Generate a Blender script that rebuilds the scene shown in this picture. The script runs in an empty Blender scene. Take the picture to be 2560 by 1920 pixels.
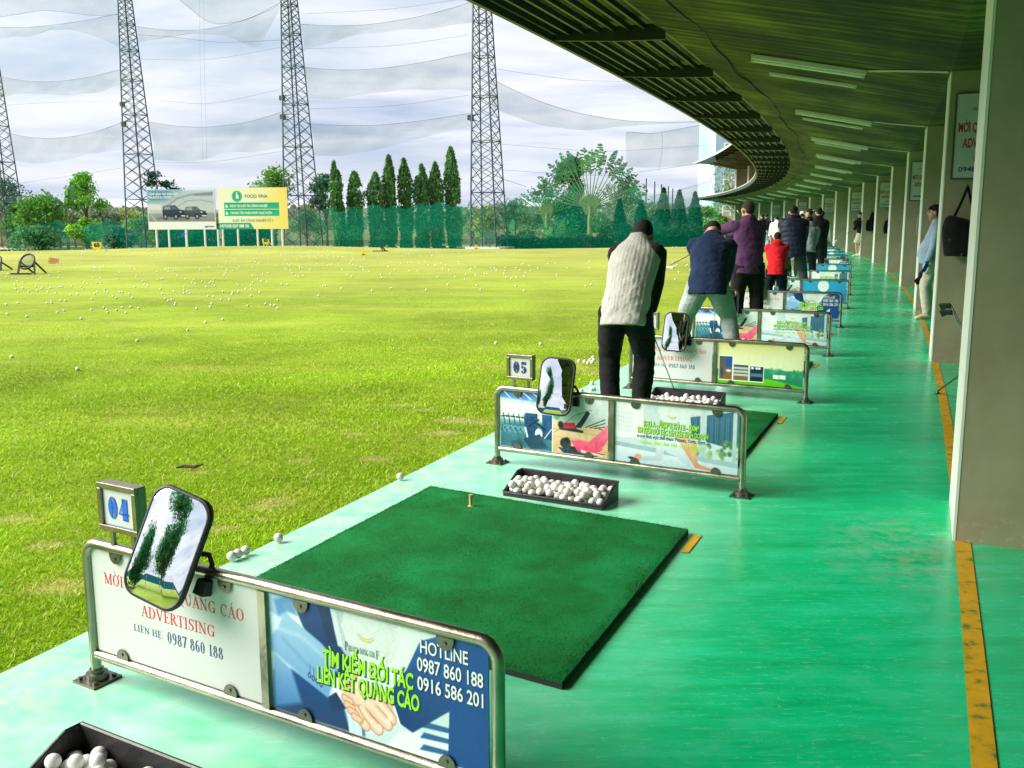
import bpy, bmesh, math, random
import numpy as np
from mathutils import Vector, Matrix
from mathutils.geometry import tessellate_polygon
random.seed(7); RNG = np.random.default_rng(7)
PI = math.pi
SC = bpy.context.scene
COL = SC.collection

# ------------------------------------------------------------------ camera model (used to survey positions on the ground)
FOC, TH, RO, HCAM = 2401.0, math.radians(9.65), math.radians(-.215), 1.45
def ray(px, py):
    X = px-1280; Y = py-960; c, s = math.cos(RO), math.sin(RO)
    u = (c*X+s*Y)/FOC; up = -(-s*X+c*Y)/FOC
    return Vector((u, math.cos(TH)+up*math.sin(TH), -math.sin(TH)+up*math.cos(TH)))
def at(px, py, D):
    d = ray(px, py); return Vector((0, 0, HCAM))+d*(D/d.y)
def gnd(px, py, z=0):
    d = ray(px, py); return Vector((0, 0, HCAM))+d*((z-HCAM)/d.z)
# the building follows an arc: s metres along the column line, n metres out towards the range
A0, RAD, HD0 = (2.016, 4.195), 255.0, math.radians(23.1)
def heading(s): return HD0-s/RAD
def arc(s, n=0.0, z=0.0):
    hd = heading(s)
    return Vector((A0[0]+RAD*(math.cos(hd)-math.cos(HD0))-n*math.cos(hd), A0[1]+RAD*(math.sin(HD0)-math.sin(hd))+n*math.sin(hd), z))
def arc_inv(x, y):
    dx = x-(A0[0]-RAD*math.cos(HD0)); dy = y-(A0[1]+RAD*math.sin(HD0))
    return (HD0-np.arctan2(-dy, dx))*RAD, RAD-np.hypot(dx, dy)
def lawn_z(x, y):
    x = np.asarray(x, float); y = np.asarray(y, float)
    return -.03-.028*np.clip(y-(50+.33*np.maximum(0, x+2)), 0, 40)+.25*np.exp(-((x+13.5)/9)**2-((y-52)/6)**2)

# ------------------------------------------------------------------ tags
def tag(o, label=None, cat=None, group=None, kind=None):
    if label: o['label'] = label
    if cat: o['category'] = cat
    if group: o['group'] = group
    if kind: o['kind'] = kind
    return o
def empty(name, loc=(0, 0, 0), rz=0.0):
    o = bpy.data.objects.new(name, None); o.location = loc; o.rotation_euler = (0, 0, rz); o.empty_display_size = .1
    COL.objects.link(o); return o
def link(name, me, parent=None, loc=(0, 0, 0), rot=(0, 0, 0)):
    o = bpy.data.objects.new(name, me); COL.objects.link(o); o.location = loc; o.rotation_euler = rot
    if parent is not None: o.parent = parent
    return o
def copy_tree(o, parent=None):
    c = o.copy(); COL.objects.link(c)
    if parent is not None: c.parent = parent
    for ch in [x for x in o.children]: copy_tree(ch, c)
    return c

# ------------------------------------------------------------------ colour and materials
def lin(c):
    c = np.asarray(c, float); return np.where(c <= .04045, c/12.92, ((c+.055)/1.055)**2.4)
def hexc(h): return tuple(float(v) for v in lin([int(h[i:i+2], 16)/255 for i in (0, 2, 4)]))
def srgb(h): return np.array([int(h[i:i+2], 16)/255 for i in (0, 2, 4)])
class NT:
    def __init__(s, name):
        s.m = bpy.data.materials.new(name); s.m.use_nodes = True; s.t = s.m.node_tree; s.b = s.t.nodes['Principled BSDF']
    def n(s, typ, **kw):
        nd = s.t.nodes.new(typ)
        for k, v in kw.items():
            if k[0] == '_': setattr(nd, k[1:], v)
            else: nd.inputs[k.replace('__', ' ')].default_value = v
        return nd
    def l(s, a, b): s.t.links.new(a, b)
    def coord(s, kind='Object', scale=(1, 1, 1)):
        tc = s.n('ShaderNodeTexCoord'); mp = s.n('ShaderNodeMapping'); mp.inputs['Scale'].default_value = scale
        s.l(tc.outputs[kind], mp.inputs['Vector']); return mp.outputs['Vector']
    def noise(s, vec, scale, detail=5, rough=.55):
        nd = s.n('ShaderNodeTexNoise', Scale=scale, Detail=detail, Roughness=rough); s.l(vec, nd.inputs['Vector']); return nd.outputs['Fac']
    def ramp(s, fac, stops):
        r = s.n('ShaderNodeValToRGB'); e = r.color_ramp.elements
        while len(e) > 1: e.remove(e[-1])
        e[0].position = stops[0][0]; e[0].color = (*stops[0][1], 1)
        for p, c in stops[1:]:
            k = e.new(p); k.color = (*c, 1)
        s.l(fac, r.inputs['Fac']); return r.outputs['Color']
    def mix(s, fac, a, b, blend='MIX'):
        m = s.n('ShaderNodeMix', _data_type='RGBA', _blend_type=blend)
        for sock, v in ((m.inputs[0], fac), (m.inputs[6], a), (m.inputs[7], b)):
            if isinstance(v, (int, float)): sock.default_value = v
            elif isinstance(v, tuple): sock.default_value = (*v, 1)
            else: s.l(v, sock)
        return m.outputs[2]
    def rng(s, v, a, b, c=0.0, d=1.0):
        m = s.n('ShaderNodeMapRange'); s.l(v, m.inputs[0])
        for i, x in enumerate((a, b, c, d)): m.inputs[1+i].default_value = x
        return m.outputs[0]
    def bump(s, h, strength=.3, dist=.01):
        b = s.n('ShaderNodeBump', Strength=strength, Distance=dist); s.l(h, b.inputs['Height']); s.l(b.outputs[0], s.b.inputs['Normal'])
    def base(s, c):
        if isinstance(c, tuple): s.b.inputs['Base Color'].default_value = (*c, 1)
        else: s.l(c, s.b.inputs['Base Color'])
    def rough(s, r):
        if isinstance(r, (int, float)): s.b.inputs['Roughness'].default_value = r
        else: s.l(r, s.b.inputs['Roughness'])
def mat(name, col, rough=.6, metal=0.0, var=.12, scale=8.0, bump=0.0, bscale=None, kind='Object', bdist=.01):
    "plain material whose colour and gloss wander a little with a noise"
    t = NT(name); v = t.coord(kind)
    f = t.noise(v, scale, 6)
    t.base(t.mix(t.rng(f, .3, .7), tuple(max(0, c*(1-var)) for c in col), tuple(min(1, c*(1+var)) for c in col)))
    t.rough(t.rng(f, .3, .7, max(0, rough-.07), min(1, rough+.07)))
    t.b.inputs['Metallic'].default_value = metal
    if bump: t.bump(t.noise(v, bscale or scale*4, 4), bump, bdist)
    return t.m

# ------------------------------------------------------------------ mesh builder
class MB:
    def __init__(s): s.v = []; s.f = []
    def add(s, vs, fs):
        k = len(s.v); s.v.extend([tuple(p) for p in vs]); s.f.extend([tuple(i+k for i in f) for f in fs])
    def box(s, c, d, R=None):
        c = Vector(c); x, y, z = [a/2 for a in d]
        p = [Vector((i*x, j*y, k*z)) for i in (-1, 1) for j in (-1, 1) for k in (-1, 1)]
        if R is not None: p = [R @ q for q in p]
        s.add([c+q for q in p], [(0, 1, 3, 2), (4, 6, 7, 5), (0, 4, 5, 1), (2, 3, 7, 6), (0, 2, 6, 4), (1, 5, 7, 3)])
    def bar(s, a, b, w, h=None, up=(0, 0, 1)):
        a = Vector(a); b = Vector(b); d = (b-a); L = d.length; d.normalize(); up = Vector(up)
        x = d.cross(up)
        if x.length < 1e-4: x = d.cross(Vector((1, 0, 0)))
        x.normalize(); y = x.cross(d); R = Matrix((x, d, y)).transposed()
        s.box((a+b)/2, (w, L, h or w), R)
    def ring_faces(s, rings, cap=True, closed=False):
        n = len(rings[0]); vs = [p for r in rings for p in r]; fs = []
        m = len(rings)
        for i in range(m if closed else m-1):
            a = i*n; b = ((i+1) % m)*n
            for j in range(n): fs.append((a+j, a+(j+1) % n, b+(j+1) % n, b+j))
        if cap and not closed:
            fs.append(tuple(range(n-1, -1, -1))); fs.append(tuple((m-1)*n+j for j in range(n)))
        s.add(vs, fs)
    def tube(s, pts, r, n=10, closed=False, cap=True, flat=1.0, ref=None):
        pts = [Vector(p) for p in pts]; m = len(pts)
        rs = r if isinstance(r, (list, tuple)) else [r]*m
        rings = []; u = None
        for i in range(m):
            if closed: t = pts[(i+1) % m]-pts[i-1]
            else: t = pts[min(i+1, m-1)]-pts[max(i-1, 0)]
            t.normalize()
            if u is None:
                u = Vector(ref) if ref else (Vector((0, 0, 1)) if abs(t.z) < .9 else Vector((1, 0, 0)))
            u = u-t*u.dot(t); u.normalize(); w = t.cross(u)
            rings.append([pts[i]+(u*math.cos(2*PI*j/n)+w*math.sin(2*PI*j/n)*flat)*rs[i] for j in range(n)])
        s.ring_faces(rings, cap, closed)
    def loft(s, rings, n=20):
        "rings: (centre, half width vector, half depth vector)"
        s.ring_faces([[Vector(c)+Vector(a)*math.cos(2*PI*j/n)+Vector(b)*math.sin(2*PI*j/n) for j in range(n)] for c, a, b in rings])
    def ball(s, c, r, nu=16, nv=10, R=None):
        c = Vector(c); rx, ry, rz = r if isinstance(r, (tuple, list)) else (r, r, r)
        vs = [Vector((0, 0, rz))]+[Vector((rx*math.sin(PI*i/nv)*math.cos(2*PI*j/nu), ry*math.sin(PI*i/nv)*math.sin(2*PI*j/nu), rz*math.cos(PI*i/nv))) for i in range(1, nv) for j in range(nu)]+[Vector((0, 0, -rz))]
        if R is not None: vs = [R @ q for q in vs]
        fs = [(0, 1+j, 1+(j+1) % nu) for j in range(nu)]
        for i in range(nv-2):
            a = 1+i*nu; b = a+nu
            fs += [(a+j, b+j, b+(j+1) % nu, a+(j+1) % nu) for j in range(nu)]
        a = 1+(nv-2)*nu; e = len(vs)-1
        fs += [(a+j, e, a+(j+1) % nu) for j in range(nu)]
        s.add([c+q for q in vs], fs)
    def poly(s, pts):  # one flat (possibly concave) polygon
        pts = [Vector(p) for p in pts]; s.add(pts, [tuple(t) for t in tessellate_polygon([pts])])
    def prism(s, outline, a, b):
        "outline: list of 3-d points lying in a plane; swept from +a to +b (vectors)"
        o = [Vector(p) for p in outline]; a = Vector(a); b = Vector(b); n = len(o)
        tri = [tuple(t) for t in tessellate_polygon([o])]
        s.add([p+a for p in o]+[p+b for p in o], tri+[tuple(i+n for i in reversed(t)) for t in tri]+[(i, (i+1) % n, (i+1) % n+n, i+n) for i in range(n)])
    def mesh(s, name, m=None, smooth=False, angle=None):
        me = bpy.data.meshes.new(name); me.from_pydata(s.v, [], s.f); me.validate(clean_customdata=False)
        bm = bmesh.new(); bm.from_mesh(me); bmesh.ops.recalc_face_normals(bm, faces=bm.faces); bm.to_mesh(me); bm.free()
        if m is not None: me.materials.append(m)
        if smooth:
            me.polygons.foreach_set('use_smooth', [True]*len(me.polygons))
            if angle: me.set_sharp_from_angle(angle=math.radians(angle))
        return me
    def build(s, name, m=None, parent=None, smooth=False, angle=None, bevel=0.0, loc=(0, 0, 0), rot=(0, 0, 0)):
        o = link(name, s.mesh(name, m, smooth, angle), parent, loc, rot)
        if bevel:
            b = o.modifiers.new('bevel', 'BEVEL'); b.width = bevel; b.segments = 2; b.limit_method = 'ANGLE'
        return o
def fast_mesh(name, verts, faces_n, m=None, attr=None, smooth=False):
    "verts (k*n,3) where every n consecutive vertices are one face; attr (nverts,3) colours"
    verts = np.asarray(verts, np.float32); nv = len(verts); nf = nv//faces_n
    me = bpy.data.meshes.new(name); me.vertices.add(nv); me.vertices.foreach_set('co', verts.ravel())
    me.loops.add(nv); me.loops.foreach_set('vertex_index', np.arange(nv, dtype=np.int32))
    me.polygons.add(nf); me.polygons.foreach_set('loop_start', np.arange(0, nv, faces_n, dtype=np.int32))
    if attr is not None: put_attr(me, 'tint', attr)
    me.update(calc_edges=True)
    if m is not None: me.materials.append(m)
    return me
def put_attr(me, name, col):
    a = me.color_attributes.new(name, 'FLOAT_COLOR', 'POINT')
    c = np.ones((len(me.vertices), 4), np.float32); c[:, :3] = col; a.data.foreach_set('color', c.ravel())
def evaluated(o, name):
    dg = bpy.context.evaluated_depsgraph_get(); me = bpy.data.meshes.new_from_object(o.evaluated_get(dg)); me.name = name; return me
def remeshed(mb, name, voxel, m, smooth_it=4):
    "one continuous skin round all the overlapping shapes of mb"
    o = link('tmp', mb.mesh('tmp'))
    r = o.modifiers.new('r', 'REMESH'); r.mode = 'VOXEL'; r.voxel_size = voxel
    sm = o.modifiers.new('s', 'SMOOTH'); sm.factor = .5; sm.iterations = smooth_it
    me = evaluated(o, name); old = o.data; bpy.data.objects.remove(o); bpy.data.meshes.remove(old)
    me.materials.clear(); me.materials.append(m)
    me.polygons.foreach_set('use_smooth', [True]*len(me.polygons)); return me
def coords(me):
    a = np.empty(len(me.vertices)*3, np.float32); me.vertices.foreach_get('co', a); return a.reshape(-1, 3)
def normals(me):
    a = np.empty(len(me.vertices)*3, np.float32); me.vertex_normals.foreach_get('vector', a); return a.reshape(-1, 3)
def vnoise(x, y, seed=0):
    x = np.asarray(x, float)+seed*17.3; y = np.asarray(y, float)+seed*9.7
    xi = np.floor(x).astype(np.int64); yi = np.floor(y).astype(np.int64); fx = x-xi; fy = y-yi
    fx = fx*fx*(3-2*fx); fy = fy*fy*(3-2*fy)
    def h(a, b):
        k = (a*374761393+b*668265263+seed*1442695) & 0x7fffffff; k = ((k ^ (k >> 13))*1274126177) & 0x7fffffff
        return ((k ^ (k >> 16)) & 0xffff)/65535.0
    return (h(xi, yi)*(1-fx)+h(xi+1, yi)*fx)*(1-fy)+(h(xi, yi+1)*(1-fx)+h(xi+1, yi+1)*fx)*fy
def fbm(x, y, seed=0, oct=4):
    r = 0; a = .5; t = 0
    for i in range(oct):
        r = r+a*vnoise(np.asarray(x)*2**i, np.asarray(y)*2**i, seed+i); t += a; a *= .5
    return r/t

# ------------------------------------------------------------------ lettering
_tc = {}
_horn = ('r', [(-.09, .60), (-.01, .56), (.06, .66), (.07, .80), (-.03, .80), (-.04, .70)]); _grave = ('m', [(-.18, .95), (-.05, .78), (.04, .78), (-.07, .95)])
_acute2 = ('m', [(.04, .97), (.13, 1.12), (.22, 1.12), (.11, .97)]); _dot = ('m', [(-.05, -.20), (.05, -.20), (.05, -.10), (-.05, -.10)])
COMP = {'Ờ': ('O', (_horn, _grave)), 'Ơ': ('O', (_horn,)), 'Đ': ('D', (('l', [(-.08, .31), (.30, .31), (.30, .40), (-.08, .40)]),)), 'Ố': ('Ô', (_acute2,)), 'Ấ': ('Â', (_acute2,)), 'Ự': ('U', (_horn, _dot))}
def sans(text, offset=0.0):
    "flat lettering in Blender's own face: (vertices in em units, faces, width)"
    k = (text, offset)
    if k not in _tc and any(c in text for c in COMP):      # letters Blender's face lacks are built on its own plain ones
        a = sans(''.join(COMP[c][0] if c in COMP else c for c in text), offset); V = [tuple(p) for p in a[0]]; F = list(a[1]); plain = ''
        for c in text:
            b = COMP[c][0] if c in COMP else c; plain += b
            if c not in COMP: continue
            r = sans(plain, offset); w0 = sans(b, offset)[2]; x1 = r[3]+r[2]; m = x1-w0/2
            for part in COMP[c][1]:
                q = [((x1 if part[0] == 'r' else x1-w0 if part[0] == 'l' else m)+x, y) for x, y in part[1]]; g = offset*.6
                cx = sum(x for x, y in q)/len(q); cy = sum(y for x, y in q)/len(q); q = [(x+math.copysign(g, x-cx), y+math.copysign(g, y-cy)) for x, y in q]
                F.append(tuple(range(len(V), len(V)+len(q)))); V += [(x, y, 0) for x, y in q]
        _tc[k] = (np.array(V, np.float32), F, a[2], a[3])
    if k not in _tc:
        c = bpy.data.curves.new('t', 'FONT'); c.body = text; c.offset = offset; c.resolution_u = 3
        o = link('t', c); me = evaluated(o, 't'); v = coords(me).copy(); f = [tuple(p.vertices) for p in me.polygons]
        bpy.data.objects.remove(o); bpy.data.curves.remove(c); bpy.data.meshes.remove(me)
        _tc[k] = (v, f, float(v[:, 0].max()-v[:, 0].min()), float(v[:, 0].min()))
    return _tc[k]
# serif capitals and figures drawn stroke by stroke (thick stems, thin bars, serifs); cap height 1
def serif_glyphs(T, t):
    S = lambda x, y, w=.17: ('b', x-w, y-(t if y > .5 else 0), x+w, y+(0 if y > .5 else t))
    stem = lambda x, y0=0, y1=1: ('b', x-T/2, y0, x+T/2, y1)
    thin = lambda x, y0=0, y1=1: ('b', x-t/2, y0, x+t/2, y1)
    hb = lambda x0, x1, y: ('b', x0, y-t/2, x1, y+t/2)
    g = {}
    g['I'] = (.42, [stem(.21), S(.21, 0), S(.21, 1)])
    g['L'] = (.68, [stem(.22), S(.22, 0), S(.22, 1), hb(.22, .62, t/2), ('d', .56, .03, .64, .28, t)])
    g['E'] = (.70, [stem(.22), S(.2, 0), S(.2, 1), hb(.22, .6, t/2), hb(.22, .6, 1-t/2), hb(.22, .48, .52), ('d', .58, .02, .63, .26, t), ('d', .59, .98, .6, .78, t), ('b', .46, .42, .46+t, .62)])
    g['F'] = (.66, [stem(.22), S(.22, 0), S(.2, 1), hb(.22, .6, 1-t/2), hb(.22, .48, .52), ('d', .59, .98, .6, .75, t), ('b', .46, .42, .46+t, .62)])
    g['H'] = (.86, [stem(.2), stem(.66), S(.2, 0), S(.2, 1), S(.66, 0), S(.66, 1), hb(.2, .66, .52)])
    g['T'] = (.72, [stem(.36), S(.36, 0), hb(.04, .68, 1-t/2), ('d', .05, .99, .03, .74, t), ('d', .67, .99, .69, .74, t)])
    g['N'] = (.86, [thin(.17), thin(.69), ('d', .17, .98, .68, .04, T), S(.17, 0, .14), S(.69, 1, .14), S(.1, 1, .1)])
    g['M'] = (1.02, [thin(.17), stem(.83), ('d', .17, .98, .5, .03, T), ('d', .5, .03, .82, .98, t), S(.17, 0, .14), S(.83, 0), S(.1, 1, .12), S(.9, 1, .1)])
    g['K'] = (.84, [stem(.2), S(.2, 0), S(.2, 1), ('d', .24, .42, .66, .97, t), ('d', .38, .6, .72, .03, T), S(.68, 1, .13), S(.73, 0, .13)])
    g['A'] = (.80, [('d', .12, .03, .39, .98, t), ('d', .39, 1, .66, .03, T), hb(.2, .56, .34), S(.12, 0, .12), S(.66, 0, .14)])
    g['V'] = (.80, [('d', .13, .97, .41, .02, T), ('d', .41, .02, .67, .97, t), S(.13, 1, .14), S(.67, 1, .12)])
    g['U'] = (.84, [('b', .2-T/2, .3, .2+T/2, 1), ('b', .66-t/2, .3, .66+t/2, 1), ('a', .43, .32, .235, .32, 180, 360), S(.2, 1), S(.66, 1, .13)])
    g['O'] = (.90, [('a', .44, .5, .37, .51, 0, 360)])
    g['Q'] = (.90, [('a', .44, .5, .37, .51, 0, 360), ('d', .42, .08, .78, -.2, T*.8)])
    g['C'] = (.84, [('a', .45, .5, .37, .51, 48, 312), ('b', .7, .68, .7+t, 1)])
    g['G'] = (.88, [('a', .45, .5, .37, .51, 48, 325), ('b', .7, .68, .7+t, 1), ('b', .68-T/2, .04, .68+T/2, .42), S(.68, .42, .15)])
    g['D'] = (.88, [stem(.2), S(.17, 0, .15), S(.17, 1, .15), ('a', .36, .5, .42, .5, -90, 90), hb(.2, .4, t/2), hb(.2, .4, 1-t/2)])
    g['P'] = (.70, [stem(.2), S(.2, 0), S(.17, 1, .15), ('a', .34, .73, .28, .27, -90, 90), hb(.2, .36, 1-t/2), hb(.2, .36, .46+t/2)])
    g['R'] = (.82, [stem(.2), S(.2, 0), S(.17, 1, .15), ('a', .34, .74, .27, .26, -90, 90), hb(.2, .36, 1-t/2), hb(.2, .38, .48+t/2), ('d', .4, .5, .7, .03, T), S(.72, 0, .12)])
    g['S'] = (.66, [('a', .34, .74, .25, .26, 40, 250), ('a', .32, .27, .27, .28, -115, 110), ('d', .2, .64, .48, .4, T), ('b', .54, .7, .54+t, 1), ('b', .07, 0, .07+t, .3)])
    g['0'] = (.66, [('a', .32, .5, .26, .51, 0, 360)])
    g['1'] = (.56, [stem(.3), S(.3, 0, .18), ('d', .12, .86, .3, .98, t)])
    g['2'] = (.64, [('a', .31, .73, .24, .28, -20, 165), ('d', .5, .62, .1, .06, T*.7), ('b', .08, 0, .56, T*.75)])
    g['3'] = (.64, [('a', .3, .75, .22, .26, -80, 160), ('a', .28, .28, .28, .29, -160, 85)])
    g['4'] = (.66, [('b', .4-T/2, 0, .4+T/2, 1), ('d', .38, .98, .06, .3, t*1.3), ('b', .04, .25, .62, .25+t*1.6), S(.4, 0, .15)])
    g['5'] = (.64, [('a', .29, .3, .27, .31, -150, 140), ('b', .12, .52, .12+t*1.3, 1), ('b', .12, 1-T*.8, .52, 1)])
    g['6'] = (.66, [('a', .33, .3, .26, .31, 0, 360), ('a', .42, .5, .36, .51, 75, 190)])
    g['7'] = (.62, [('b', .06, 1-T*.7, .58, 1), ('d', .54, .96, .24, 0, T), ('b', .06, .74, .06+t, 1)])
    g['8'] = (.66, [('a', .32, .74, .22, .26, 0, 360), ('a', .32, .26, .27, .28, 0, 360)])
    g['9'] = (.66, [('a', .32, .7, .26, .31, 0, 360), ('a', .23, .5, .36, .51, -105, 10)])
    g[':'] = (.3, [('b', .1, .05, .2, .17), ('b', .1, .5, .2, .62)]); g['.'] = (.3, [('b', .1, 0, .2, .12)])
    g['&'] = (.8, [('a', .32, .75, .18, .24, 0, 360), ('a', .32, .27, .27, .28, 30, 330), ('d', .2, .62, .7, .04, T)])
    g[' '] = (.38, [])
    return g
def serif(text, T=.15, t=.055):
    g = serif_glyphs(T, t); V = []; F = []; x = 0.0
    base = {'Ờ': 'O`+', 'Ê': 'E^', 'Ế': "E^'", 'Ả': 'A?', 'Á': "A'", 'Ệ': 'E^.', 'Ơ': 'O+', 'Ư': 'U+'}
    def quad(a, b, c, d):
        k = len(V); V.extend([a, b, c, d]); F.append((k, k+1, k+2, k+3))
    def stroke(op, x, y=0.0, sc=1.0):
        if op[0] == 'b':
            _, x0, y0, x1, y1 = op; quad((x+x0, y+y0), (x+x1, y+y0), (x+x1, y+y1), (x+x0, y+y1))
        elif op[0] == 'd':
            _, x0, y0, x1, y1, w = op; k = w/2*math.hypot(x1-x0, y1-y0)/max(.3, abs(y1-y0))
            quad((x+x0-k, y0+y), (x+x0+k, y0+y), (x+x1+k, y1+y), (x+x1-k, y1+y))
        else:
            _, cx, cy, rx, ry, a0, a1 = op; n = max(6, int(abs(a1-a0)/12)); p = []
            for i in range(n+1):
                a = math.radians(a0+(a1-a0)*i/n); w = t+(T*1.08-t)*abs(math.cos(a))**1.3
                p.append(((x+cx+(rx)*math.cos(a), y+cy+ry*math.sin(a)), (x+cx+(rx-w)*math.cos(a), y+cy+(ry-w)*math.sin(a))))
            for i in range(n): quad(p[i][0], p[i+1][0], p[i+1][1], p[i][1])
    for ch in text:
        seq = base.get(ch, ch); adv, ops = g[seq[0]]
        for op in ops: stroke(op, x)
        c = x+adv/2-.03
        for d in seq[1:]:
            if d == '^':
                stroke(('d', -.15, 1.1, 0, 1.26, .07), c); stroke(('d', 0, 1.26, .15, 1.1, .07), c)
            if d == "'": stroke(('d', .0, 1.1 if '^' not in seq else 1.3, .14, 1.32 if '^' not in seq else 1.5, .1), c)
            if d == '`': stroke(('d', -.14, 1.32, 0, 1.1, .1), c)
            if d == '?':
                stroke(('a', 0, 1.3, .1, .1, -80, 180), c); stroke(('b', -.02, 1.08, .04, 1.18), c)
            if d == '.': stroke(('b', -.06, -.26, .06, -.14), c)
            if d == '+': stroke(('d', .3, .86, .42, 1.1, .1), c)
        x += adv
    V = np.array([(a, b, 0) for a, b in V], np.float32); return V, F, x, 0.0
def place_text(mb, glyphs, x, z, h, y, width=None, align='l', cap=1.0, xs=1.0, slant=0.0, off=(0, 0)):
    "lettering set in the x-z plane of a board that faces -y; h = cap height in metres"
    v, f, w, x0 = glyphs; k = h/cap; kx = k*xs if width is None else width/w
    W = w*kx; sx = x-(W if align == 'r' else W/2 if align == 'c' else 0)
    mb.add([(sx+(p[0]-x0)*kx+slant*p[1]*k+off[0], y, z+p[1]*k+off[1]) for p in v], f)

# ------------------------------------------------------------------ printed pictures: a fine grid of coloured points
class Art:
    def __init__(s, W, H, n=200):
        n = int(n*1.75); s.W, s.H = W, H; s.nx = n; s.ny = max(8, int(n*H/W))
        s.X, s.Y = np.meshgrid(np.linspace(0, 1, s.nx), np.linspace(0, 1, s.ny)); s.asp = W/H  # Y grows downwards
        s.C = np.ones((s.ny, s.nx, 3))
    def over(s, a, c): a = np.clip(a, 0, 1)[..., None]; s.C = s.C*(1-a)+np.asarray(c)*a
    def grad(s, c0, c1, axis='y'):
        t = (s.Y if axis == 'y' else s.X)[..., None]; s.C = srgb(c0)*(1-t)+srgb(c1)*t
    def sdf(s, pts):
        px = s.X*s.asp; py = s.Y; d = np.full(px.shape, 1e9); ins = np.zeros(px.shape, bool)
        P = [(x*s.asp, y) for x, y in pts]
        for i in range(len(P)):
            (ax, ay), (bx, by) = P[i-1], P[i]; ex, ey = bx-ax, by-ay
            t = np.clip(((px-ax)*ex+(py-ay)*ey)/max(1e-9, ex*ex+ey*ey), 0, 1)
            d = np.minimum(d, np.hypot(px-ax-t*ex, py-ay-t*ey))
            if abs(by-ay) > 1e-9:
                c = ((ay > py) != (by > py)) & (px < ex*(py-ay)/(by-ay)+ax); ins ^= c
        return np.where(ins, -d, d)
    def poly(s, pts, col, soft=.008, alpha=1.0, col2=None, axis='y'):
        soft = soft*.5 if soft < .05 else soft; a = np.clip(.5-s.sdf(pts)/(2*soft), 0, 1)*alpha; c = srgb(col)
        if col2:
            xs = [p[0] for p in pts]; ys = [p[1] for p in pts]
            t = (s.Y-min(ys))/(max(ys)-min(ys)+1e-9) if axis == 'y' else (s.X-min(xs))/(max(xs)-min(xs)+1e-9)
            t = np.clip(t, 0, 1)[..., None]; c = c*(1-t)+srgb(col2)*t
        s.over(a, c)
    def ell(s, cx, cy, rx, ry, col, soft=.01, alpha=1.0, ring=None):
        "rx, ry in units of the height"
        r = np.hypot((s.X-cx)*s.asp/rx, (s.Y-cy)/ry); k = min(rx, ry)
        a = np.clip(.5-(r-1)*k/(2*soft), 0, 1)
        if ring: a = a*np.clip(.5+(r-1+ring/k)*k/(2*soft), 0, 1)
        s.over(a*alpha, srgb(col))
    def line(s, pts, w, col, soft=.006, alpha=1.0):
        px = s.X*s.asp; py = s.Y; d = np.full(px.shape, 1e9)
        for (ax, ay), (bx, by) in zip(pts[:-1], pts[1:]):
            ax *= s.asp; bx *= s.asp; ex, ey = bx-ax, by-ay
            t = np.clip(((px-ax)*ex+(py-ay)*ey)/max(1e-9, ex*ex+ey*ey), 0, 1); d = np.minimum(d, np.hypot(px-ax-t*ex, py-ay-t*ey))
        s.over(np.clip(.5-(d-w/2)/(2*soft), 0, 1)*alpha, srgb(col))
    def grain(s, amt, scale=20, seed=1):
        n = fbm(s.X*s.asp*scale, s.Y*scale, seed)-.5; s.C = np.clip(s.C+amt*n[..., None], 0, 1)
    def mesh(s, name, m):
        P = np.stack([s.X*s.W, np.zeros_like(s.X), (1-s.Y)*s.H], -1).reshape(-1, 3)
        idx = np.arange(s.nx*s.ny).reshape(s.ny, s.nx)
        q = np.stack([idx[1:, :-1], idx[1:, 1:], idx[:-1, 1:], idx[:-1, :-1]], -1).reshape(-1, 4)
        me = bpy.data.meshes.new(name); me.vertices.add(len(P)); me.vertices.foreach_set('co', P.astype(np.float32).ravel())
        me.loops.add(q.size); me.loops.foreach_set('vertex_index', q.astype(np.int32).ravel())
        me.polygons.add(len(q)); me.polygons.foreach_set('loop_start', np.arange(0, q.size, 4, dtype=np.int32)); me.update(calc_edges=True)
        put_attr(me, 'tint', lin(np.clip(s.C, 0, 1).reshape(-1, 3))); me.materials.append(m); return me

# ------------------------------------------------------------------ materials
def tint_mat(name, rough=.6, spec=.3, bump=0, bscale=60, mul=(1, 1, 1), var=0.0, trans=0.0):
    t = NT(name); a = t.n('ShaderNodeAttribute', _attribute_name='tint')
    c = t.mix(1.0, a.outputs['Color'], mul, 'MULTIPLY')
    if var:
        f = t.noise(t.coord('Object'), bscale*.2, 4); c = t.mix(t.rng(f, .3, .7, 0, var), c, (.5*mul[0], .5*mul[1], .5*mul[2]), 'MULTIPLY')
    t.base(c); t.rough(rough); t.b.inputs['Specular IOR Level'].default_value = spec
    if trans:
        tr = t.n('ShaderNodeBsdfTranslucent'); t.l(c, tr.inputs['Color']); mx = t.n('ShaderNodeMixShader', Fac=trans)
        t.l(t.b.outputs[0], mx.inputs[1]); t.l(tr.outputs[0], mx.inputs[2]); t.l(mx.outputs[0], t.t.nodes['Material Output'].inputs['Surface'])
    if bump: t.bump(t.noise(t.coord('Object'), bscale, 4), bump, .01)
    return t.m
M = {}
M['print'] = tint_mat('printed_sheet', .38, .4)
M['leaf'] = tint_mat('leaves', .5, .3, trans=.42)
M['grassblade'] = tint_mat('grass_blades', .55, .25, trans=.3)
M['steel'] = mat('stainless_steel', (.36, .325, .25), .34, 1.0, .22, 9, .12, 60)
M['darksteel'] = mat('tarnished_steel', (.16, .15, .12), .38, .9, .25, 20, .1)
M['boardback'] = mat('white_board', (.60, .61, .60), .4, 0, .04, 5)
M['whiteink'] = mat('white_ink', (.85, .87, .88), .45, 0, .02)
M['redink'] = mat('red_ink', (.62, .02, .05), .45, 0, .06, 30)
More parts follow.
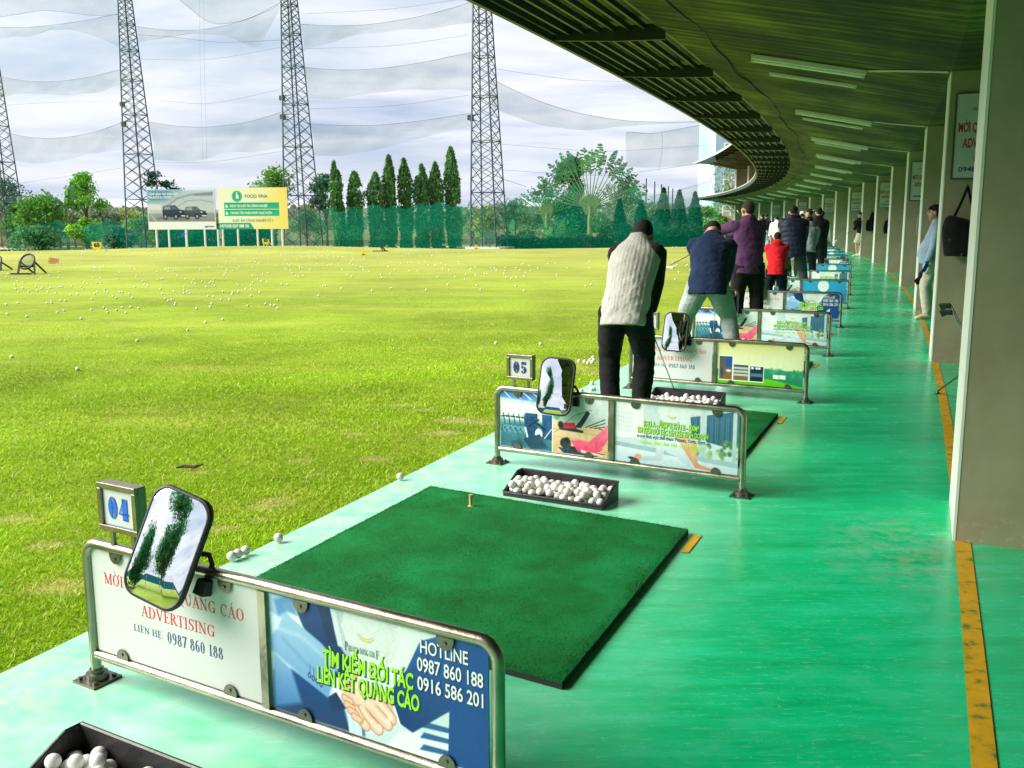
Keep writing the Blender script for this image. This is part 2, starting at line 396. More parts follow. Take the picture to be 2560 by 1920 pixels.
M['navyink'] = mat('navy_ink', (.02, .045, .18), .45, 0, .06, 30)
M['blueink'] = mat('blue_ink', (.02, .13, .62), .45, 0, .06, 30)
M['limeink'] = mat('lime_ink', (.36, .80, .02), .45, 0, .05, 30)
M['limeedge'] = mat('dark_green_ink', (.01, .09, .04), .45, 0, .05, 30)
M['tealink'] = mat('teal_ink', (.02, .17, .11), .45, 0, .05, 30)
M['blackink'] = mat('black_ink', (.015, .018, .02), .5, 0, .05, 30)
M['goldink'] = mat('gold_ink', (.72, .6, .12), .45, 0, .05, 30)
M['rubber'] = mat('black_rubber', (.018, .018, .02), .55, 0, .25, 12, .15, 90)
M['tray'] = mat('black_plastic_tray', (.022, .022, .024), .42, 0, .3, 9, .25, 70)
M['matbase'] = mat('rubber_mat_base', (.02, .022, .02), .8, 0, .2, 30, .3)
M['white_paint'] = mat('white_wall_paint', (.80, .80, .72), .6, 0, .07, 3, .15, 12)
M['purlin'] = mat('dark_green_steel', (.05, .07, .062), .45, .4, .25, 6)
M['sheet'] = mat('dark_roof_sheet', (.028, .036, .034), .5, .3, .3, 4)
M['rim'] = mat('pale_gutter_paint', (.5, .52, .46), .6, 0, .15, 3)
M['lampbody'] = mat('white_lamp_enamel', (.70, .71, .68), .4, 0, .06, 8)
M['tube'] = mat('frosted_tube_glass', (.92, .93, .92), .25, 0, .02, 8)
M['cable'] = mat('black_cable', (.02, .02, .02), .6)
M['tower'] = mat('green_grey_galvanised_steel', (.045, .075, .085), .5, .5, .35, 1.5)
M['wood'] = mat('bark', (.12, .09, .06), .85, 0, .3, 6, .4, 20)
M['palmstem'] = mat('palm_stem', (.20, .27, .10), .7, 0, .3, 6, .3, 20)
M['skin'] = mat('skin', (.50, .27, .18), .5, 0, .1, 14, .1, 120)
M['hair'] = mat('black_hair', (.006, .005, .0045), .85, 0, .3, 60, .5, 160)
M['brownhair'] = mat('dark_brown_hair', (.030, .017, .010), .85, 0, .3, 60, .5, 160)
M['eye'] = mat('dark_eye', (.01, .008, .006), .2)
M['lips'] = mat('lips', (.36, .13, .11), .5)
M['shoe'] = mat('pale_shoe_leather', (.62, .56, .48), .5, 0, .1, 20)
M['whiteshoe'] = mat('white_shoe', (.75, .75, .73), .5, 0, .06, 20)
M['blackshoe'] = mat('black_shoe', (.02, .02, .02), .45, 0, .2, 20)
M['chrome'] = mat('club_steel', (.55, .56, .57), .2, 1.0, .1, 30)
M['grip'] = mat('black_grip', (.015, .015, .016), .7, 0, .2, 60, .2)
M['postwhite'] = mat('white_post_paint', (.68, .70, .70), .5, 0, .1, 4)
M['yellowsign'] = mat('yellow_sign_paint', (.85, .62, .03), .5, 0, .1, 6)
M['blueflag'] = mat('blue_flag', (.02, .11, .55), .7, 0, .1, 5)
M['rope'] = mat('net_cable', (.10, .13, .14), .7)
M['teewood'] = mat('tee_rubber', (.62, .42, .16), .6, 0, .15, 30)
def cloth(name, col, weave=260, var=.16, rough=.85, fold=7):
    t = NT(name); v = t.coord('Object'); f = t.noise(v, 6, 5)
    t.base(t.mix(t.rng(f, .3, .7), tuple(c*(1-var) for c in col), tuple(min(1, c*(1+var)) for c in col)))
    t.rough(rough); t.b.inputs['Sheen Weight'].default_value = .08; t.b.inputs['Specular IOR Level'].default_value = .15
    h = t.noise(t.coord('Object', (1, 1, .45)), fold, 3); t.bump(h, .7, .035)
    b2 = t.n('ShaderNodeBump', Strength=.25, Distance=.002); t.l(t.noise(v, weave, 2), b2.inputs['Height'])
    t.l(t.b.inputs['Normal'].links[0].from_socket, b2.inputs['Normal']); t.l(b2.outputs[0], t.b.inputs['Normal'])
    return t.m
M['c_white'] = cloth('white_quilted_cloth', (.43, .43, .39)); M['c_black'] = cloth('black_cloth', (.010, .010, .012))
M['c_navy'] = cloth('navy_wool', (.008, .022, .060)); M['c_grey'] = cloth('pale_grey_jersey', (.36, .40, .41))
M['c_purple'] = cloth('purple_wool', (.085, .032, .095)); M['c_red'] = cloth('red_fleece', (.62, .012, .022))
M['c_puffer'] = cloth('navy_puffer', (.010, .014, .030), rough=.5); M['c_slate'] = cloth('slate_trouser_cloth', (.035, .045, .05))
M['c_hoodie'] = cloth('grey_blue_fleece', (.24, .28, .33)); M['c_light'] = cloth('light_blue_shirt', (.36, .47, .62))
M['c_cream'] = cloth('cream_trouser_cloth', (.62, .58, .48)); M['c_glove'] = cloth('blue_glove', (.01, .12, .50))
M['c_midgrey'] = cloth('grey_jacket', (.25, .28, .27)); M['c_white2'] = cloth('white_shirt', (.72, .73, .75))
M['c_navytrouser'] = cloth('navy_trouser_cloth', (.006, .010, .030))

def m_mirror():
    t = NT('mirror_glass'); t.base((.86, .9, .9)); t.rough(.015); t.b.inputs['Metallic'].default_value = 1; return t.m
M['mirror'] = m_mirror()
def m_ball():
    t = NT('golf_ball'); v = t.coord('Object'); oi = t.n('ShaderNodeObjectInfo')
    t.base(t.mix(oi.outputs['Random'], (.60, .58, .51), (.74, .74, .75))); t.rough(.38)
    vo = t.n('ShaderNodeTexVoronoi', Scale=260.0); t.l(v, vo.inputs['Vector']); t.bump(t.rng(vo.outputs['Distance'], 0, .6), .35, .0012); return t.m
M['ball'] = m_ball()
def m_floor():
    t = NT('green_floor_paint'); v = t.coord('Object')
    big = t.noise(t.coord('Object', (1, 1, 1)), .9, 6, .6); streak = t.noise(t.coord('Object', (.9, 5.5, 1)), 1.5, 8, .68); fine = t.noise(v, 22, 5, .7); cloud = t.noise(v, 5, 6, .6)
    c = t.ramp(t.mix(.6, big, streak), [(.36, (.002, .44, .14)), (.5, (.004, .60, .235)), (.62, (.014, .70, .33))])
    c = t.mix(t.rng(cloud, .5, .75, 0, .30), c, (.08, .66, .37)); sc = t.noise(t.coord('Object', (5, 26, 1)), 2.4, 7, .8); c = t.mix(t.rng(sc, .555, .66, 0, .55), c, (.24, .72, .48)); c = t.mix(t.rng(t.noise(v, 34, 6, .8), .60, .70, 0, .6), c, (.34, .74, .52)); c = t.mix(t.rng(t.noise(t.coord('Object', (9, 30, 1)), 1.7, 6, .8), .61, .68, 0, .6), c, (.002, .24, .085))
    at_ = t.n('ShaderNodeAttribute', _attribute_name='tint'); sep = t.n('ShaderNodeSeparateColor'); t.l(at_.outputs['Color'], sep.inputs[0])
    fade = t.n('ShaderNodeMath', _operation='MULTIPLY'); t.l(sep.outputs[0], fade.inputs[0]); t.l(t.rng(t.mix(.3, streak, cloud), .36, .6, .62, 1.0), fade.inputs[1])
    c = t.mix(fade.outputs[0], c, t.ramp(cloud, [(.35, (.26, .68, .46)), (.65, (.40, .74, .56))]))  # mint blend paints in reflected sky light as well as faded paint
    worn = t.n('ShaderNodeMath', _operation='MULTIPLY'); t.l(sep.outputs[1], worn.inputs[0]); t.l(t.rng(t.noise(v, 9, 6, .7), .44, .6), worn.inputs[1])
    c = t.mix(worn.outputs[0], c, (.50, .53, .42)); t.base(c)
    t.rough(t.rng(t.mix(.5, streak, cloud),  .35, .65, .15, .33)); t.b.inputs['Specular IOR Level'].default_value = .5
    t.bump(t.mix(.4, t.noise(v, 45, 4), cloud), .12, .004); return t.m
M['floor'] = m_floor()
def m_yellow():
    t = NT('yellow_line_paint'); f = t.noise(t.coord('Object'), 14, 7, .7)
    t.base(t.ramp(f, [(.38, (.10, .22, .03)), (.46, (.62, .36, .012)), (.7, (.78, .46, .02))])); t.rough(.5); return t.m
M['yellow'] = m_yellow()
def m_lawn():
    t = NT('lawn_turf'); v = t.coord('Object'); a = t.n('ShaderNodeAttribute', _attribute_name='tint')
    f = t.noise(v, 2.2, 6, .7); g = t.noise(v, 26, 4, .7); st = t.noise(t.coord('Object', (.35, 1.6, 1)), .6, 5, .6)
    c = t.mix(t.rng(g, .3, .75, 0, .55), a.outputs['Color'], (.085, .16, .004)); c = t.mix(t.rng(f, .5, .75, 0, .45), c, (.42, .45, .05))
    c = t.mix(t.rng(st, .5, .68, 0, .35), c, (.46, .44, .09)); t.base(c)
    t.rough(.85); t.b.inputs['Specular IOR Level'].default_value = .1; t.bump(t.mix(.5, g, t.noise(v, 70, 3)), .7, .03); return t.m
M['lawn'] = m_lawn()
def m_mat():
    t = NT('green_artificial_turf'); v = t.coord('Object'); f = t.noise(v, 260, 3, .7); b = t.noise(v, 3.2, 5, .6)
    c = t.ramp(b, [(.35, (.001, .15, .022)), (.62, (.003, .27, .055))]); c = t.mix(t.rng(f, .35, .7, 0, .8), c, (.0005, .06, .008))
    c = t.mix(t.rng(t.noise(v, 1.6, 4), .55, .72, 0, .5), c, (.004, .33, .10)); t.base(c)
    t.rough(.8); t.b.inputs['Specular IOR Level'].default_value = .2; t.bump(f, 1.0, .006); return t.m
M['turfmat'] = m_mat()
def m_concrete():
    t = NT('board_marked_concrete'); uv = t.coord('UV', (1, 1, 1))
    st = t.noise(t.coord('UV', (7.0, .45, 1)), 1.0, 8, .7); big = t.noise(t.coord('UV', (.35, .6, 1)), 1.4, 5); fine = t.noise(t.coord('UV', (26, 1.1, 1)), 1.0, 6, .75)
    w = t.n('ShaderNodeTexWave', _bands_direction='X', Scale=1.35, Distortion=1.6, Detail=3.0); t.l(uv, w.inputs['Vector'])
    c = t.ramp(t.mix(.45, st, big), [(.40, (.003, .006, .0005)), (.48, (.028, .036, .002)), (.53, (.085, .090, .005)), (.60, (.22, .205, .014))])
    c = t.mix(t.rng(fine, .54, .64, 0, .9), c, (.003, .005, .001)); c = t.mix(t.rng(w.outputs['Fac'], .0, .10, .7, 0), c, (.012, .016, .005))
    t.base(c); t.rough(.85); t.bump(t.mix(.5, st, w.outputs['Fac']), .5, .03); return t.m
M['concrete'] = m_concrete()
def m_plaster():
    t = NT('grey_plaster'); v = t.coord('Object'); f = t.noise(v, 1.7, 7, .62); g = t.noise(v, 14, 6, .65)
    c = t.ramp(f, [(.3, (.31, .255, .165)), (.55, (.39, .335, .225)), (.75, (.45, .40, .29))]); c = t.mix(t.rng(g, .62, .75, 0, .35), c, (.46, .42, .33))
    sx = t.n('ShaderNodeSeparateXYZ'); t.l(t.coord('Object'), sx.inputs[0])
    base = t.n('ShaderNodeMath', _operation='MULTIPLY'); t.l(t.rng(sx.outputs['Z'], .03, .22, 1, 0), base.inputs[0]); t.l(t.rng(t.noise(v, 30, 6, .75), .55, .70), base.inputs[1])
    c = t.mix(base.outputs[0], c, (.52, .49, .41)); t.base(c); t.rough(.75); t.bump(t.mix(.5, g, t.noise(v, 60, 4)), .25, .006); return t.m
M['plaster'] = m_plaster()
def m_net(name, col, alpha, scale=5, lo=.7):
    t = NT(name); f = t.noise(t.coord('Object', (1, 1, 1.2)), scale*.06, 4)
    tr = t.n('ShaderNodeBsdfTransparent'); d = t.n('ShaderNodeBsdfDiffuse'); tl = t.n('ShaderNodeBsdfTranslucent')
    d.inputs['Color'].default_value = (*col, 1); tl.inputs['Color'].default_value = (*col, 1)
    m1 = t.n('ShaderNodeMixShader', Fac=.5); t.l(d.outputs[0], m1.inputs[1]); t.l(tl.outputs[0], m1.inputs[2])
    m2 = t.n('ShaderNodeMixShader'); t.l(t.rng(f, .35, .65, alpha*lo, alpha), m2.inputs[0]); t.l(tr.outputs[0], m2.inputs[1]); t.l(m1.outputs[0], m2.inputs[2])
    t.l(m2.outputs[0], t.t.nodes['Material Output'].inputs['Surface']); return t.m
M['net_air'] = m_net('grey_green_netting', (.22, .31, .32), .34, lo=.6)
M['net_thin'] = m_net('thin_netting', (.35, .45, .45), .07)
M['net_low'] = m_net('teal_netting', (.0, .50, .34), .27, lo=.5)
M['net_hem'] = m_net('doubled_teal_netting', (.0, .20, .14), .55, lo=.8)

# ------------------------------------------------------------------ camera, sky, sun
cam = bpy.data.cameras.new('camera'); co = bpy.data.objects.new('camera', cam); COL.objects.link(co); SC.camera = co
cam.sensor_width = 36; cam.lens = 36*FOC/2560; cam.clip_start = .05; cam.clip_end = 3000
co.matrix_world = Matrix.Translation((0, 0, HCAM)) @ Matrix.Rotation(PI/2-TH, 4, 'X') @ Matrix.Rotation(RO, 4, 'Z')
SUN_EL, SUN_AZ = math.radians(37), math.radians(-94)          # azimuth clockwise from +Y: sun over the range, to the left
def build_world():
    w = bpy.data.worlds.new('World'); SC.world = w; w.use_nodes = True; T = w.node_tree; bg = T.nodes['Background']
    N = T.nodes.new; L = T.links.new
    sky = N('ShaderNodeTexSky'); sky.sky_type = 'NISHITA'; sky.sun_disc = False; sky.sun_elevation = SUN_EL; sky.sun_rotation = SUN_AZ; sky.air_density = 1.2; sky.dust_density = 1.5
    tc = N('ShaderNodeTexCoord'); sep = N('ShaderNodeSeparateXYZ'); L(tc.outputs['Generated'], sep.inputs[0])
    def math_(op, a, b=None):
        m = N('ShaderNodeMath'); m.operation = op
        for i, v in enumerate((a, b)):
            if v is None: continue
            if isinstance(v, (int, float)): m.inputs[i].default_value = v
            else: L(v, m.inputs[i])
        return m.outputs[0]
    zz = math_('ADD', math_('MAXIMUM', sep.outputs['Z'], 0.0), .11)
    cv = N('ShaderNodeCombineXYZ'); L(math_('DIVIDE', sep.outputs['X'], zz), cv.inputs[0]); L(math_('DIVIDE', sep.outputs['Y'], zz), cv.inputs[1])
    def noise(scale, det, off, r=.55):
        mp = N('ShaderNodeMapping'); mp.inputs['Location'].default_value = off; mp.inputs['Scale'].default_value = (.8, 1.25, 1); L(cv.outputs[0], mp.inputs[0])
        n = N('ShaderNodeTexNoise'); n.inputs['Scale'].default_value = scale; n.inputs['Detail'].default_value = det; n.inputs['Roughness'].default_value = r; n.inputs['Distortion'].default_value = .35; L(mp.outputs[0], n.inputs['Vector']); return n.outputs['Fac']
    def ramp(f, st):
        r = N('ShaderNodeValToRGB'); e = r.color_ramp.elements; e[0].position, e[0].color = st[0][0], (*st[0][1], 1); e[1].position, e[1].color = st[1][0], (*st[1][1], 1)
        for p, c in st[2:]: k = e.new(p); k.color = (*c, 1)
        L(f, r.inputs[0]); return r.outputs[0]
    c1 = ramp(noise(.95, 6, (2.3, .7, 0)), [(.32, (2.3, 2.85, 3.9)), (.44, (3.5, 3.85, 4.6)), (.55, (4.9, 5.0, 5.35)), (.66, (5.7, 5.7, 5.75))])
    mx = N('ShaderNodeMix'); mx.data_type = 'RGBA'; L(ramp(noise(.5, 5, (7.1, 3.2, 0)), [(.35, (.65, .65, .65)), (.62, (.98, .98, .98))]), mx.inputs[0]); L(sky.outputs[0], mx.inputs[6]); L(c1, mx.inputs[7])
    # a paler, bluer band of cloud low over the horizon
    hz = N('ShaderNodeMix'); hz.data_type = 'RGBA'; mr = N('ShaderNodeMapRange'); L(sep.outputs['Z'], mr.inputs[0]); mr.inputs[1].default_value = 0; mr.inputs[2].default_value = .16; mr.inputs[3].default_value = .6; mr.inputs[4].default_value = 0
    L(mr.outputs[0], hz.inputs[0]); L(mx.outputs[2], hz.inputs[6]); hz.inputs[7].default_value = (3.9, 4.3, 5.3, 1)
    L(hz.outputs[2], bg.inputs['Color']); bg.inputs['Strength'].default_value = .067
build_world()
sl = bpy.data.lights.new('sun', 'SUN'); sl.energy = 2.9; sl.angle = math.radians(44); sl.color = (1, .95, .86)
so = bpy.data.objects.new('sun', sl); COL.objects.link(so)
sd = Vector((math.sin(SUN_AZ)*math.cos(SUN_EL), math.cos(SUN_AZ)*math.cos(SUN_EL), math.sin(SUN_EL))); so.rotation_euler = sd.to_track_quat('Z', 'Y').to_euler()
SC.view_settings.view_transform = 'Standard'; SC.view_settings.look = 'None'; SC.view_settings.exposure = 1.55; SC.view_settings.gamma = 1.0
SC.cycles.max_bounces = 10; SC.cycles.diffuse_bounces = 5; SC.cycles.transparent_max_bounces = 24; SC.cycles.caustics_reflective = False; SC.cycles.caustics_refractive = False

# ------------------------------------------------------------------ the setting
DRY = [(*gnd(x*1.1574, y*1.1574).xy, r) for x, y, r in ((868, 868, .10), (905, 878, .10), (1005, 900, .16), (1045, 905, .14), (960, 925, .10), (815, 981, .11), (650, 985, .07), (600, 1072, .12), (570, 1085, .08), (560, 1110, .06), (20, 1110, .09), (105, 1165, .07), (120, 1255, .10), (140, 1265, .07), (470, 1130, .08), (690, 1015, .06), (330, 1120, .07), (1230, 790, .16), (1290, 800, .14), (1275, 775, .15), (760, 930, .06), (430, 1010, .06), (1190, 730, .12))]
def dryness(x, y):
    n = fbm(x*3, y*3, 5); d = 0
    for a, b, r in DRY: d = np.maximum(d, np.clip(1.1-np.hypot((x-a)*.75, (y-b)*1.1)/r*(.45+1.1*n), 0, 1)*.85)
    return np.clip(d*(.3+1.4*fbm(x*14, y*14, 9)), 0, 1)
def lawn_tint(x, y):
    far = np.clip((y-9)/32, 0, 1)[..., None]; m = fbm(x*.35, y*.35, 3)[..., None]; m2 = fbm(x*1.5, y*1.5, 13)[..., None]
    near = np.array([.215, .335, .008])*(.72+.56*m2); c = near*(1-far)+np.array([.36, .375, .085])*far
    swirl = fbm(x*.5+y*.22, y*.42-x*.12, 41)[..., None]; c = c*(.70+.60*m)*(.78+.44*swirl); band = fbm(x*.05, y*.16, 21)[..., None]; c = c*(1-.5*np.clip(band-.5, 0, .3))+np.array([.42, .39, .10])*np.clip(band-.48, 0, .4)*1.2*far
    d = dryness(x, y)[..., None]; return c*(1-d)+np.array([.42, .36, .16])*d
def build_lawn():
    xs = np.concatenate([np.linspace(-420, -45, 14), np.linspace(-40, -8, 60), np.linspace(-7.8, 4, 140), np.linspace(4.3, 30, 60), np.linspace(36, 420, 14)])
    ys = np.concatenate([np.linspace(-300, -12, 12), np.linspace(-10, 1, 14), np.linspace(1.3, 12, 130), np.linspace(12.2, 40, 100), np.linspace(40.5, 100, 90), np.linspace(106, 900, 16)])
    X, Y = np.meshgrid(xs, ys); s, n = arc_inv(X, Y)
    Z = lawn_z(X, Y)+.012*(fbm(X*1.2, Y*1.2, 2)-.5); Z = np.where((n < 2.75), -.14, Z)
    idx = np.arange(X.size).reshape(X.shape); q = np.stack([idx[:-1, :-1], idx[:-1, 1:], idx[1:, 1:], idx[1:, :-1]], -1).reshape(-1, 4)
    me = bpy.data.meshes.new('lawn'); P = np.stack([X, Y, Z], -1).reshape(-1, 3).astype(np.float32)
    me.vertices.add(len(P)); me.vertices.foreach_set('co', P.ravel()); me.loops.add(q.size); me.loops.foreach_set('vertex_index', q.astype(np.int32).ravel())
    me.polygons.add(len(q)); me.polygons.foreach_set('loop_start', np.arange(0, q.size, 4, dtype=np.int32)); me.update(calc_edges=True)
    put_attr(me, 'tint', lawn_tint(X, Y).reshape(-1, 3)); me.materials.append(M['lawn']); me.polygons.foreach_set('use_smooth', [True]*len(q))
    tag(link('lawn', me), 'wide yellow green lawn of the driving range', 'lawn', kind='structure')
build_lawn()
def build_grass():
    N = 620000
    # more blades close by
    y = 1.9+21*RNG.random(N)**2.1; x = -.62*y-.6+RNG.random(N)*(.62*y+.6+.19*y+.3)
    s, n = arc_inv(x, y); keep = (n > 2.93+.10*(fbm(x*5, y*5, 4)-.5)) & (x > -.62*y-1.2)
    x, y = x[keep], y[keep]; d = dryness(x, y); k = (RNG.random(len(x)) > d*.75) & (RNG.random(len(x)) > np.clip((y-8)/14, 0, 1)); x, y, d = x[k], y[k], d[k]
    m = len(x); L = (.010+.019*RNG.random(m))*(.7+.8*fbm(x*2, y*2, 8))*(1-.4*d)*np.clip(1.25-y*.055, .35, 1); w = (.0016+.0014*RNG.random(m))*(1+.22*np.maximum(0, y-2.5)); a = RNG.random(m)*2*PI; lean = .35+1.1*RNG.random(m); b = RNG.random(m)*2*PI
    z = lawn_z(x, y)-.004; V = np.empty((m, 3, 3)); V[:, 0] = np.stack([x-w*np.cos(a), y-w*np.sin(a), z], -1); V[:, 1] = np.stack([x+w*np.cos(a), y+w*np.sin(a), z], -1)
    V[:, 2] = np.stack([x+L*lean*np.cos(b), y+L*lean*np.sin(b), z+L], -1)
    c = lawn_tint(x, y)*(.8+.9*RNG.random((m, 1)))*np.array([1.2, 1.25, 1.0]); yel = RNG.random(m) < .08+.4*d; c[yel] = np.array([.50, .44, .18])*(.7+.5*RNG.random((yel.sum(), 1)))
    c = np.repeat(c[:, None], 3, 1); c[:, 2] *= 1.25
    me = fast_mesh('grass', V.reshape(-1, 3), 3, M['grassblade'], c.reshape(-1, 3)); tag(link('grass', me), 'short mown grass beside the green platform', 'grass', kind='stuff')
build_grass()

def strip(fn, srange, prof, step, closed=False, uv=False, tintf=None):
    "sweep a profile of (n, z) points along the arc"
    ss = np.arange(srange[0], srange[1]+step*.5, step); V = []; F = []; m = len(prof); UV = []; T = []
    for s in ss:
        for n, z in prof: V.append(arc(s, n, z)); UV.append((s, n)); T.append(tintf(s, n) if tintf else (0, 0, 0))
    for i in range(len(ss)-1):
        for j in range(m if closed else m-1):
            a = i*m+j; b = i*m+(j+1) % m; F.append((a, b, b+m, a+m))
    if closed: F.append(tuple(range(m))); F.append(tuple((len(ss)-1)*m+j for j in range(m-1, -1, -1)))
    me = bpy.data.meshes.new(fn); me.from_pydata([tuple(v) for v in V], [], F); me.update()
    bm = bmesh.new(); bm.from_mesh(me); bmesh.ops.recalc_face_normals(bm, faces=bm.faces); bm.to_mesh(me); bm.free()
    if uv:
        l = me.uv_layers.new(name='UVMap'); vi = np.empty(len(me.loops), np.int32); me.loops.foreach_get('vertex_index', vi)
        l.data.foreach_set('uv', np.array(UV, np.float32)[vi].ravel())
    if tintf: put_attr(me, 'tint', np.array(T, np.float32))
    return me
S_END = 97.0
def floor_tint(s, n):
    fade = min(1, max(0, (n-.75)/1.1))*(1 if s < 14 else max(.35, 1-(s-14)/30)); worn = 0  # fade: paler mint outwards, sun-faded paint plus sky sheen put into the colour
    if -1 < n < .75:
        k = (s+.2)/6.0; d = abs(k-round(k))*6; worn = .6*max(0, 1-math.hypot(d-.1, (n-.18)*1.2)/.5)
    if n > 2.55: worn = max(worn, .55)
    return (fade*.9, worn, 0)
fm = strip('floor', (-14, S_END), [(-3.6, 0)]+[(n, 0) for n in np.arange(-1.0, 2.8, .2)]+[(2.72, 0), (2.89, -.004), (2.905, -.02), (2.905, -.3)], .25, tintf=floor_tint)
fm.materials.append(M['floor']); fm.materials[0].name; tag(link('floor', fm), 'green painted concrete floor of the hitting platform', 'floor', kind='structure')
yl = strip('floor_line', (-14, S_END), [(-.065, .004), (0.0, .004)], .5); yl.materials.append(M['yellow']); tag(link('floor_line', yl), 'yellow line painted along the foot of the columns', 'floor line', kind='structure')
pth = MB(); pth.poly([(-120, 88, -1.0), (60, 92, -.98), (60, 97, -.98), (-120, 93, -1.0)]); tag(pth.build('path', mat('pale_path', (.50, .46, .36), .9)), 'pale path behind the range net', 'path', kind='structure')

# ------------------------------------------------------------------ the building
bld = tag(empty('driving_range_building', arc(0)*0), 'long curving concrete range building with a low ribbed canopy over the green platform', 'building')
CN, CZ0, CZ1, EN = 2.85, 2.87, 3.45, 4.10
def sweep(name, rngs, prof, m, step=1.0, uv=False, parent=bld, closed=True):
    me = strip(name, rngs, prof, step, closed, uv); me.materials.append(m); return link(name, me, parent)
def floor_level(z0, srange, lower):
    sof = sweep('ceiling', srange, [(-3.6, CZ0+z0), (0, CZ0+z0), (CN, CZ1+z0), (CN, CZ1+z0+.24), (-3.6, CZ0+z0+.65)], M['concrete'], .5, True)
    sweep('canopy_sheet', srange, [(CN+.003, CZ1+z0+.15), (EN, CZ1+z0+.09), (EN, CZ1+z0+.12), (CN+.003, CZ1+z0+.18)], M['sheet'], 1.0)
    sweep('gutter_edge', srange, [(EN+.002, CZ1+z0-.03), (EN+.05, CZ1+z0-.03), (EN+.05, CZ1+z0+.14), (EN+.002, CZ1+z0+.14)], M['purlin'] if lower else M['rim'], 1.0)
    if lower: sweep('gutter_lip', srange, [(EN-.02, CZ1+z0+.143), (EN+.08, CZ1+z0+.143), (EN+.08, CZ1+z0+.19), (EN-.02, CZ1+z0+.19)], M['rim'], 1.0)
    nn = [CN+.05, CN+.22, CN+.39, CN+.56, CN+.73, CN+.90, CN+1.07, CN+1.21]
    V = []; F = []
    for n in nn:
        me = strip('p', srange, [(n-.016, CZ1+z0+.03), (n+.016, CZ1+z0+.03), (n+.016, CZ1+z0+.088), (n-.016, CZ1+z0+.088)], 1.5, True)
        k = len(V); V += [tuple(v.co) for v in me.vertices]; F += [tuple(i+k for i in p.vertices) for p in me.polygons]; bpy.data.meshes.remove(me)
    mb = MB(); mb.v = V; mb.f = F; mb.build('canopy_ribs', M['purlin'], bld)
    br = MB(); br.prism([(0, 0, .09), (0, 0, -.08), (-.5, 0, -.065), (-1.25, 0, -.01), (-1.25, 0, .09)], (0, -.025, 0), (0, .025, 0)); bme = br.mesh('canopy_bracket', M['sheet'])
    s = math.ceil(srange[0]/3)*3
    while s < srange[1]:
        hd = heading(s); link('canopy_bracket', bme, bld, arc(s, CN, CZ1+z0-.006), (0, 0, -hd)); s += 3.0
floor_level(0, (-30, S_END), True); floor_level(3.55, (24, S_END), False)
rail = strip('upper_parapet', (24, S_END), [(2.6, CZ1+.26), (2.7, CZ1+.26), (2.7, CZ1+.5), (2.6, CZ1+.5)], 1.0, True); rail.materials.append(M['rim']); link('upper_parapet', rail, bld)
# fins: grey plaster walls with a white painted end towards the range
def column_mesh(zh):
    a = MB(); a.box((.80, .35, zh/2), (1.594, .70, zh)); g = a.mesh('column', M['plaster'])
    b = MB(); b.box((-.004, .35, zh/2), (.012, .704, zh-.004)); w = b.mesh('column_end', M['white_paint']); return g, w
cg, cw = column_mesh(CZ0+.02); ug, uw = column_mesh(3.6)
for k in range(-1, 17):
    s = 6.0*k; c = link('column', cg, bld, arc(s, 0, 0), (0, 0, -heading(s))); link('column_end', cw, c)
    if k >= 5: c = link('column', ug, bld, arc(s, 0, CZ0+.3), (0, 0, -heading(s))); link('column_end', uw, c)
def rear():
    me = strip('rear_wall', (-14, S_END), [(-3.5, 0), (-3.3, 0), (-3.3, 2.9), (-3.5, 2.9)], 1.0, True); me.materials.append(M['plaster']); link('rear_wall', me, bld)
    gl = NT('window_glass'); gl.base((.62, .74, .80)); gl.rough(.12); gl.b.inputs['Specular IOR Level'].default_value = .8
    for k in range(9, 16):
        w = MB(); w.box((0, 0, 1.3), (.06, 2.6, 2.4)); hd = heading(6*k+3.6); o = w.build('glass_door', gl.m, bld, loc=arc(6*k+3.6, -3.25, .05), rot=(0, 0, -hd))
        f = MB(); 
        for y in (-1.3, 0, 1.3): f.box((.04, y, 1.3), (.05, .07, 2.5))
        for z in (.08, 2.1, 2.52): f.box((.043, 0, z), (.044, 2.6, .07))
        f.build('door_frame', M['lampbody'], o)
rear()
cable = MB(); cable.tube([arc(s, CN-.42+.05*math.sin(s*.9)+.02*math.sin(s*3.1), CZ0+(CN-.42)*.2035-.012) for s in np.arange(-6, 60, .4)], .011, 6); cable.build('ceiling_cable', M['cable'], bld)
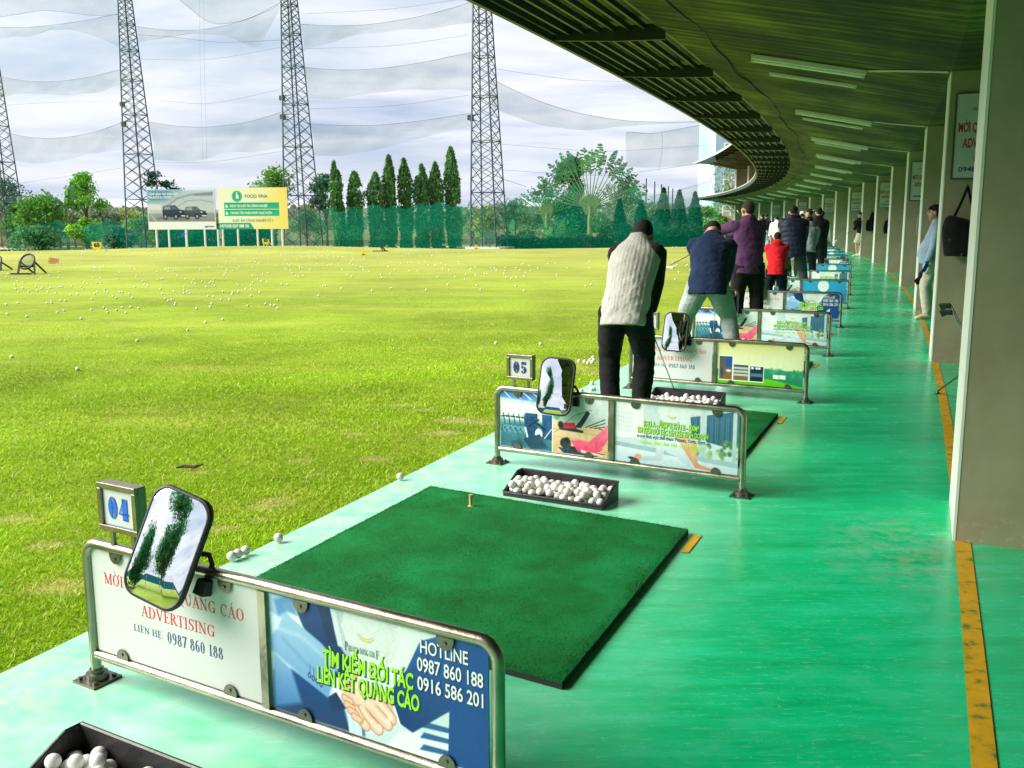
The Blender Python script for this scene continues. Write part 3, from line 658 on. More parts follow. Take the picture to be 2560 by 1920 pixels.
# tube lamps and the conduit to each column
CSL = (CZ1-CZ0)/CN
def make_lamp():
    r = empty('tube_lamp'); b = MB(); b.box((0, 0, -.03), (1.24, .075, .05)); b.build('lamp_body', M['lampbody'], r, bevel=.006)
    t = MB(); t.tube([(-.59, 0, -.075), (.59, 0, -.075)], .0135, 10); t.build('lamp_tube', M['tube'], r, True, 60)
    for x in (-.6, .6): e = MB(); e.box((x, 0, -.07), (.03, .03, .04)); e.build('tube_holder', M['boardback'], r)
    return r
lamp0 = make_lamp(); LB = ['nearest', 'second', 'third', 'fourth', 'fifth', 'sixth', 'seventh', 'eighth', 'ninth', 'tenth', 'eleventh', 'twelfth', 'thirteenth', 'fourteenth', 'fifteenth']
first = True
for k in range(0, 15):
    for j, (ds, nm) in enumerate(((.75, 'front'), (2.15, 'rear'))):
        s = 6.0*(k+1)+ds-(.18*k if k < 6 else 1.0); n = 1.42+(.06 if j else 0)
        o = lamp0 if first else copy_tree(lamp0); first = False
        if j: o.scale = (.86, .45, .55)
        o.location = arc(s, n, CZ0+n*CSL-.004); o.rotation_euler = (0, math.atan(CSL), -heading(s))
        tag(o, f'white tube lamp under the ceiling, {LB[k]} {"slim lamp" if j else "broad lamp"} counted from the near column', 'lamp', 'tube lamps on the concrete ceiling')
    cd = MB(); s = 6.0*(k+1); cd.tube([arc(s+.0, .03, CZ0-.004), arc(s+.35, .45, CZ0+.45*CSL-.014), arc(6.0*(k+1)+.75-(.18*k if k < 6 else 1.0), .82, CZ0+.82*CSL-.014)], .012, 6); cd.build('lamp_conduit', M['rim'], bld)

# ------------------------------------------------------------------ printed advertising panels
PW, PH = .705, .352          # panel size inside the tubes
def art_hand():
    a = Art(PW, PH, 230)
    def q(x, y):
        u = (x-205-(y-235)*.045)/1800; t = 235+.252*(x-205); h = 955+.083*(x-205); return (u, (y-t)/h)
    P = lambda *pts: [q(*p) for p in pts]
    a.grad('dfe9ec', 'c9dbe3'); a.ell(.5, .2, .55, .3, 'eaf0f0', .2)
    a.poly(P((1380, 1430), (1760, 1470), (1780, 1700), (1200, 1640)), 'eef3f4', .04)
    for y in (1350, 1440, 1540): a.poly(P((1570, y), (1790, y+60), (1790, y+100), (1540, y+45)), '2b5c97', .012)
    a.poly(P((395, 270), (900, 400), (870, 560), (950, 760), (1010, 900), (880, 1010), (700, 900), (560, 620)), '14407f', .02, col2='0c2c5c')
    a.poly(P((640, 340), (760, 370), (860, 690), (760, 700)), '0b2a58', .02)
    a.poly(P((758, 368), (800, 378), (890, 735), (845, 725)), 'c9def0', .01)
    a.poly(P((430, 900), (900, 1230), (960, 1440), (900, 1420), (250, 1210), (250, 900)), '1c4d8c', .03, col2='0d2f62')
    for x in (930, 985, 1040, 1100): a.poly(P((x, 1250), (x+28, 1260), (x+50, 1480), (x+22, 1470)), 'd4e3ee' if x != 1040 else '4e78a6', .01)
    a.poly(P((200, 235), (430, 290), (330, 380), (420, 480), (700, 700), (860, 880), (800, 1030), (760, 1150), (520, 960), (300, 780), (210, 720)), 'a9cbe8', .022, col2='6f9fd0')
    a.poly(P((250, 740), (420, 900), (520, 1180), (250, 1200)), '86b4dd', .04, col2='3d72b0'); a.poly(P((215, 420), (330, 480), (300, 560), (240, 600)), 'cfe4f5', .03)
    a.poly(P((260, 330), (420, 300), (480, 470), (380, 430), (300, 460)), '4b82bd', .03, .8)
    a.line(P((340, 640), (560, 860), (760, 1010)), .015, '5d8fc4', .02, .6); a.line(P((300, 560), (520, 640), (700, 790)), .02, 'd5e7f5', .025, .5)
    for i in range(4):
        c = q(590+35*i, 955+26*i); a.ell(c[0], c[1], .018, .024, '2b4d7c', .004, ring=.01); a.line([(c[0]+.003, c[1]-.02), (c[0]+.004, c[1]-.085)], .007, '33568a', .004, .8)
    a.poly(P((820, 975), (890, 1000), (870, 1130), (905, 1180), (800, 1100)), 'f4f6f7', .008)
    a.poly(P((760, 1140), (830, 1100), (920, 1240), (800, 1270)), '15335e', .01)
    a.poly(P((1520, 690), (1700, 640), (2060, 760), (2060, 1160), (1750, 1270), (1480, 1445), (1350, 1350), (1280, 1120), (1420, 920)), '2a63a8', .012, col2='12376f')
    a.line(P((1420, 980), (1560, 850), (1680, 720)), .01, '16407c', .006, .8)
    a.poly(P((1240, 1110), (1300, 1130), (1390, 1400), (1330, 1340)), 'e8eef2', .008)
    a.poly(P((865, 1010), (985, 1040), (1140, 1070), (1290, 1180), (1335, 1330), (1325, 1390), (1270, 1390), (1200, 1435), (1120, 1400), (1060, 1340), (960, 1250), (880, 1150)), 'f3d3c1', .01, col2='e3a890')
    a.poly(P((930, 1050), (990, 960), (1000, 1020), (975, 1060)), 'd8957c', .008)
    a.poly(P((1100, 1050), (1180, 1060), (1300, 1180), (1345, 1330), (1290, 1330), (1160, 1180)), 'e9b9a2', .008)
    W_ = lambda pts, w, c: a.line(P(*pts), w, c, .006)
    for pts, w in ((((1150, 1150), (1225, 1230), (1300, 1325)), .095), (((1120, 1215), (1195, 1295), (1270, 1375)), .09), (((1060, 1260), (1120, 1340), (1195, 1415)), .085), (((1000, 1250), (1040, 1320), (1090, 1385)), .075)):
        W_(pts, w+.014, 'b9735c'); W_(pts, w, 'eec3ad'); W_([(x-4, y-12) for x, y in pts], w*.35, 'f6d8c8')
    for q_ in ((905, 1150), (925, 1205), (955, 1255), (990, 1305)): W_([q_, (q_[0]+52, q_[1]+34)], .062, 'b9735c'); W_([q_, (q_[0]+52, q_[1]+34)], .048, 'edbfa8')
    a.poly(P((1000, 1060), (1150, 1080), (1240, 1160), (1150, 1240), (1060, 1230), (980, 1150)), 'f4d3c2', .03, .8)
    for q_ in ((1285, 1325), (1265, 1372), (1195, 1412)): u = q(*q_); a.ell(u[0]+.006, u[1]-.01, .025, .03, 'f6d9cf', .006)
    a.line(P((880, 1010), (1000, 1050), (1110, 1060)), .03, 'f6d8c8', .01); a.line(P((940, 1050), (985, 1000), (1000, 960)), .05, 'e6ab92', .006); a.line(P((1040, 1370), (1075, 1330)), .012, 'c9a14a', .004)
    a.poly(P((1235, 790), (1290, 770), (1300, 860), (1250, 880)), 'c9a79b', .012, .8)
    a.poly(P((1755, 560), (2100, 660), (2100, 1800), (1765, 1700)), '1d4f97', .006, col2='16458a')
    a.ell(.475, .13, .30, .33, 'd9dfe0', .012, .85); n = fbm(a.X*90, a.Y*46, 2)-.5; m = np.hypot((a.X-.475)*a.asp/.3, (a.Y-.13)/.33) < 1; a.C = np.clip(a.C+(.10*n*m)[..., None], 0, 1)
    a.grain(.03, 40); return a
def art_gym():
    a = Art(PW, PH, 230); a.grad('cfe2e6', '5f9aa6')
    a.poly([(0, 0), (.5, 0), (.5, .2), (0, .15)], '1f4fa0', .02, col2='7fb0dd'); 
    for i in range(5): a.line([(.02+.09*i, .01), (.10+.1*i, .15)], .016, 'e8f2ff', .008)
    a.poly([(0, .2), (.5, .25), (.5, .55), (0, .5)], 'e3ecdf', .04); a.poly([(0, .58), (.5, .5), (.5, 1), (0, 1)], '3e7c88', .05, col2='28606c')
    R = random.Random(3)
    for i in range(5):
        x = .03+.05*i; a.line([(x, .42), (x+.02, .66), (x-.02, .72)], .02, '27485c', .008); a.line([(x-.02, .48), (x+.04, .46)], .018, '1c3848', .008); a.ell(x+.02, .68, .05, .06, '6fa3b4', .01, ring=.02)
    a.poly([(.24, .38), (.36, .38), (.36, .86), (.24, .84)], '1f4f86', .01, col2='173a64'); a.poly([(.40, .38), (.5, .38), (.5, .8), (.41, .8)], '24588f', .01, col2='1a3f6c')
    for y in (.45, .5, .55, .6): a.line([(.25, y), (.35, y)], .01, '0d2440', .004)
    for _ in range(9):
        x = R.uniform(.2, .46); y = R.uniform(.6, .95); a.line([(x, y), (x+R.uniform(-.1, .12), y-R.uniform(.05, .22))], R.uniform(.015, .04), R.choice(['d7e6ea', '16344c', '9fc4cf', '0e2638']), .008)
    a.ell(.37, .72, .07, .09, 'd9e6ea', .01); a.poly([(.22, .84), (.38, .72), (.46, .95), (.3, 1)], '1b3e58', .02); a.poly([(.10, .9), (.2, .84), (.24, .95), (.12, 1)], '234e66', .02)
    a.poly([(.5, 0), (1, 0), (1, .5), (.5, .46)], 'dfe8e6', .008, col2='b9cfca'); a.poly([(.5, .44), (1, .48), (1, 1), (.5, 1)], 'e2c8a0', .01, col2='cfa877')
    for y in (.6, .72, .86): a.line([(.5, y), (1, y+.04)], .012, 'b58c5c', .006, .6)
    a.line([(.52, .66), (.7, .34), (.86, .22)], .008, '3b4a52', .004); a.poly([(.60, .52), (.78, .58), (.78, .62), (.56, .6)], '26323c', .01)
    a.ell(.575, .52, .05, .06, '222a30', .01); a.poly([(.6, .48), (.7, .46), (.72, .56), (.6, .57)], 'c92c46', .01); a.poly([(.7, .54), (.76, .54), (.84, .28), (.81, .24), (.76, .4)], '1d2c44', .01)
    for i in range(4): a.line([(.8+.04*i, .52), (.97, .36+.06*i)], .014, '1f2930', .006)
    a.poly([(.55, .9), (.98, .93), (.9, .99), (.6, .99)], '1e3a58', .01)
    a.ell(.62, .82, .10, .09, '272b30', .01); a.poly([(.64, .86), (.66, .98), (.73, .96), (.71, .86)], '202830', .01)
    a.poly([(.66, .76), (.78, .74), (.9, .80), (.96, .86), (.9, .92), (.74, .94), (.7, .86)], 'ee5f7e', .012, col2='d93a60'); a.poly([(.82, .78), (1.0, .44), (1.0, .68), (.93, .9), (.86, .9)], 'f4849b', .012, col2='e0466b')
    a.poly([(.76, .9), (.97, .95), (.95, .98), (.76, .95)], 'eac0a8', .008); a.ell(.635, .77, .045, .05, '16191c', .01)
    a.ell(.535, .38, .06, .06, '3f9a5b', .02, .7); a.line([(.498, 0), (.498, 1)], .012, 'e9f0ee', .004); a.grain(.14, 16, 4); return a
def art_yoga():
    a = Art(PW, PH, 230); a.grad('dfe9ea', 'bcd0d6'); a.poly([(0, 0), (.25, 0), (.25, .6), (0, .6)], 'e9f1ee', .03)
    for x in (.03, .05, .07, .09, .11, .13):
        a.line([(x, .2), (x, .52)], .012, 'b9cfcf', .006, .7)
    for y in (.2, .27, .34, .41, .48): a.line([(.02, y), (.15, y+.02)], .010, 'a9c4c6', .005, .7)
    a.poly([(.27, .05), (.38, .03), (.38, .5), (.27, .5)], 'c8dbdf', .01)
    a.poly([(.62, .18), (1, .02), (1, .62), (.64, .5)], '4a7a9a', .01, col2='2f5f78'); R = random.Random(5)
    for i in range(26):
        x = .64+.014*i; a.line([(x, .14), (x, .55)], .006, '7fa6ba' if i % 3 else '1d4560', .004, .6)
    for _ in range(60):
        a.ell(R.uniform(.66, 1), R.uniform(.5, .8), .03, .035, R.choice(['6f9a5a', 'cfdcc6', '3f7048', '9fbf8a']), .012, .8)
    for x, w in ((.24, .03), (.41, .02), (.7, .05), (.955, .03)): a.poly([(x, 0), (x+w, 0), (x+w, .92), (x, .9)], 'd4e2e6', .008, col2='a4c0ca')
    a.poly([(0, .68), (1, .82), (1, .92), (0, .76)], '9db8c4', .01); a.poly([(0, .75), (1, .9), (1, 1), (0, 1)], 'dbe7ec', .01, col2='b5cad6')
    a.poly([(.34, .6), (.5, .56), (.58, .64), (.62, .8), (.66, .98), (.60, .97), (.52, .82), (.44, .78)], 'e6ecf2', .012, col2='b3c0ce'); a.poly([(.36, .62), (.43, .64), (.4, .92), (.2, .96), (.19, .90), (.34, .86)], 'dfe6ee', .012, col2='aebccb')
    a.poly([(.5, .5), (.58, .46), (.64, .62), (.58, .7)], 'e8b79a', .012); a.poly([(.56, .66), (.62, .64), (.70, .9), (.8, .95), (.79, .99), (.67, .97)], 'dfa585', .01, col2='c98b6a'); a.ell(.655, .68, .06, .13, 'd9b57a', .02); a.ell(.2, .9, .06, .05, 'd39a7c', .01); a.ell(.14, .93, .05, .02, '33302f', .008)
    a.ell(.49, .12, .26, .24, 'e3ebec', .02, .8); a.grain(.07, 18, 6); return a
def art_range():
    a = Art(PW, PH, 200); a.grad('d6d27e', 'eef0cf'); a.poly([(0, .25), (1, .2), (1, .75), (0, .7)], 'e3ecc4', .2, .8)
    for i in range(9): a.line([(.3+.08*i, .28), (.3+.08*i, .72)], .006, 'b9cdb0', .005, .6)
    a.poly([(0, .66), (.4, .62), (.6, .6), (.8, .62), (1, .6), (1, .98), (0, .9)], '2f9a72', .03, col2='1c7a58')
    R = random.Random(8)
    for _ in range(40): a.ell(R.uniform(.4, 1), R.uniform(.6, .75), .03, .04, R.choice(['1f7f60', '2f9b70', '4fae7c']), .015, .7)
    a.poly([(0, .84), (.35, .78), (.7, .86), (1, .97), (1, 1.02), (0, 1.02)], '6ecb1f', .02, col2='4fb312')
    for x, w, y in ((.02, .17, .34), (.19, .19, .52), (.385, .17, .54)):
        a.poly([(x, y), (x+w, y), (x+w, .93), (x, .93)], 'f2f2ea', .006); a.poly([(x+.008, y+.02), (x+w-.008, y+.02), (x+w-.008, .91), (x+.008, .91)], ['4a5260', '9fc7b0', '1a2c44'][int(x*5.2)], .006, col2=['8a6038', '5f9a86', '0e2236'][int(x*5.2)])
    a.poly([(.11, .36), (.18, .36), (.18, .6), (.11, .62)], '1b4fa0', .02); a.ell(.06, .75, .03, .1, '22406a', .02); a.ell(.14, .7, .06, .03, 'd6e6f2', .015)
    for y in (.62, .7, .78): a.line([(.21, y), (.36, y)], .05, 'cfe4d8', .01, .8)
    for x in (.42, .47, .5): a.ell(x, .6, .035, .03, 'e6eef6', .012)
    a.poly([(.4, .72), (.54, .72), (.54, .8), (.4, .8)], '5f86a8', .02, .8)
    for x in (.66, .735): a.poly([(x, .72), (x+.068, .725), (x+.068, .82), (x, .81)], 'eef0ea', .005)
    a.grain(.04, 26, 3); return a
def art_blue():
    a = Art(PW, PH, 160); a.grad('2fa3cf', '1b86bb'); a.ell(.48, .28, .25, .27, 'dfeaec', .012); n = fbm(a.X*60, a.Y*30, 4)-.5
    m = np.hypot((a.X-.48)*a.asp/.25, (a.Y-.28)/.27) < 1; a.C = np.clip(a.C+(.12*n*m)[..., None], 0, 1); a.poly([(0, .75), (1, .6), (1, 1), (0, 1)], '1676ad', .15, .8); a.grain(.04, 20); return a
PRINT = {n: f().mesh('printed_picture', M['print']) for n, f in (('hand', art_hand), ('gym', art_gym), ('yoga', art_yoga), ('range', art_range), ('blue', art_blue))}
_pm = {}
def panel_parts(kind):
    "list of (name, mesh) laid on the board; board local frame: x along, z up, picture facing -y"
    if kind in _pm: return _pm[kind]
    L = []; Y = -.0024 if kind == 'white' else -.0034
    def ink(name, fn, m):
        for f in fn if isinstance(fn, (list, tuple)) else (fn,):
            mb = MB(); f(mb); L.append((name, mb.mesh(name, m)))
    ser = lambda t, T=.15, th=.055: serif(t, T, th)
    if kind == 'white':
        ink('red_lettering', (lambda b: place_text(b, ser('MỜI LIÊN KẾT QUẢNG CÁO'), PW*.5, .232, .036, Y, width=.60, align='c'), lambda b: place_text(b, ser('ADVERTISING'), PW*.53, .158, .036, Y, width=.315, align='c')), M['redink'])
        ink('navy_lettering', (lambda b: place_text(b, ser('LIÊN HỆ:'), .175, .103, .0215, Y, width=.135), lambda b: place_text(b, ser('0987 860 188', .17), .325, .096, .036, Y, width=.235)), M['navyink'])
    if kind in ('hand', 'yoga', 'blue'):
        def logo(b):
            cx, cz = (.475*PW, PH*.86) if kind != 'blue' else (.48*PW, PH*.75)
            for r, dz, w in ((.034, 0, .0042), (.027, .004, .003)):
                n = 16
                for i in range(n):
                    a0, a1 = [math.radians(205+(330-205)*k/n) for k in (i, i+1)]; k0 = w*math.sin(PI*i/n)+.0004; k1 = w*math.sin(PI*(i+1)/n)+.0004
                    b.add([(cx+r*math.cos(a0), Y, cz+r*math.sin(a0)), (cx+r*math.cos(a1), Y, cz+r*math.sin(a1)), (cx+(r-k1)*math.cos(a1), Y, cz+(r-k1)*math.sin(a1)), (cx+(r-k0)*math.cos(a0), Y, cz+(r-k0)*math.sin(a0))], [(0, 1, 2, 3)])
        ink('gold_emblem', logo, M['goldink'])
    if kind in ('hand', 'yoga'):
        ink('green_lettering', lambda b: (place_text(b, ser('P', .15), .375*PW, PH*.66, .024, Y, xs=.72), place_text(b, ser('HUONG DONG GOL'), .375*PW+.013, PH*.66, .0165, Y, width=.088), place_text(b, ser('F'), .375*PW+.102, PH*.655, .024, Y, xs=.72)), M['tealink'])
    if kind == 'hand':
        def lime(y, off, o=(0, 0)):
            return (lambda b: place_text(b, sans('TÌM KIẾM ĐỐI TÁC', off), .265*PW, PH*.50, .042, y, width=.42*PW, cap=.69, slant=.04, off=o), lambda b: place_text(b, sans('LIÊN KẾT QUẢNG CÁO', off), .235*PW, PH*.345, .042, y, width=.475*PW, cap=.69, slant=.04, off=o))
        ink('lettering_edge', lime(Y, .056, (.0026, -.0026)), M['limeedge']); ink('lime_lettering', lime(Y-.0004, .028), M['limeink'])
        def white(y, off, o=(0, 0)):
            return [lambda b: place_text(b, sans('HOTLINE', off), .82*PW, PH*.80, .034, y, width=.2*PW, align='c', cap=.69, off=o)]+[(lambda b, t=t, i=i: place_text(b, sans(t, off), .705*PW, PH*(.66-.145*i), .036, y, width=.275*PW, cap=.69, off=o)) for i, t in enumerate(('0987 860 188', '0916 586 201'))]
        ink('lettering_edge', white(Y, .05, (.0012, -.0012)), M['navyink']); ink('white_lettering', white(Y-.0004, .012), M['whiteink'])
    if kind == 'yoga':
        def t(y, off, o=(0, 0)):
            return [lambda b: place_text(b, sans('KHU A - 700M² & KHU B - 500M²', off), .24*PW, PH*.61, .029, y, width=.45*PW, cap=.69, slant=.04, off=o), lambda b: place_text(b, sans('TÌM KIẾM ĐỐI TÁC LIÊN KẾT KINH DOANH', off), .185*PW, PH*.50, .029, y, width=.58*PW, cap=.69, slant=.04, off=o)]
        ink('lettering_edge', t(Y, .05, (.0018, -.0018))+[lambda b: (place_text(b, sans('trong lĩnh vực thể thao: Fitness, Yoga, Gym...', .02), .185*PW, PH*.42, .019, Y, width=.58*PW, cap=.69),)], M['limeedge'])
        ink('lime_lettering', t(Y-.0004, .025)+[lambda b: place_text(b, sans('Hotline: 0987 860 188 - 0916 586 201', .02), .21*PW, PH*.325, .017, Y, width=.52*PW, cap=.69)], M['limeink'])
    if kind == 'blue':
        ink('white_lettering', (lambda b: place_text(b, sans('PHUONG DONG GOLF', .02), .48*PW, PH*.36, .032, Y, width=.46*PW, align='c', cap=.69), lambda b: place_text(b, sans('GOLF BOOKING - TOUR & EVENTS', .01), .48*PW, PH*.23, .022, Y, width=.62*PW, align='c', cap=.69)), M['whiteink'])
    _pm[kind] = L; return L

# ------------------------------------------------------------------ railings
RW, RH, RL = 1.502, .466, .092     # width, height of top tube, height of lower tube
TR = .0165
def rail_protos():
    d = {}
    f = MB(); r = .05; pts = [(0, 0, .012), (0, 0, RH-r)]+[(r-r*math.cos(a), 0, RH-r+r*math.sin(a)) for a in np.linspace(.2, PI/2, 6)]
    pts += [(RW-r+r*math.sin(a), 0, RH-r+r*math.cos(a)) for a in np.linspace(0, PI/2-.2, 6)]+[(RW, 0, RH-r), (RW, 0, .012)]
    f.tube(pts, TR, 14, ref=(0, 1, 0)); d['frame'] = f.mesh('tube_frame', M['steel'], True, 60)
    f = MB(); f.tube([(TR*.8, 0, RL), (RW-TR*.8, 0, RL)], TR*.95, 14); d['low'] = f.mesh('lower_tube', M['steel'], True, 60)
    f = MB(); f.box((RW/2, 0, (RH+RL)/2), (.027, .027, RH-RL-TR*1.7)); d['mid'] = f.mesh('middle_post', M['steel'])
    f = MB(); f.box((0, 0, .004), (.105, .105, .008)); f.tube([(0, 0, .008), (0, 0, .028), (0, 0, .03), (0, 0, .042)], [.036, .034, .024, .022], 18)
    for x in (-.036, .036):
        for y in (-.036, .036): f.tube([(x, y, .008), (x, y, .017)], .007, 6)
    d['foot'] = f.mesh('foot_plate', M['darksteel'])
    f = MB(); h = [(.026*math.cos(a), 0, -.030*math.sin(a)) for a in np.linspace(0, PI, 10)]; f.prism(h, (0, -.009, 0), (0, -.006, 0)); f.box((0, .002, .002), (.052, .022, .004)); f.tube([(0, -.009, -.012), (0, -.0125, -.012)], .005, 8); d['clip'] = f.mesh('panel_clip', M['darksteel'])
    f = MB(); f.box((PW/2, .0, PH/2), (PW, .004, PH)); d['board'] = f.mesh('panel', M['boardback'])
    return d
RP = rail_protos()
def mirror_meshes():
    w, h, r = .20, .315, .048; out = []
    for cx, cz, a0 in ((w/2-r, h/2-r, 0), (-w/2+r, h/2-r, 90), (-w/2+r, -h/2+r, 180), (w/2-r, -h/2+r, 270)):
        out += [(cx+r*math.cos(math.radians(a0+a)), cz+r*math.sin(math.radians(a0+a))) for a in range(0, 91, 10)]
    g = MB(); n = len(out); rings = []; bulge = lambda x, z: -.022*(1-(x*x/(.12*.12)+z*z/(.18*.18))*.5)
    for k in np.linspace(1, .04, 12): rings.append([Vector((x*k, bulge(x*k, z*k), z*k)) for x, z in out])
    vs = [p for q in rings for p in q]+[Vector((0, bulge(0, 0), 0))]; fs = [(i*n+j, i*n+(j+1) % n, (i+1)*n+(j+1) % n, (i+1)*n+j) for i in range(11) for j in range(n)]+[(11*n+j, 11*n+(j+1) % n, 12*n) for j in range(n)]
    g.add(vs, fs); glass = g.mesh('mirror_glass', M['mirror'], True)
    b = MB(); b.tube([(x*1.0, -.014, z*1.0) for x, z in out], .0085, 8, closed=True, ref=(0, 1, 0)); b.ring_faces([[Vector((x*k, y, z*k)) for x, z in out] for k, y in ((1.02, -.012), (1.03, .0), (.9, .02), (.55, .034), (.05, .038))]); shell = b.mesh('mirror_shell', M['rubber'], True, 40)
    a = MB(); a.tube([(.03, .035, .0), (.095, .05, .012), (.112, .054, -.01), (.112, .055, -.065)], .008, 8); a.box((.112, .055, -.078), (.034, .044, .044)); arm = a.mesh('mirror_arm', M['rubber'], True, 40)
    return glass, shell, arm
MGL, MSH, MAR = mirror_meshes()
DIG = {}
def number_sign(txt, parent, x, z, ink, pole=.07):
    w, h = .172, .148
    f = MB(); 
    for p in (-.045, .05): f.box((p, .004, -h/2-pole/2+.004), (.016, .012, pole))
    f.prism([(-w/2, 0, -h/2), (w/2, 0, -h/2), (w/2, 0, h/2), (-w/2, 0, h/2)], (0, .0, 0), (0, .03, 0))
    for a, b in (((-w/2, -h/2+.008), (w/2, -h/2+.008)), ((-w/2, h/2-.008), (w/2, h/2-.008))): f.box(((a[0]+b[0])/2, -.006, a[1]), (w, .012, .018))
    for a in (-w/2+.008, w/2-.008): f.box((a, -.006, 0), (.018, .0122, h-.034))
    o = f.build('number_sign', M['steel'], parent, bevel=.002, loc=(x, -.01, z), rot=(0, 0, 0))
    b = MB(); b.box((0, -.0025, 0), (w-.034, .003, h-.034)); b.build('number_card', M['boardback'], o)
    e = MB(); W, H = w-.035, h-.035
    for sx in (-1, 1): e.box((sx*W/2, -.0046, 0), (.0028, .001, H+.0028))
    for sz in (-1, 1): e.box((0, -.0046, sz*H/2), (W-.0028, .001, .0028))
    if ink is M['blueink']: e.build('card_border', ink, o)
    t = MB(); place_text(t, serif(txt, .30, .05), 0, -.034, .068, -.0062, width=.098, align='c'); t.build('number', ink, o)
RAILS = {}
def railing(k, R, ang, left, right, label, num=None, mirror=None):
    hx = Vector((math.cos(ang), -math.sin(ang), 0)); L = Vector((R[0], R[1], 0))-hx*RW
    t = tag(empty('advert_railing', L, -ang), label, 'railing', 'advert railings between the bays'); RAILS[k] = t
    link('tube_frame', RP['frame'], t); link('lower_tube', RP['low'], t); link('middle_post', RP['mid'], t)
    for x in (0, RW): link('foot_plate', RP['foot'], t, (x, 0, 0))
    z0 = RL+TR+.0025
    for x0, kind in ((TR+.006, left), (RW/2+.0195, right)):
        b = link('panel', RP['board'], t, (x0, 0, z0))
        if kind in PRINT: link('printed_picture', PRINT[kind], b, (0, -.0027, 0))
        for nm, me in panel_parts(kind): link(nm, me, b)
        for u in (.17, .83):
            link('panel_clip', RP['clip'], t, (x0+PW*u, 0, RH-TR-.002)); link('panel_clip', RP['clip'], t, (x0+PW*u, 0, RL+TR+.002), (0, PI, 0))
    if num: number_sign(num[0], t, num[1], num[2], num[3])
    if mirror:
        x, y, z, rx, ry, rz = mirror
        sh = link('mirror', MSH, t, (x, y, z), (rx, ry, rz)); link('mirror_glass', MGL, sh, (0, -.010, 0)); link('mirror_arm', MAR, sh)
    return t
RI = [(4, (-.035, 2.133), .524, 'white', 'hand', 'railing at bay 04 with a handshake poster, nearest of the row'),
      (5, (1.220, 4.939), .512, 'gym', 'yoga', 'railing at bay 05 with gym and yoga posters, behind the nearest mat'),
      (6, (2.354, 7.573), .501, 'white', 'range', 'railing at bay 06 with a yellow and green range poster'),
      (7, (3.404, 10.233), .493, 'gym', 'yoga', 'railing with gym and yoga posters right behind the man in pale grey trousers'),
      (8, (4.458, 12.993), .473, 'white', 'hand', 'railing with a second handshake poster, beside the boy in red'),
      (9, (5.515, 15.772), .453, 'gym', 'blue', 'railing with a large sky blue poster, third beyond the bay 06 sign'),
      (10, (6.533, 18.593), .433, 'gym', 'yoga', 'railing with a yoga poster next after the large sky blue one')]
for k in range(11, 27):
    s = 15.09+3.0*(k-10); p = arc(s, 1.05); kinds = {0: ('blue', 'blue'), 1: ('white', 'hand'), 2: ('gym', 'yoga'), 3: ('white', 'blue'), 4: ('white', 'hand')}[(k-11) % 5]
    what = {'blue': 'sky blue poster', 'hand': 'handshake poster', 'yoga': 'pale yoga poster'}[kinds[1]]
    RI.append((k, (p.x, p.y), heading(s)+.108, kinds[0], kinds[1], f'small far railing with a {what}, {LB[k-11] if k-11 < 15 else "sixteenth"} of the far railings'.replace('nearest of', 'first of')))
for k, R, a, l, r, lab in RI:
    num = {4: ('04', .185, .602, M['blueink']), 5: ('05', .165, .600, M['navyink']), 6: ('06', .165, .600, M['navyink'])}.get(k)
    mir = {4: (.455, -.055, .540, -.315, .24, .10), 5: (.425, -.05, .512, -.21, .05, .10), 6: (.42, -.05, .52, -.21, .04, .07), 7: (.42, -.05, .52, -.21, -.06, .05)}.get(k, (.40, -.05, .50, -.18, .02, .42) if k < 16 else None)
    railing(k, R, a, l, r, lab, num, mir)

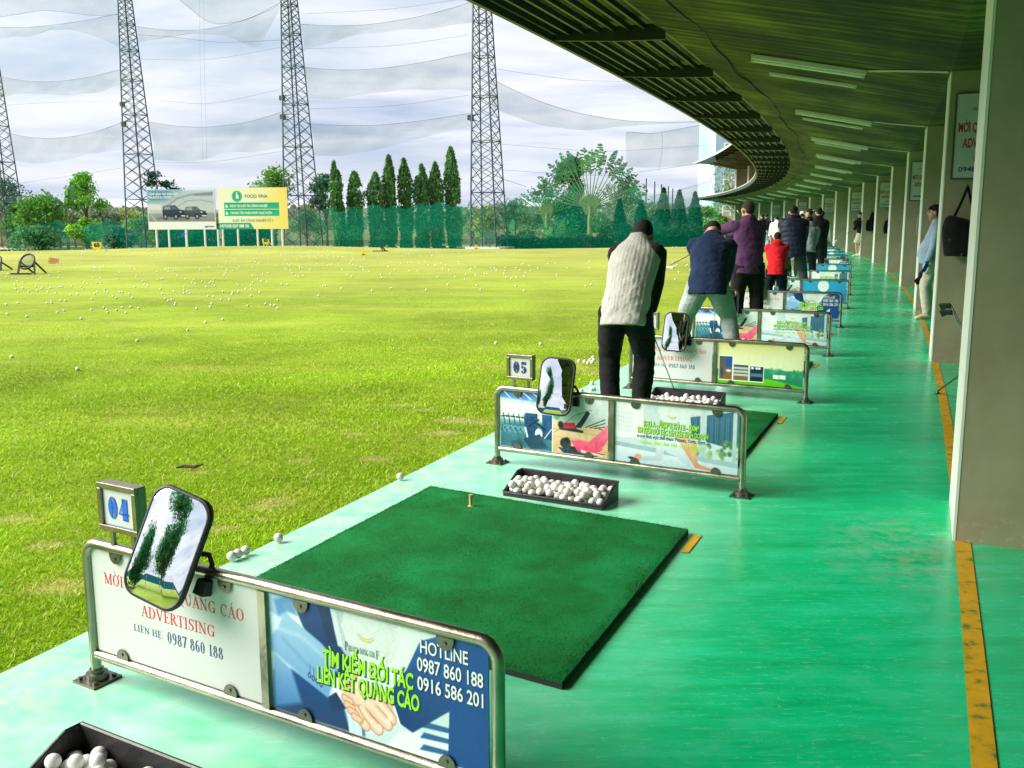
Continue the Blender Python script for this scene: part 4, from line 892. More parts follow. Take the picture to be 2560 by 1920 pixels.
# ------------------------------------------------------------------ mats, tees, trays, balls
def make_mat(k, off, first=False):
    c = [Vector((-.448, 5.078, 0)), Vector((.823, 4.316, 0)), Vector((.153, 2.805, 0)), Vector((-1.118, 3.567, 0))]
    base = Vector((-.45, 4.0, 0)); th = .028; t = tag(empty('hitting_mat', base+off), MATL[k], 'mat', 'green hitting mats')
    q = [p-base for p in c]
    b = MB(); b.prism([p+Vector((0, 0, .001)) for p in q], (0, 0, 0), (0, 0, th-.009)); b.build('rubber_base', M['matbase'], t)
    b = MB(); g = 40; e = .004; ctr = sum(q, Vector())/4
    vs = []; 
    for i in range(g+1):
        for j in range(g+1):
            u, v = i/g, j/g; p = q[3]*(1-u)*(1-v)+q[2]*u*(1-v)+q[1]*u*v+q[0]*(1-u)*v
            ed = min(u, v, 1-u, 1-v); z = th+.0025*(fbm(p.x*6, p.y*6, 11)-.5)-(.004 if ed < .001 else 0); p = ctr+(p-ctr)*.998; vs.append((p.x, p.y, float(z)))
    fs = [(i*(g+1)+j, (i+1)*(g+1)+j, (i+1)*(g+1)+j+1, i*(g+1)+j+1) for i in range(g) for j in range(g)]
    b.add(vs, fs); rim = [i*(g+1) for i in range(g+1)]+[g*(g+1)+j for j in range(1, g+1)]+[i*(g+1)+g for i in range(g-1, -1, -1)]+[j for j in range(g-1, 0, -1)]
    n = len(rim); k0 = len(b.v); b.v += [(vs[i][0], vs[i][1], th-.0085) for i in rim]; b.f += [(rim[i], rim[(i+1) % n], k0+(i+1) % n, k0+i) for i in range(n)]
    b.build('turf', M['turfmat'], t, True, 40)
    if k == 4: # fibre tufts catch the light along the pile
        N = 60000; u, v = RNG.random(N), RNG.random(N); Q = np.array([[p.x, p.y] for p in q]); P = Q[3]*((1-u)*(1-v))[:, None]+Q[2]*(u*(1-v))[:, None]+Q[1]*(u*v)[:, None]+Q[0]*((1-u)*v)[:, None]
        a = RNG.random(N)*2*PI; w = .0016; V = np.empty((N, 3, 3)); z = np.full(N, th-.002)
        V[:, 0] = np.stack([P[:, 0]-w*np.cos(a), P[:, 1]-w*np.sin(a), z], -1); V[:, 1] = np.stack([P[:, 0]+w*np.cos(a), P[:, 1]+w*np.sin(a), z], -1); l = .003+.003*RNG.random(N); b2 = RNG.random(N)*2*PI
        V[:, 2] = np.stack([P[:, 0]+.005*np.cos(b2), P[:, 1]+.005*np.sin(b2), z+l], -1); col = np.array([.002, .20, .040])*(.6+.7*RNG.random((N, 1)))
        link('turf_pile', fast_mesh('turf_pile', V.reshape(-1, 3), 3, M['grassblade'], np.repeat(col[:, None], 3, 1).reshape(-1, 3)), t)
    yl = [q[1]+Vector((.025, -.012, 0)), q[1]+Vector((.058, -.030, 0)), q[1]+Vector((-.05, -.27, 0)), q[1]+Vector((-.08, -.25, 0))]
    y = MB(); y.poly([p+base+off+Vector((0, 0, .004-p.z)) for p in yl]); tag(y.build('floor_mark', M['yellow']), kind='structure')
MATL = {3: 'green turf mat just below the photo edge', 4: 'large green turf mat in front of bay 05, nearest and empty', 5: 'green turf mat under the man in the white vest', 6: 'green turf mat under the man in the navy sweater', 7: 'green turf mat under the man in the purple jumper', 8: 'green turf mat under the boy in red'}
OFF = {4: Vector((0, 0, 0)), 5: Vector((1.165, 2.72, 0)), 6: Vector((2.25, 5.38, 0)), 7: Vector((3.32, 8.08, 0)), 8: Vector((4.37, 10.85, 0))}
for k in OFF: make_mat(k, OFF[k])
tee = MB(); tee.tube([(0, 0, 0), (0, 0, .056), (0, 0, .06)], [.0085, .0085, .0095], 12); tee.tube([(0, 0, -.001), (0, 0, .002)], .016, 12); tp = gnd(1177, 1265, .028); tag(tee.build('rubber_tee', M['teewood'], None, True, 40, loc=(tp.x, tp.y, .028)), 'short tan rubber tee standing on the nearest mat', 'tee')

TW, TD, TH_ = .575, .215, .098
def tray_mesh():
    t = .007; b = MB(); H = TH_
    side = [(0, -TD/2, 0), (0, TD/2, 0), (0, TD/2, H), (0, TD/2-.05, H), (0, -TD/2+.03, .030), (0, -TD/2, .022)]
    for x0 in (-TW/2, TW/2-t): b.prism([(x0, p[1], p[2]) for p in side], (0, 0, 0), (t, 0, 0))
    b.box((0, TD/2-t/2, H/2), (TW-2*t-.0006, t, H-.0006)); b.box((0, -TD/2+t/2, .011), (TW-2*t-.0006, t, .0218)); b.box((0, 0, t/2), (TW-2*t-.0006, TD-2*t-.0006, t))
    # rolled rim
    rim = [(-TW/2, -TD/2, .023), (-TW/2, -TD/2+.03, .031), (-TW/2, TD/2-.05, H), (-TW/2, TD/2, H), (TW/2, TD/2, H), (TW/2, TD/2-.05, H), (TW/2, -TD/2+.03, .031), (TW/2, -TD/2, .023)]
    b.tube(rim, .0075, 8, closed=True, ref=(1, 0, 0)); return b.mesh('ball_tray', M['tray'], True, 35)
TRAY = tray_mesh()
bb = MB(); bb.ball((0, 0, 0), .02135, 24, 16); BALL = bb.mesh('golf_ball', M['ball'], True)
bb = MB(); bb.ball((0, 0, 0), .02135, 10, 7); BALLLO = bb.mesh('golf_ball', M['ball'], True)
BR = .02135
def put_ball(p, label, group, lo=False):
    o = link('golf_ball', BALLLO if lo else BALL, None, p, (random.uniform(0, 6), random.uniform(0, 6), random.uniform(0, 6)))
    return tag(o, label, 'ball', group)
def pile(n, seed, bias=None):
    R = random.Random(seed); P = []
    x1, y1, y0 = TW/2-.007-BR, TD/2-.007-BR, -TD/2+.007+BR
    def rest(x, y):
        z = .007+BR
        for a, b, c in P:
            d2 = (a-x)**2+(b-y)**2
            if d2 < (2*BR)**2: z = max(z, c+math.sqrt((2*BR)**2-d2))
        return z
    for i in range(n):
        best = None
        for _ in range(26):
            x, y = R.uniform(-x1, x1), R.triangular(y0, y1, y1*.4)
            if bias and not bias(x, y): continue
            z = rest(x, y)
            for _ in range(30):      # roll downhill
                q = [(rest(min(x1, max(-x1, x+dx)), min(y1, max(y0, y+dy))), min(x1, max(-x1, x+dx)), min(y1, max(y0, y+dy))) for dx, dy in ((.004, 0), (-.004, 0), (0, .004), (0, -.004), (.003, .003), (-.003, .003), (.003, -.003), (-.003, -.003))]
                m = min(q)
                if m[0] >= z-1e-5: break
                z, x, y = m
            if best is None or z < best[0]-.004*R.random(): best = (z, x, y)
        if best and best[0] < TH_+.065: P.append((best[1], best[2], best[0]))
    return P
def tray(k, origin, ang, n, label, balls, seed, bias=None, lo=False):
    t = link('ball_tray', TRAY, None, origin, (0, 0, -ang)); tag(t, label, 'tray', 'black ball trays'); mw = Matrix.Translation(origin) @ Matrix.Rotation(-ang, 4, 'Z')
    for p in pile(n, seed, bias): put_ball(mw @ Vector(p), balls, balls.replace('white golf ball', 'balls'), lo)
ta = .505; hx, hy = Vector((math.cos(ta), -math.sin(ta), 0)), Vector((math.sin(ta), math.cos(ta), 0))
t4 = Vector((-.05, 4.965, 0))+hx*TW/2+hy*TD/2
t3 = Vector((-1.184, 2.431, 0))+hx*TW/2-hy*TD/2
tray(3, t3, .52, 58, 'black ball tray cut off by the lower photo edge', 'white golf ball in the tray at the lower photo edge', 3, lambda x, y: y > -.045)
tray(4, t4, ta, 88, 'black ball tray at the far edge of the nearest mat', 'white golf ball heaped in the tray by the nearest mat', 4, lambda x, y: not (x < -.02 and y < -.045))
tray(5, t4+Vector((1.135, 2.60, 0)),  .50, 60, 'black ball tray by the feet of the man in the white vest', 'white golf ball in the tray at the white vest man', 5, None)

# loose balls: pixel spots surveyed on the photograph, then placed on the grass
FIELD = [(91, 903), (610, 997), (1083, 777), (1482, 695), (1622, 634), (1760, 612), (640, 605), (211, 590), (58, 572), (452, 557), (506, 543), (721, 538), (820, 521), (843, 536), (852, 557), (921, 541), (965, 518), (993, 562), (1032, 516), (1095, 526), (1303, 453), (1330, 467), (1357, 461), (1386, 485), (1383, 499), (1553, 528), (1660, 516), (1671, 490), (1747, 460), (1685, 436), (1811, 460), (1831, 419), (1957, 507), (2099, 491), (2140, 502), (2168, 503), (2192, 524), (2195, 463), (142, 485), (48, 497), (372, 486), (404, 470), (409, 485), (480, 465), (516, 467), (726, 456), (893, 435), (920, 446), (1022, 416), (1044, 445), (1282, 412), (1268, 375), (1502, 411), (1480, 394), (1454, 384), (1457, 357), (1940, 376), (1874, 334), (1885, 347), (1626, 360), (1597, 316), (1655, 332), (1668, 318), (1686, 322), (1690, 300), (557, 419), (612, 416), (750, 415), (770, 398), (826, 380), (828, 396), (851, 401), (947, 401), (965, 401), (440, 410), (397, 368), (379, 398), (325, 375), (292, 390), (227, 397), (182, 369), (145, 402), (125, 376), (122, 352), (119, 340), (137, 316), (185, 322), (285, 360), (305, 306), (340, 364), (470, 360), (487, 360), (566, 354), (644, 363), (657, 374), (691, 338), (664, 328), (766, 331), (796, 327), (931, 299), (1285, 302), (1245, 305), (1065, 361)]
lab = 'white golf ball lying loose out on the sunny lawn'
used = 0
for x, y in FIELD:
    p = gnd(x*.3165, 600+y*.3165, .015); put_ball((p.x, p.y, float(lawn_z(p.x, p.y))+BR*.8), lab, 'balls loose on the lawn', True); used += 1
near = [(1001, 1200), (501*1.1574, 1211*1.1574), (514*1.1574, 1206*1.1574), (531*1.1574, 1199*1.1574), (602*1.1574, 1171*1.1574)]
NL = ['single white ball on the concrete edge left of the nearest mat', 'white ball at the platform edge, left end of a tight group of three', 'white ball at the platform edge, middle of a tight group of three', 'white ball at the platform edge, right end of a tight group of three', 'half hidden white ball in the grass between the trio and the mat corner']
for (x, y), l in zip(near, NL):
    p = gnd(x, y, .0); s_, n_ = arc_inv(p.x, p.y); o = put_ball((p.x, p.y, (0 if n_ < 2.9 else -.028)+BR), l, None); 
for x, y in [(1240, 860), (1352, 862), (1448, 905), (1462, 906), (1476, 903), (1481, 908), (1483, 896), (1485, 903), (1480, 961), (1506, 963), (1478, 977), (1484, 975), (1398, 938), (1470, 910), (1453, 980)]:
    p = gnd(x, y, .0); put_ball((p.x, p.y, BR-.012), 'white golf ball in the grass close to the man in the white vest', 'balls by the white vest man', True)
def field_stuff():
    R = np.random.default_rng(5); V = []; F = []; n = 0; mb = MB()
    base = MB(); base.ball((0, 0, 0), BR*1.05, 6, 5)
    for i in range(900):
        y = 19+ (58-19)*R.random()**.8; x = R.uniform(-.56*y, .19*y+2)
        if fbm(x*.12, y*.16, 31) < .44: continue
        s, nn = arc_inv(x, y)
        if nn < 5: continue
        z = float(lawn_z(x, y))+BR*1.0; mb.add([(p[0]+x, p[1]+y, p[2]+z) for p in base.v], base.f)
    tag(mb.build('golf_balls', M['ball'], None, True), 'far scatter of tiny white golf balls over the lawn', 'golf balls', kind='stuff')
field_stuff()

# ------------------------------------------------------------------ on the columns: signs, hook rails, bags
def col_at(k): return 6.0*k
def sign_on_column(k, label):
    s = col_at(k); W, H = .54, .80; hd = heading(s); c = arc(s, -.045, 1.85)
    t = tag(empty('advert_sign', c, -hd), label, 'sign', 'white advert signs on the columns')
    b = MB(); b.box((W/2+.02, -.012, H/2), (W, .02, H)); b.build('sign_board', M['boardback'], t, bevel=.003)
    e = MB()
    for x in (.012, W+.028): e.box((x, -.013, H/2), (.016, .026, H+.03))
    for z in (-.008, H+.008): e.box((W/2+.02, -.013, z), (W, .026, .014))
    e.build('sign_frame', M['darksteel'], t)
    y = -.0235
    for tx, z_, h_, wd, mm, off in (('MỜI QUẢNG CÁO', .44, .085, .90, 'red', .03), ('ADVERTISING', .29, .085, .74, 'red', .03), ('LIÊN HỆ:', .165, .040, .33, 'navy', .02), ('0948 880 788', .06, .045, .82, 'navy', .02)):
        r = MB(); place_text(r, sans(tx, off), W/2+.02, z_, h_, y, width=W*wd, align='c', cap=.69); r.build(mm+'_lettering', M[mm+'ink'], t)
    r = MB(); place_text(r, serif('PHUONG DONG GOLF'), W/2+.02, .635, .035, y, width=W*.5, align='c'); r.build('green_lettering', M['tealink'], t)
SGN = {1: 'large white advert sign above the hanging black bag', 3: 'white advert sign above the hanging grey jacket', 5: 'white advert sign above the dark coat, third from the near column', 7: 'small white advert sign, fourth from the near column', 9: 'small white advert sign, fifth from the near column', 11: 'tiny white advert sign, sixth from the near column', 13: 'tiny white advert sign, seventh and farthest from the near column'}
for k, l in SGN.items(): sign_on_column(k, l)
HR = empty('hook_rail'); 
def hook_rail(k, label, root=None):
    s = col_at(k); hd = heading(s); t = root or copy_tree(HR0); t.location = arc(s, -.26, 1.76 if k else 1.845); t.rotation_euler = (0, 0, -hd); tag(t, label, 'hook rail', 'coat hook rails on the columns'); return t
b = MB(); b.box((.22, -.006, 0), (.44, .008, .034)); b.build('rail_plate', M['steel'], HR, bevel=.002)
for i in range(4):
    h = MB(); h.tube([(.05+.113*i, -.01, .004), (.05+.113*i, -.035, .002), (.05+.113*i, -.045, .02), (.05+.113*i, -.045, .034)], [.006, .006, .006, .009], 8); h.build('hook', M['chrome'], HR, True)
HR0 = HR
HL = {0: 'coat hook rail high on the nearest column', 1: 'coat hook rail holding the black bag', 2: 'coat hook rail above the man in the light blue shirt', 3: 'coat hook rail holding the grey jacket', 4: 'bare coat hook rail on the fifth column', 5: 'coat hook rail behind the dark coat on the sixth column', 6: 'coat hook rail on the seventh column', 7: 'coat hook rail on the eighth column'}
for i, k in enumerate(HL): hook_rail(k, HL[k], HR0 if i == 0 else None)
kn = MB(); kn.tube([(0, 0, 0), (0, -.03, 0), (0, -.045, 0)], [.006, .007, .017], 14); kn.ball((0, -.05, 0), .018, 14, 8); c = arc(0, -.16, 1.93); tag(kn.build('wall_knob', M['chrome'], None, True, 40, loc=c, rot=(0, 0, -heading(0))), 'round steel knob on the nearest column', 'knob')
def bag():
    s = col_at(1); hd = heading(s); t = tag(empty('shoulder_bag', arc(s, -.21, 1.08), -hd), 'black shoulder bag hanging by its strap under the large white sign', 'bag')
    b = MB(); b.loft([((.0, -.10, .02), (.12, 0, .0), (0, .08, 0)), ((-.01, -.11, .0), (.165, 0, 0), (0, .10, 0)), ((-.02, -.11, .15), (.18, 0, 0), (0, .105, 0)), ((-.04, -.11, .27), (.17, 0, .0), (0, .10, 0)), ((-.06, -.105, .36), (.13, 0, -.02), (0, .085, 0)), ((-.07, -.1, .39), (.08, 0, -.02), (0, .05, 0))], 24)
    link('bag_body', remeshed(b, 'bag_body', .012, M['c_black'], 5), t)
    st = MB(); st.tube([(-.13, -.10, .33), (-.06, -.07, .5), (-.005, -.05, .66), (.0, -.045, .70), (.01, -.05, .66), (.06, -.08, .45), (.11, -.1, .25)], .013, 8, flat=.35); st.build('strap', M['c_black'], t, True)
    p = MB(); p.box((-.13, -.19, .17), (.03, .008, .012)); p.box((-.02, -.214, .02), (.012, .008, .035)); p.build('zip_pull', M['chrome'], t)
bag()
def jacket(k, x, m, label, w=.17, z=1.12, hgt=.60, off=0.0):
    s = col_at(k); hd = heading(s); t = tag(empty('jacket', arc(s, -.26-off, z), -hd), label, 'jacket')
    b = MB(); b.loft([((x, -.10, 0), (w, 0, 0), (0, .055, 0)), ((x-.01, -.10, .16), (w*1.06, 0, .01), (0, .07, 0)), ((x, -.09, .34), (w*.9, 0, .01), (0, .07, 0)), ((x, -.08, .5), (w*.55, 0, 0), (0, .05, 0)), ((x, -.06, hgt), (w*.2, 0, 0), (0, .03, 0))], 24)
    me = remeshed(b, 'jacket_body', .012, m, 3); P = coords(me).copy(); N_ = normals(me); P += N_*(.016*np.sin(P[:, 0]*70+3*np.sin(P[:, 2]*6)))[:, None]*np.clip((hgt-P[:, 2:3])/.4, .3, 1); me.vertices.foreach_set('co', P.ravel()); me.update(); link('jacket_body', me, t)
    sl = MB(); sl.tube([(x-w*.75, -.12, .42), (x-w*.95, -.14, .2), (x-w*.9, -.14, .02)], [.055, .05, .042], 12, flat=.6); link('sleeve', remeshed(sl, 'sleeve', .012, m, 3), t)
jacket(3, .16, M['c_midgrey'], 'grey hooded jacket hanging under the second white sign')
jacket(5, .24, M['c_navytrouser'], 'dark navy coat hanging under the third white sign', .24, .98, .74)
jacket(6, .10, M['c_black'], 'black coat hanging beside the far man in white shorts', .2, 1.0, .72)
jacket(7, .2, M['c_black'], 'small black coat hanging on the eighth column', .2, 1.0, .72)
def iron(name, head, grip, label, group=None, flip=1, m=None):
    "a golf club from grip end to head; head is the hosel point"
    h = Vector(head); g = Vector(grip); t = tag(empty('golf_club', g), label, 'golf club', group); d = (h-g); u = d.normalized()
    s = MB(); s.tube([(0, 0, 0), d], [.0058, .0045], 8); s.build('shaft', M['chrome'], t, True)
    s = MB(); s.tube([u*-.01, u*.27], [.0125, .0095], 10); s.build('grip', M['grip'], t, True)
    side = Vector((0, 0, 1)).cross(u); side = side.normalized() if side.length > .01 else Vector((1, 0, 0)); side *= flip
    b = MB(); e = side*.085+Vector((0, 0, -.012)); n = u.cross(side).normalized()
    b.prism([d-u*.02, d+u*.018, d+e*.5+u*.022, d+e+u*.022, d+e*1.02-u*.034, d+e*.5-u*.016], n*-.006, n*.009); b.build('club_head', m or M['chrome'], t, bevel=.003)
    return t
def golf_bag():
    b0 = at(2500, 1000, 6.5); b0.z = 0; t = tag(empty('golf_bag', b0), 'black golf stand bag mostly hidden behind the nearest column, one thin leg out', 'golf bag'); top = at(2455, 845, 6.75)-b0
    b = MB(); b.tube([(0, 0, .0), (0, 0, .05), tuple(top*.5), tuple(top*.95), tuple(top)], [.10, .115, .11, .115, .12], 16, ref=(1, 0, 0)); b.build('bag_body', M['c_black'], t, True, 50)
    g = gnd(2340, 984)-b0; l = MB(); l.tube([tuple(top*.8), tuple(g+Vector((0, 0, .012)))], .008, 8); l.tube([tuple(g.lerp(top*.8, .04)), tuple(g+Vector((0, 0, .004)))], .013, 8); l.build('stand_leg', M['darksteel'], t, True)
    for (px, py, D), nm in (((2378, 764, 6.45), 'upper'), ((2381, 780, 6.4), 'lower')):
        iron('c', at(px, py, D), b0+top*.55, 'dark iron poking out from behind the nearest column, %s of the pair' % nm, None, -1, M['rubber'])
golf_bag()

# ------------------------------------------------------------------ people
def ik(r, t, l1, l2, pole):
    r = Vector(r); t = Vector(t); d = t-r; L = min(d.length, (l1+l2)*.998); u = d.normalized(); t2 = r+u*L
    a = (l1*l1-l2*l2+L*L)/(2*L); h = math.sqrt(max(0, l1*l1-a*a)); p = Vector(pole); p = p-u*p.dot(u); p.normalize(); return r+u*a+p*h, t2
def hand(mb, w, d, n, curl=.5, g=0.0, thumb=1):
    "palm, four fingers of unequal length and a thumb; w wrist, d hand direction, n palm normal"
    d = Vector(d).normalized(); n = Vector(n); n = (n-d*n.dot(d)).normalized(); l = d.cross(n)*thumb; w = Vector(w)
    R = Matrix((l, n, d)).transposed(); mb.ball(w+d*.05, (.040+g, .017+g, .052+g), 12, 8, R); mb.tube([w-d*.02, w+d*.03], [.027+g, .029+g], 10)
    for i, L in enumerate((.92, 1.05, 1.0, .8)):
        p = w+d*.088+l*((1.5-i)*.0245); pts = [p-d*.02, p]; ph = 0
        for k, sg in enumerate((.040, .026, .021)):
            ph += curl*(.7 if k == 0 else 1.0); p = p+(d*math.cos(ph)+n*math.sin(ph)+l*(1.5-i)*.05)*sg*L; pts.append(p)
        mb.tube(pts, [.0100+g, .0102+g, .0094+g, .0086+g, .0068+g], 8)
    p = w+d*.022+l*.032; t1 = (d*.62+l*.6+n*.45).normalized(); t2 = (d*.8+l*.1+n*.6).normalized()
    mb.tube([p-l*.012, p+t1*.034, p+t1*.034+t2*.028, p+t1*.034+t2*.048], [.013+g, .0118+g, .0105+g, .008+g], 8)
FX, FY = Vector((1, 0, 0)), Vector((0, 1, 0))
def person(label, loc, th, s=1.0, lean=.1, side=0.0, twist=0.0, crouch=0.0, stance=.12, fy=(0.0, 0.0), hands=((-.26, .05, .82), (.26, .05, .82)), elbow=((-1, -.6, 0), (1, -.6, 0)),
           nod=.2, yaw=0.0, tilt=0.0, top='c_black', bottom='c_black', shoes='blackshoe', hair='hair', sleeve=None, vest=False, shorts=False, hood=False, cap=None, glove=None, belly=0.0, build=1.0, vox=.0085,
           hem=-.10, bulk=0.0, sw=.178, legw=1.0, curl=.5, face=False, hairlow=1.0, fade=False, neck=.145, fwd=.025):
    root = tag(empty('person', loc, -th), label, 'person'); root.scale = (s, s, s)
    P = Vector((side*-.02, -.16*math.sin(lean), .93-crouch)); U = Vector((math.sin(side), math.sin(lean)*math.cos(side), math.cos(lean)*math.cos(side))).normalized()
    X = Vector((math.cos(twist), -math.sin(twist), 0)); X = (X-U*X.dot(U)).normalized(); F = U.cross(X).normalized()
    Nk = P+U*.535; S = [P+U*.47-X*sw, P+U*.47+X*sw]
    hu = Vector((math.sin(side*.6+tilt), math.sin(nod), math.cos(nod))).normalized(); hf = Vector((math.sin(yaw)*math.cos(nod), math.cos(yaw)*math.cos(nod), -math.sin(nod)*math.cos(yaw)))
    hf = (hf-hu*hf.dot(hu)).normalized(); hr = hf.cross(hu).normalized(); H = Nk+hu*neck+hf*fwd; HR = Matrix((hr, hf, hu)).transposed()
    arms = []
    for i in (0, 1):
        e, w = ik(S[i], hands[i], .285, .255, elbow[i]); arms.append((S[i], e, w))
    legs = []
    for i, sg in enumerate((-1, 1)):
        hip = P+X*sg*.088-Vector((0, 0, .03)); an = Vector((sg*stance, fy[i], .085)); k, a = ik(hip, an, .425, .41, (sg*.25, 1, 0)); legs.append((hip, k, an))
    b = MB()
    b.loft([(P-U*.1, X*.11, F*.08), (P, X*.145, F*.095), (P+U*.16, X*.125, F*.085), (P+U*.34, X*.15, F*.10), (P+U*.46, X*.13, F*.08), (Nk, X*.055, F*.055)], 16)
    b.tube([Nk-U*.05, Nk+hu*.03, H-hu*.05-hf*.01], [.062, .055, .053], 14); b.tube([S[0]-U*.02, S[1]-U*.02], .034, 10)
    b.ball(H+hu*.028-hf*.012, (.074, .093, .090), 18, 12, HR); b.ball(H-hu*.03+hf*.020, (.060, .070, .088), 16, 12, HR); b.ball(H-hu*.092+hf*.058, (.030, .026, .024), 10, 8, HR)
    b.tube([H+hu*.018+hf*.088, H-hu*.012+hf*.100, H-hu*.026+hf*.104], [.010, .013, .013], 8); b.ball(H-hu*.058+hf*.088, (.024, .010, .010), 10, 6, HR); b.ball(H+hu*.034+hf*.082, (.052, .012, .010), 12, 6, HR)
    for sg in (-1, 1): b.ball(H+hr*sg*.082-hf*.004-hu*.012, (.012, .022, .034), 10, 8, HR)
    for i, (sh, e, w) in enumerate(arms):
        b.tube([sh, (sh+e)/2, e, (e+w)/2, w], [.034, .042, .04, .038, .028], 12); d = (w-e).normalized()
        hand(b, w, d, (F*.8-X*(1 if i else -1)*.6), curl, 0, 1 if i == 0 else -1)
    for hip, k, an in legs:
        b.tube([hip, (hip+k)/2, k, (k*.6+an*.4), an], [.085, .075, .056, .055, .038], 12)
    link('body', remeshed(b, 'body', vox, M['skin'], 4), root)
    # clothes
    bk = bulk
    def torso(mb, grow=0.0):
        w = build; Fh = (F*.25+FY*.75).normalized(); mb.loft([(P+U*hem*.9+Vector((0, 0, hem*.25))+F*belly*.2, X*(.158*w+grow), Fh*(.112+grow+belly*.6)), (P+U*.02+F*belly*.5, X*(.164*w+grow), F*(.112+grow+belly)), (P+U*.15+F*belly*.4, X*(.158*w+grow), F*(.110+grow+belly*.9)), (P+U*.30, X*(.172*w+grow), F*(.118+grow+belly*.3)), (P+U*.41, X*(.178*w+grow), F*(.110+grow)), (P+U*.475, X*(.15*w+grow), F*(.088+grow)), (P+U*.53, X*(.085+grow), F*(.07+grow)), (Nk+hu*.03, X*(.066+grow), F*(.066+grow)), (Nk+hu*.055, X*(.060+grow*.5), F*(.062+grow*.5))], 28)
    t = MB(); torso(t, bk)
    def sleeves(mb, g, end=.97):
        for sh, e, w in arms:
            mb.ball(sh-U*.030-X*(.012 if sh is S[1] else -.012), .068+g*.7, 14, 10)
            w2 = e+(w-e)*end; mb.tube([sh-U*.02, (sh*.55+e*.45), e, (e+w2)/2, w2], [.066+g, .064+g, .057+g, .052+g, .044+g], 14)
    if vest:
        me = remeshed(t, 'vest', .0075, M[top], 3); V = coords(me).copy(); Nn = normals(me); rel = V-np.array(P); lx = rel@np.array(X); ly = rel@np.array(F); lz = rel@np.array(U)
        ph = np.arctan2(lx, -ly)*.165; amp = .0052*np.clip((lz-hem-.035)/.02, 0, 1)*np.clip((.55-lz)/.05, 0, 1)
        d = amp*(np.abs(np.sin(PI*ph/.036+.12*np.sin(lz*9)))**.38-.5)+.016*(fbm(lx*7, lz*11, 4)-.5)+.016*(fbm(lx*14+lz*9, lz*20-lx*16, 7)-.5)*np.clip((.25-lz)/.2, 0, 1); V += Nn*d[:, None]; me.vertices.foreach_set('co', V.astype(np.float32).ravel()); me.update(); link('vest', me, root)
        sl = MB(); sleeves(sl, .004); sl.tube([S[0], S[1]], .06, 10); link('sleeves', remeshed(sl, 'sleeves', .012, M[sleeve], 3), root)
    else:
        sleeves(t, bk*.6)
        if hood: t.ball(P+U*.50-F*.10, (.11, .055, .075), 14, 10, Matrix((X, F, U)).transposed())
        me = remeshed(t, 'shirt', .0115, M[top], 3); V = coords(me).copy(); Nn = normals(me); rel = V-np.array(P); lx = rel@np.array(X); lz = rel@np.array(U)
        d = .018*(fbm(lx*7+lz*4, lz*11-lx*5, 3)-.5)+.010*(fbm(lx*17, lz*26, 6)-.5)
        if bulk > .04: d += .008*np.abs(np.sin(PI*lz/.085))
        V += Nn*d[:, None]; me.vertices.foreach_set('co', V.astype(np.float32).ravel()); me.update(); link('shirt', me, root)
    q = MB(); q.loft([(P-Vector((0, 0, .12)), X*.10, FY*.09), (P-Vector((0, 0, .06)), X*.165*build, FY*.122), (P+U*.0, X*.160*build, F*.115), (P+U*.10, X*.145*build, F*(.10+belly*.6))], 24)
    for hip, k, an in legs:
        e = k+(an-k)*(-.08 if shorts else .98)
        pts = [hip, (hip+k)/2, k-(k-hip)*.06, k*.5+e*.5, e] if not shorts else [hip, (hip+k)/2, e]
        q.tube(pts, [.112*legw, .100*legw, .083*legw, .076*legw, .070*legw] if not shorts else [.118, .115, .11], 16)
    me = remeshed(q, 'trousers', .0115, M[bottom], 3); V = coords(me).copy(); Nn = normals(me); V += Nn*(.014*(fbm(V[:, 0]*9, V[:, 2]*13, 5)-.5)+.010*(fbm(V[:, 0]*6+V[:, 1]*6, V[:, 2]*30, 8)-.5))[:, None]; me.vertices.foreach_set('co', V.astype(np.float32).ravel()); me.update(); link('trousers', me, root)
    for i, (hip, k, an) in enumerate(legs):
        sg = -1 if i == 0 else 1; tdir = Vector((sg*.28, 1, 0)).normalized(); tr = Vector((tdir.y, -tdir.x, 0)); Rm = Matrix((tr, tdir, Vector((0, 0, 1)))).transposed(); sh = MB(); a0 = Vector((an.x, an.y, 0))
        sh.loft([(a0-tdir*.075+Vector((0, 0, .045)), tr*.030, Vector((0, 0, .043))), (a0-tdir*.03+Vector((0, 0, .055)), tr*.040, Vector((0, 0, .053))), (a0+tdir*.06+Vector((0, 0, .042)), tr*.043, Vector((0, 0, .040))), (a0+tdir*.13+Vector((0, 0, .034)), tr*.047, Vector((0, 0, .032))), (a0+tdir*.185+Vector((0, 0, .026)), tr*.030, Vector((0, 0, .022)))], 16); sh.tube([a0+Vector((0, 0, .06)), a0+Vector((0, 0, .12))], [.045, .046], 14)
        link('shoe', remeshed(sh, 'shoe', .009, M[shoes], 3), root)
    h = MB(); h.ball(H+hu*(.050 if fade else .040)-hf*(.024 if fade else .020), (.079, .092, .078) if fade else (.0775, .0945, .0885), 22, 16, HR)
    if not fade: h.ball(H-hu*.012*hairlow-hf*.052, (.062, .044, .052), 16, 10, HR)
    if hairlow > 1.2:
        for sg in (-1, 1): h.ball(H+hr*sg*.062-hf*.02-hu*.005, (.022, .04, .045), 10, 8, HR)
        h.ball(H+hu*.07+hf*.045, (.062, .045, .035), 14, 8, HR)
    me = remeshed(h, 'hair', .0065, M[hair], 2); V = coords(me).copy(); V += normals(me)*(.006*(fbm(V[:, 0]*60, V[:, 2]*60+V[:, 1]*40, 2)-.5))[:, None]; me.vertices.foreach_set('co', V.astype(np.float32).ravel()); me.update(); link('hair', me, root)
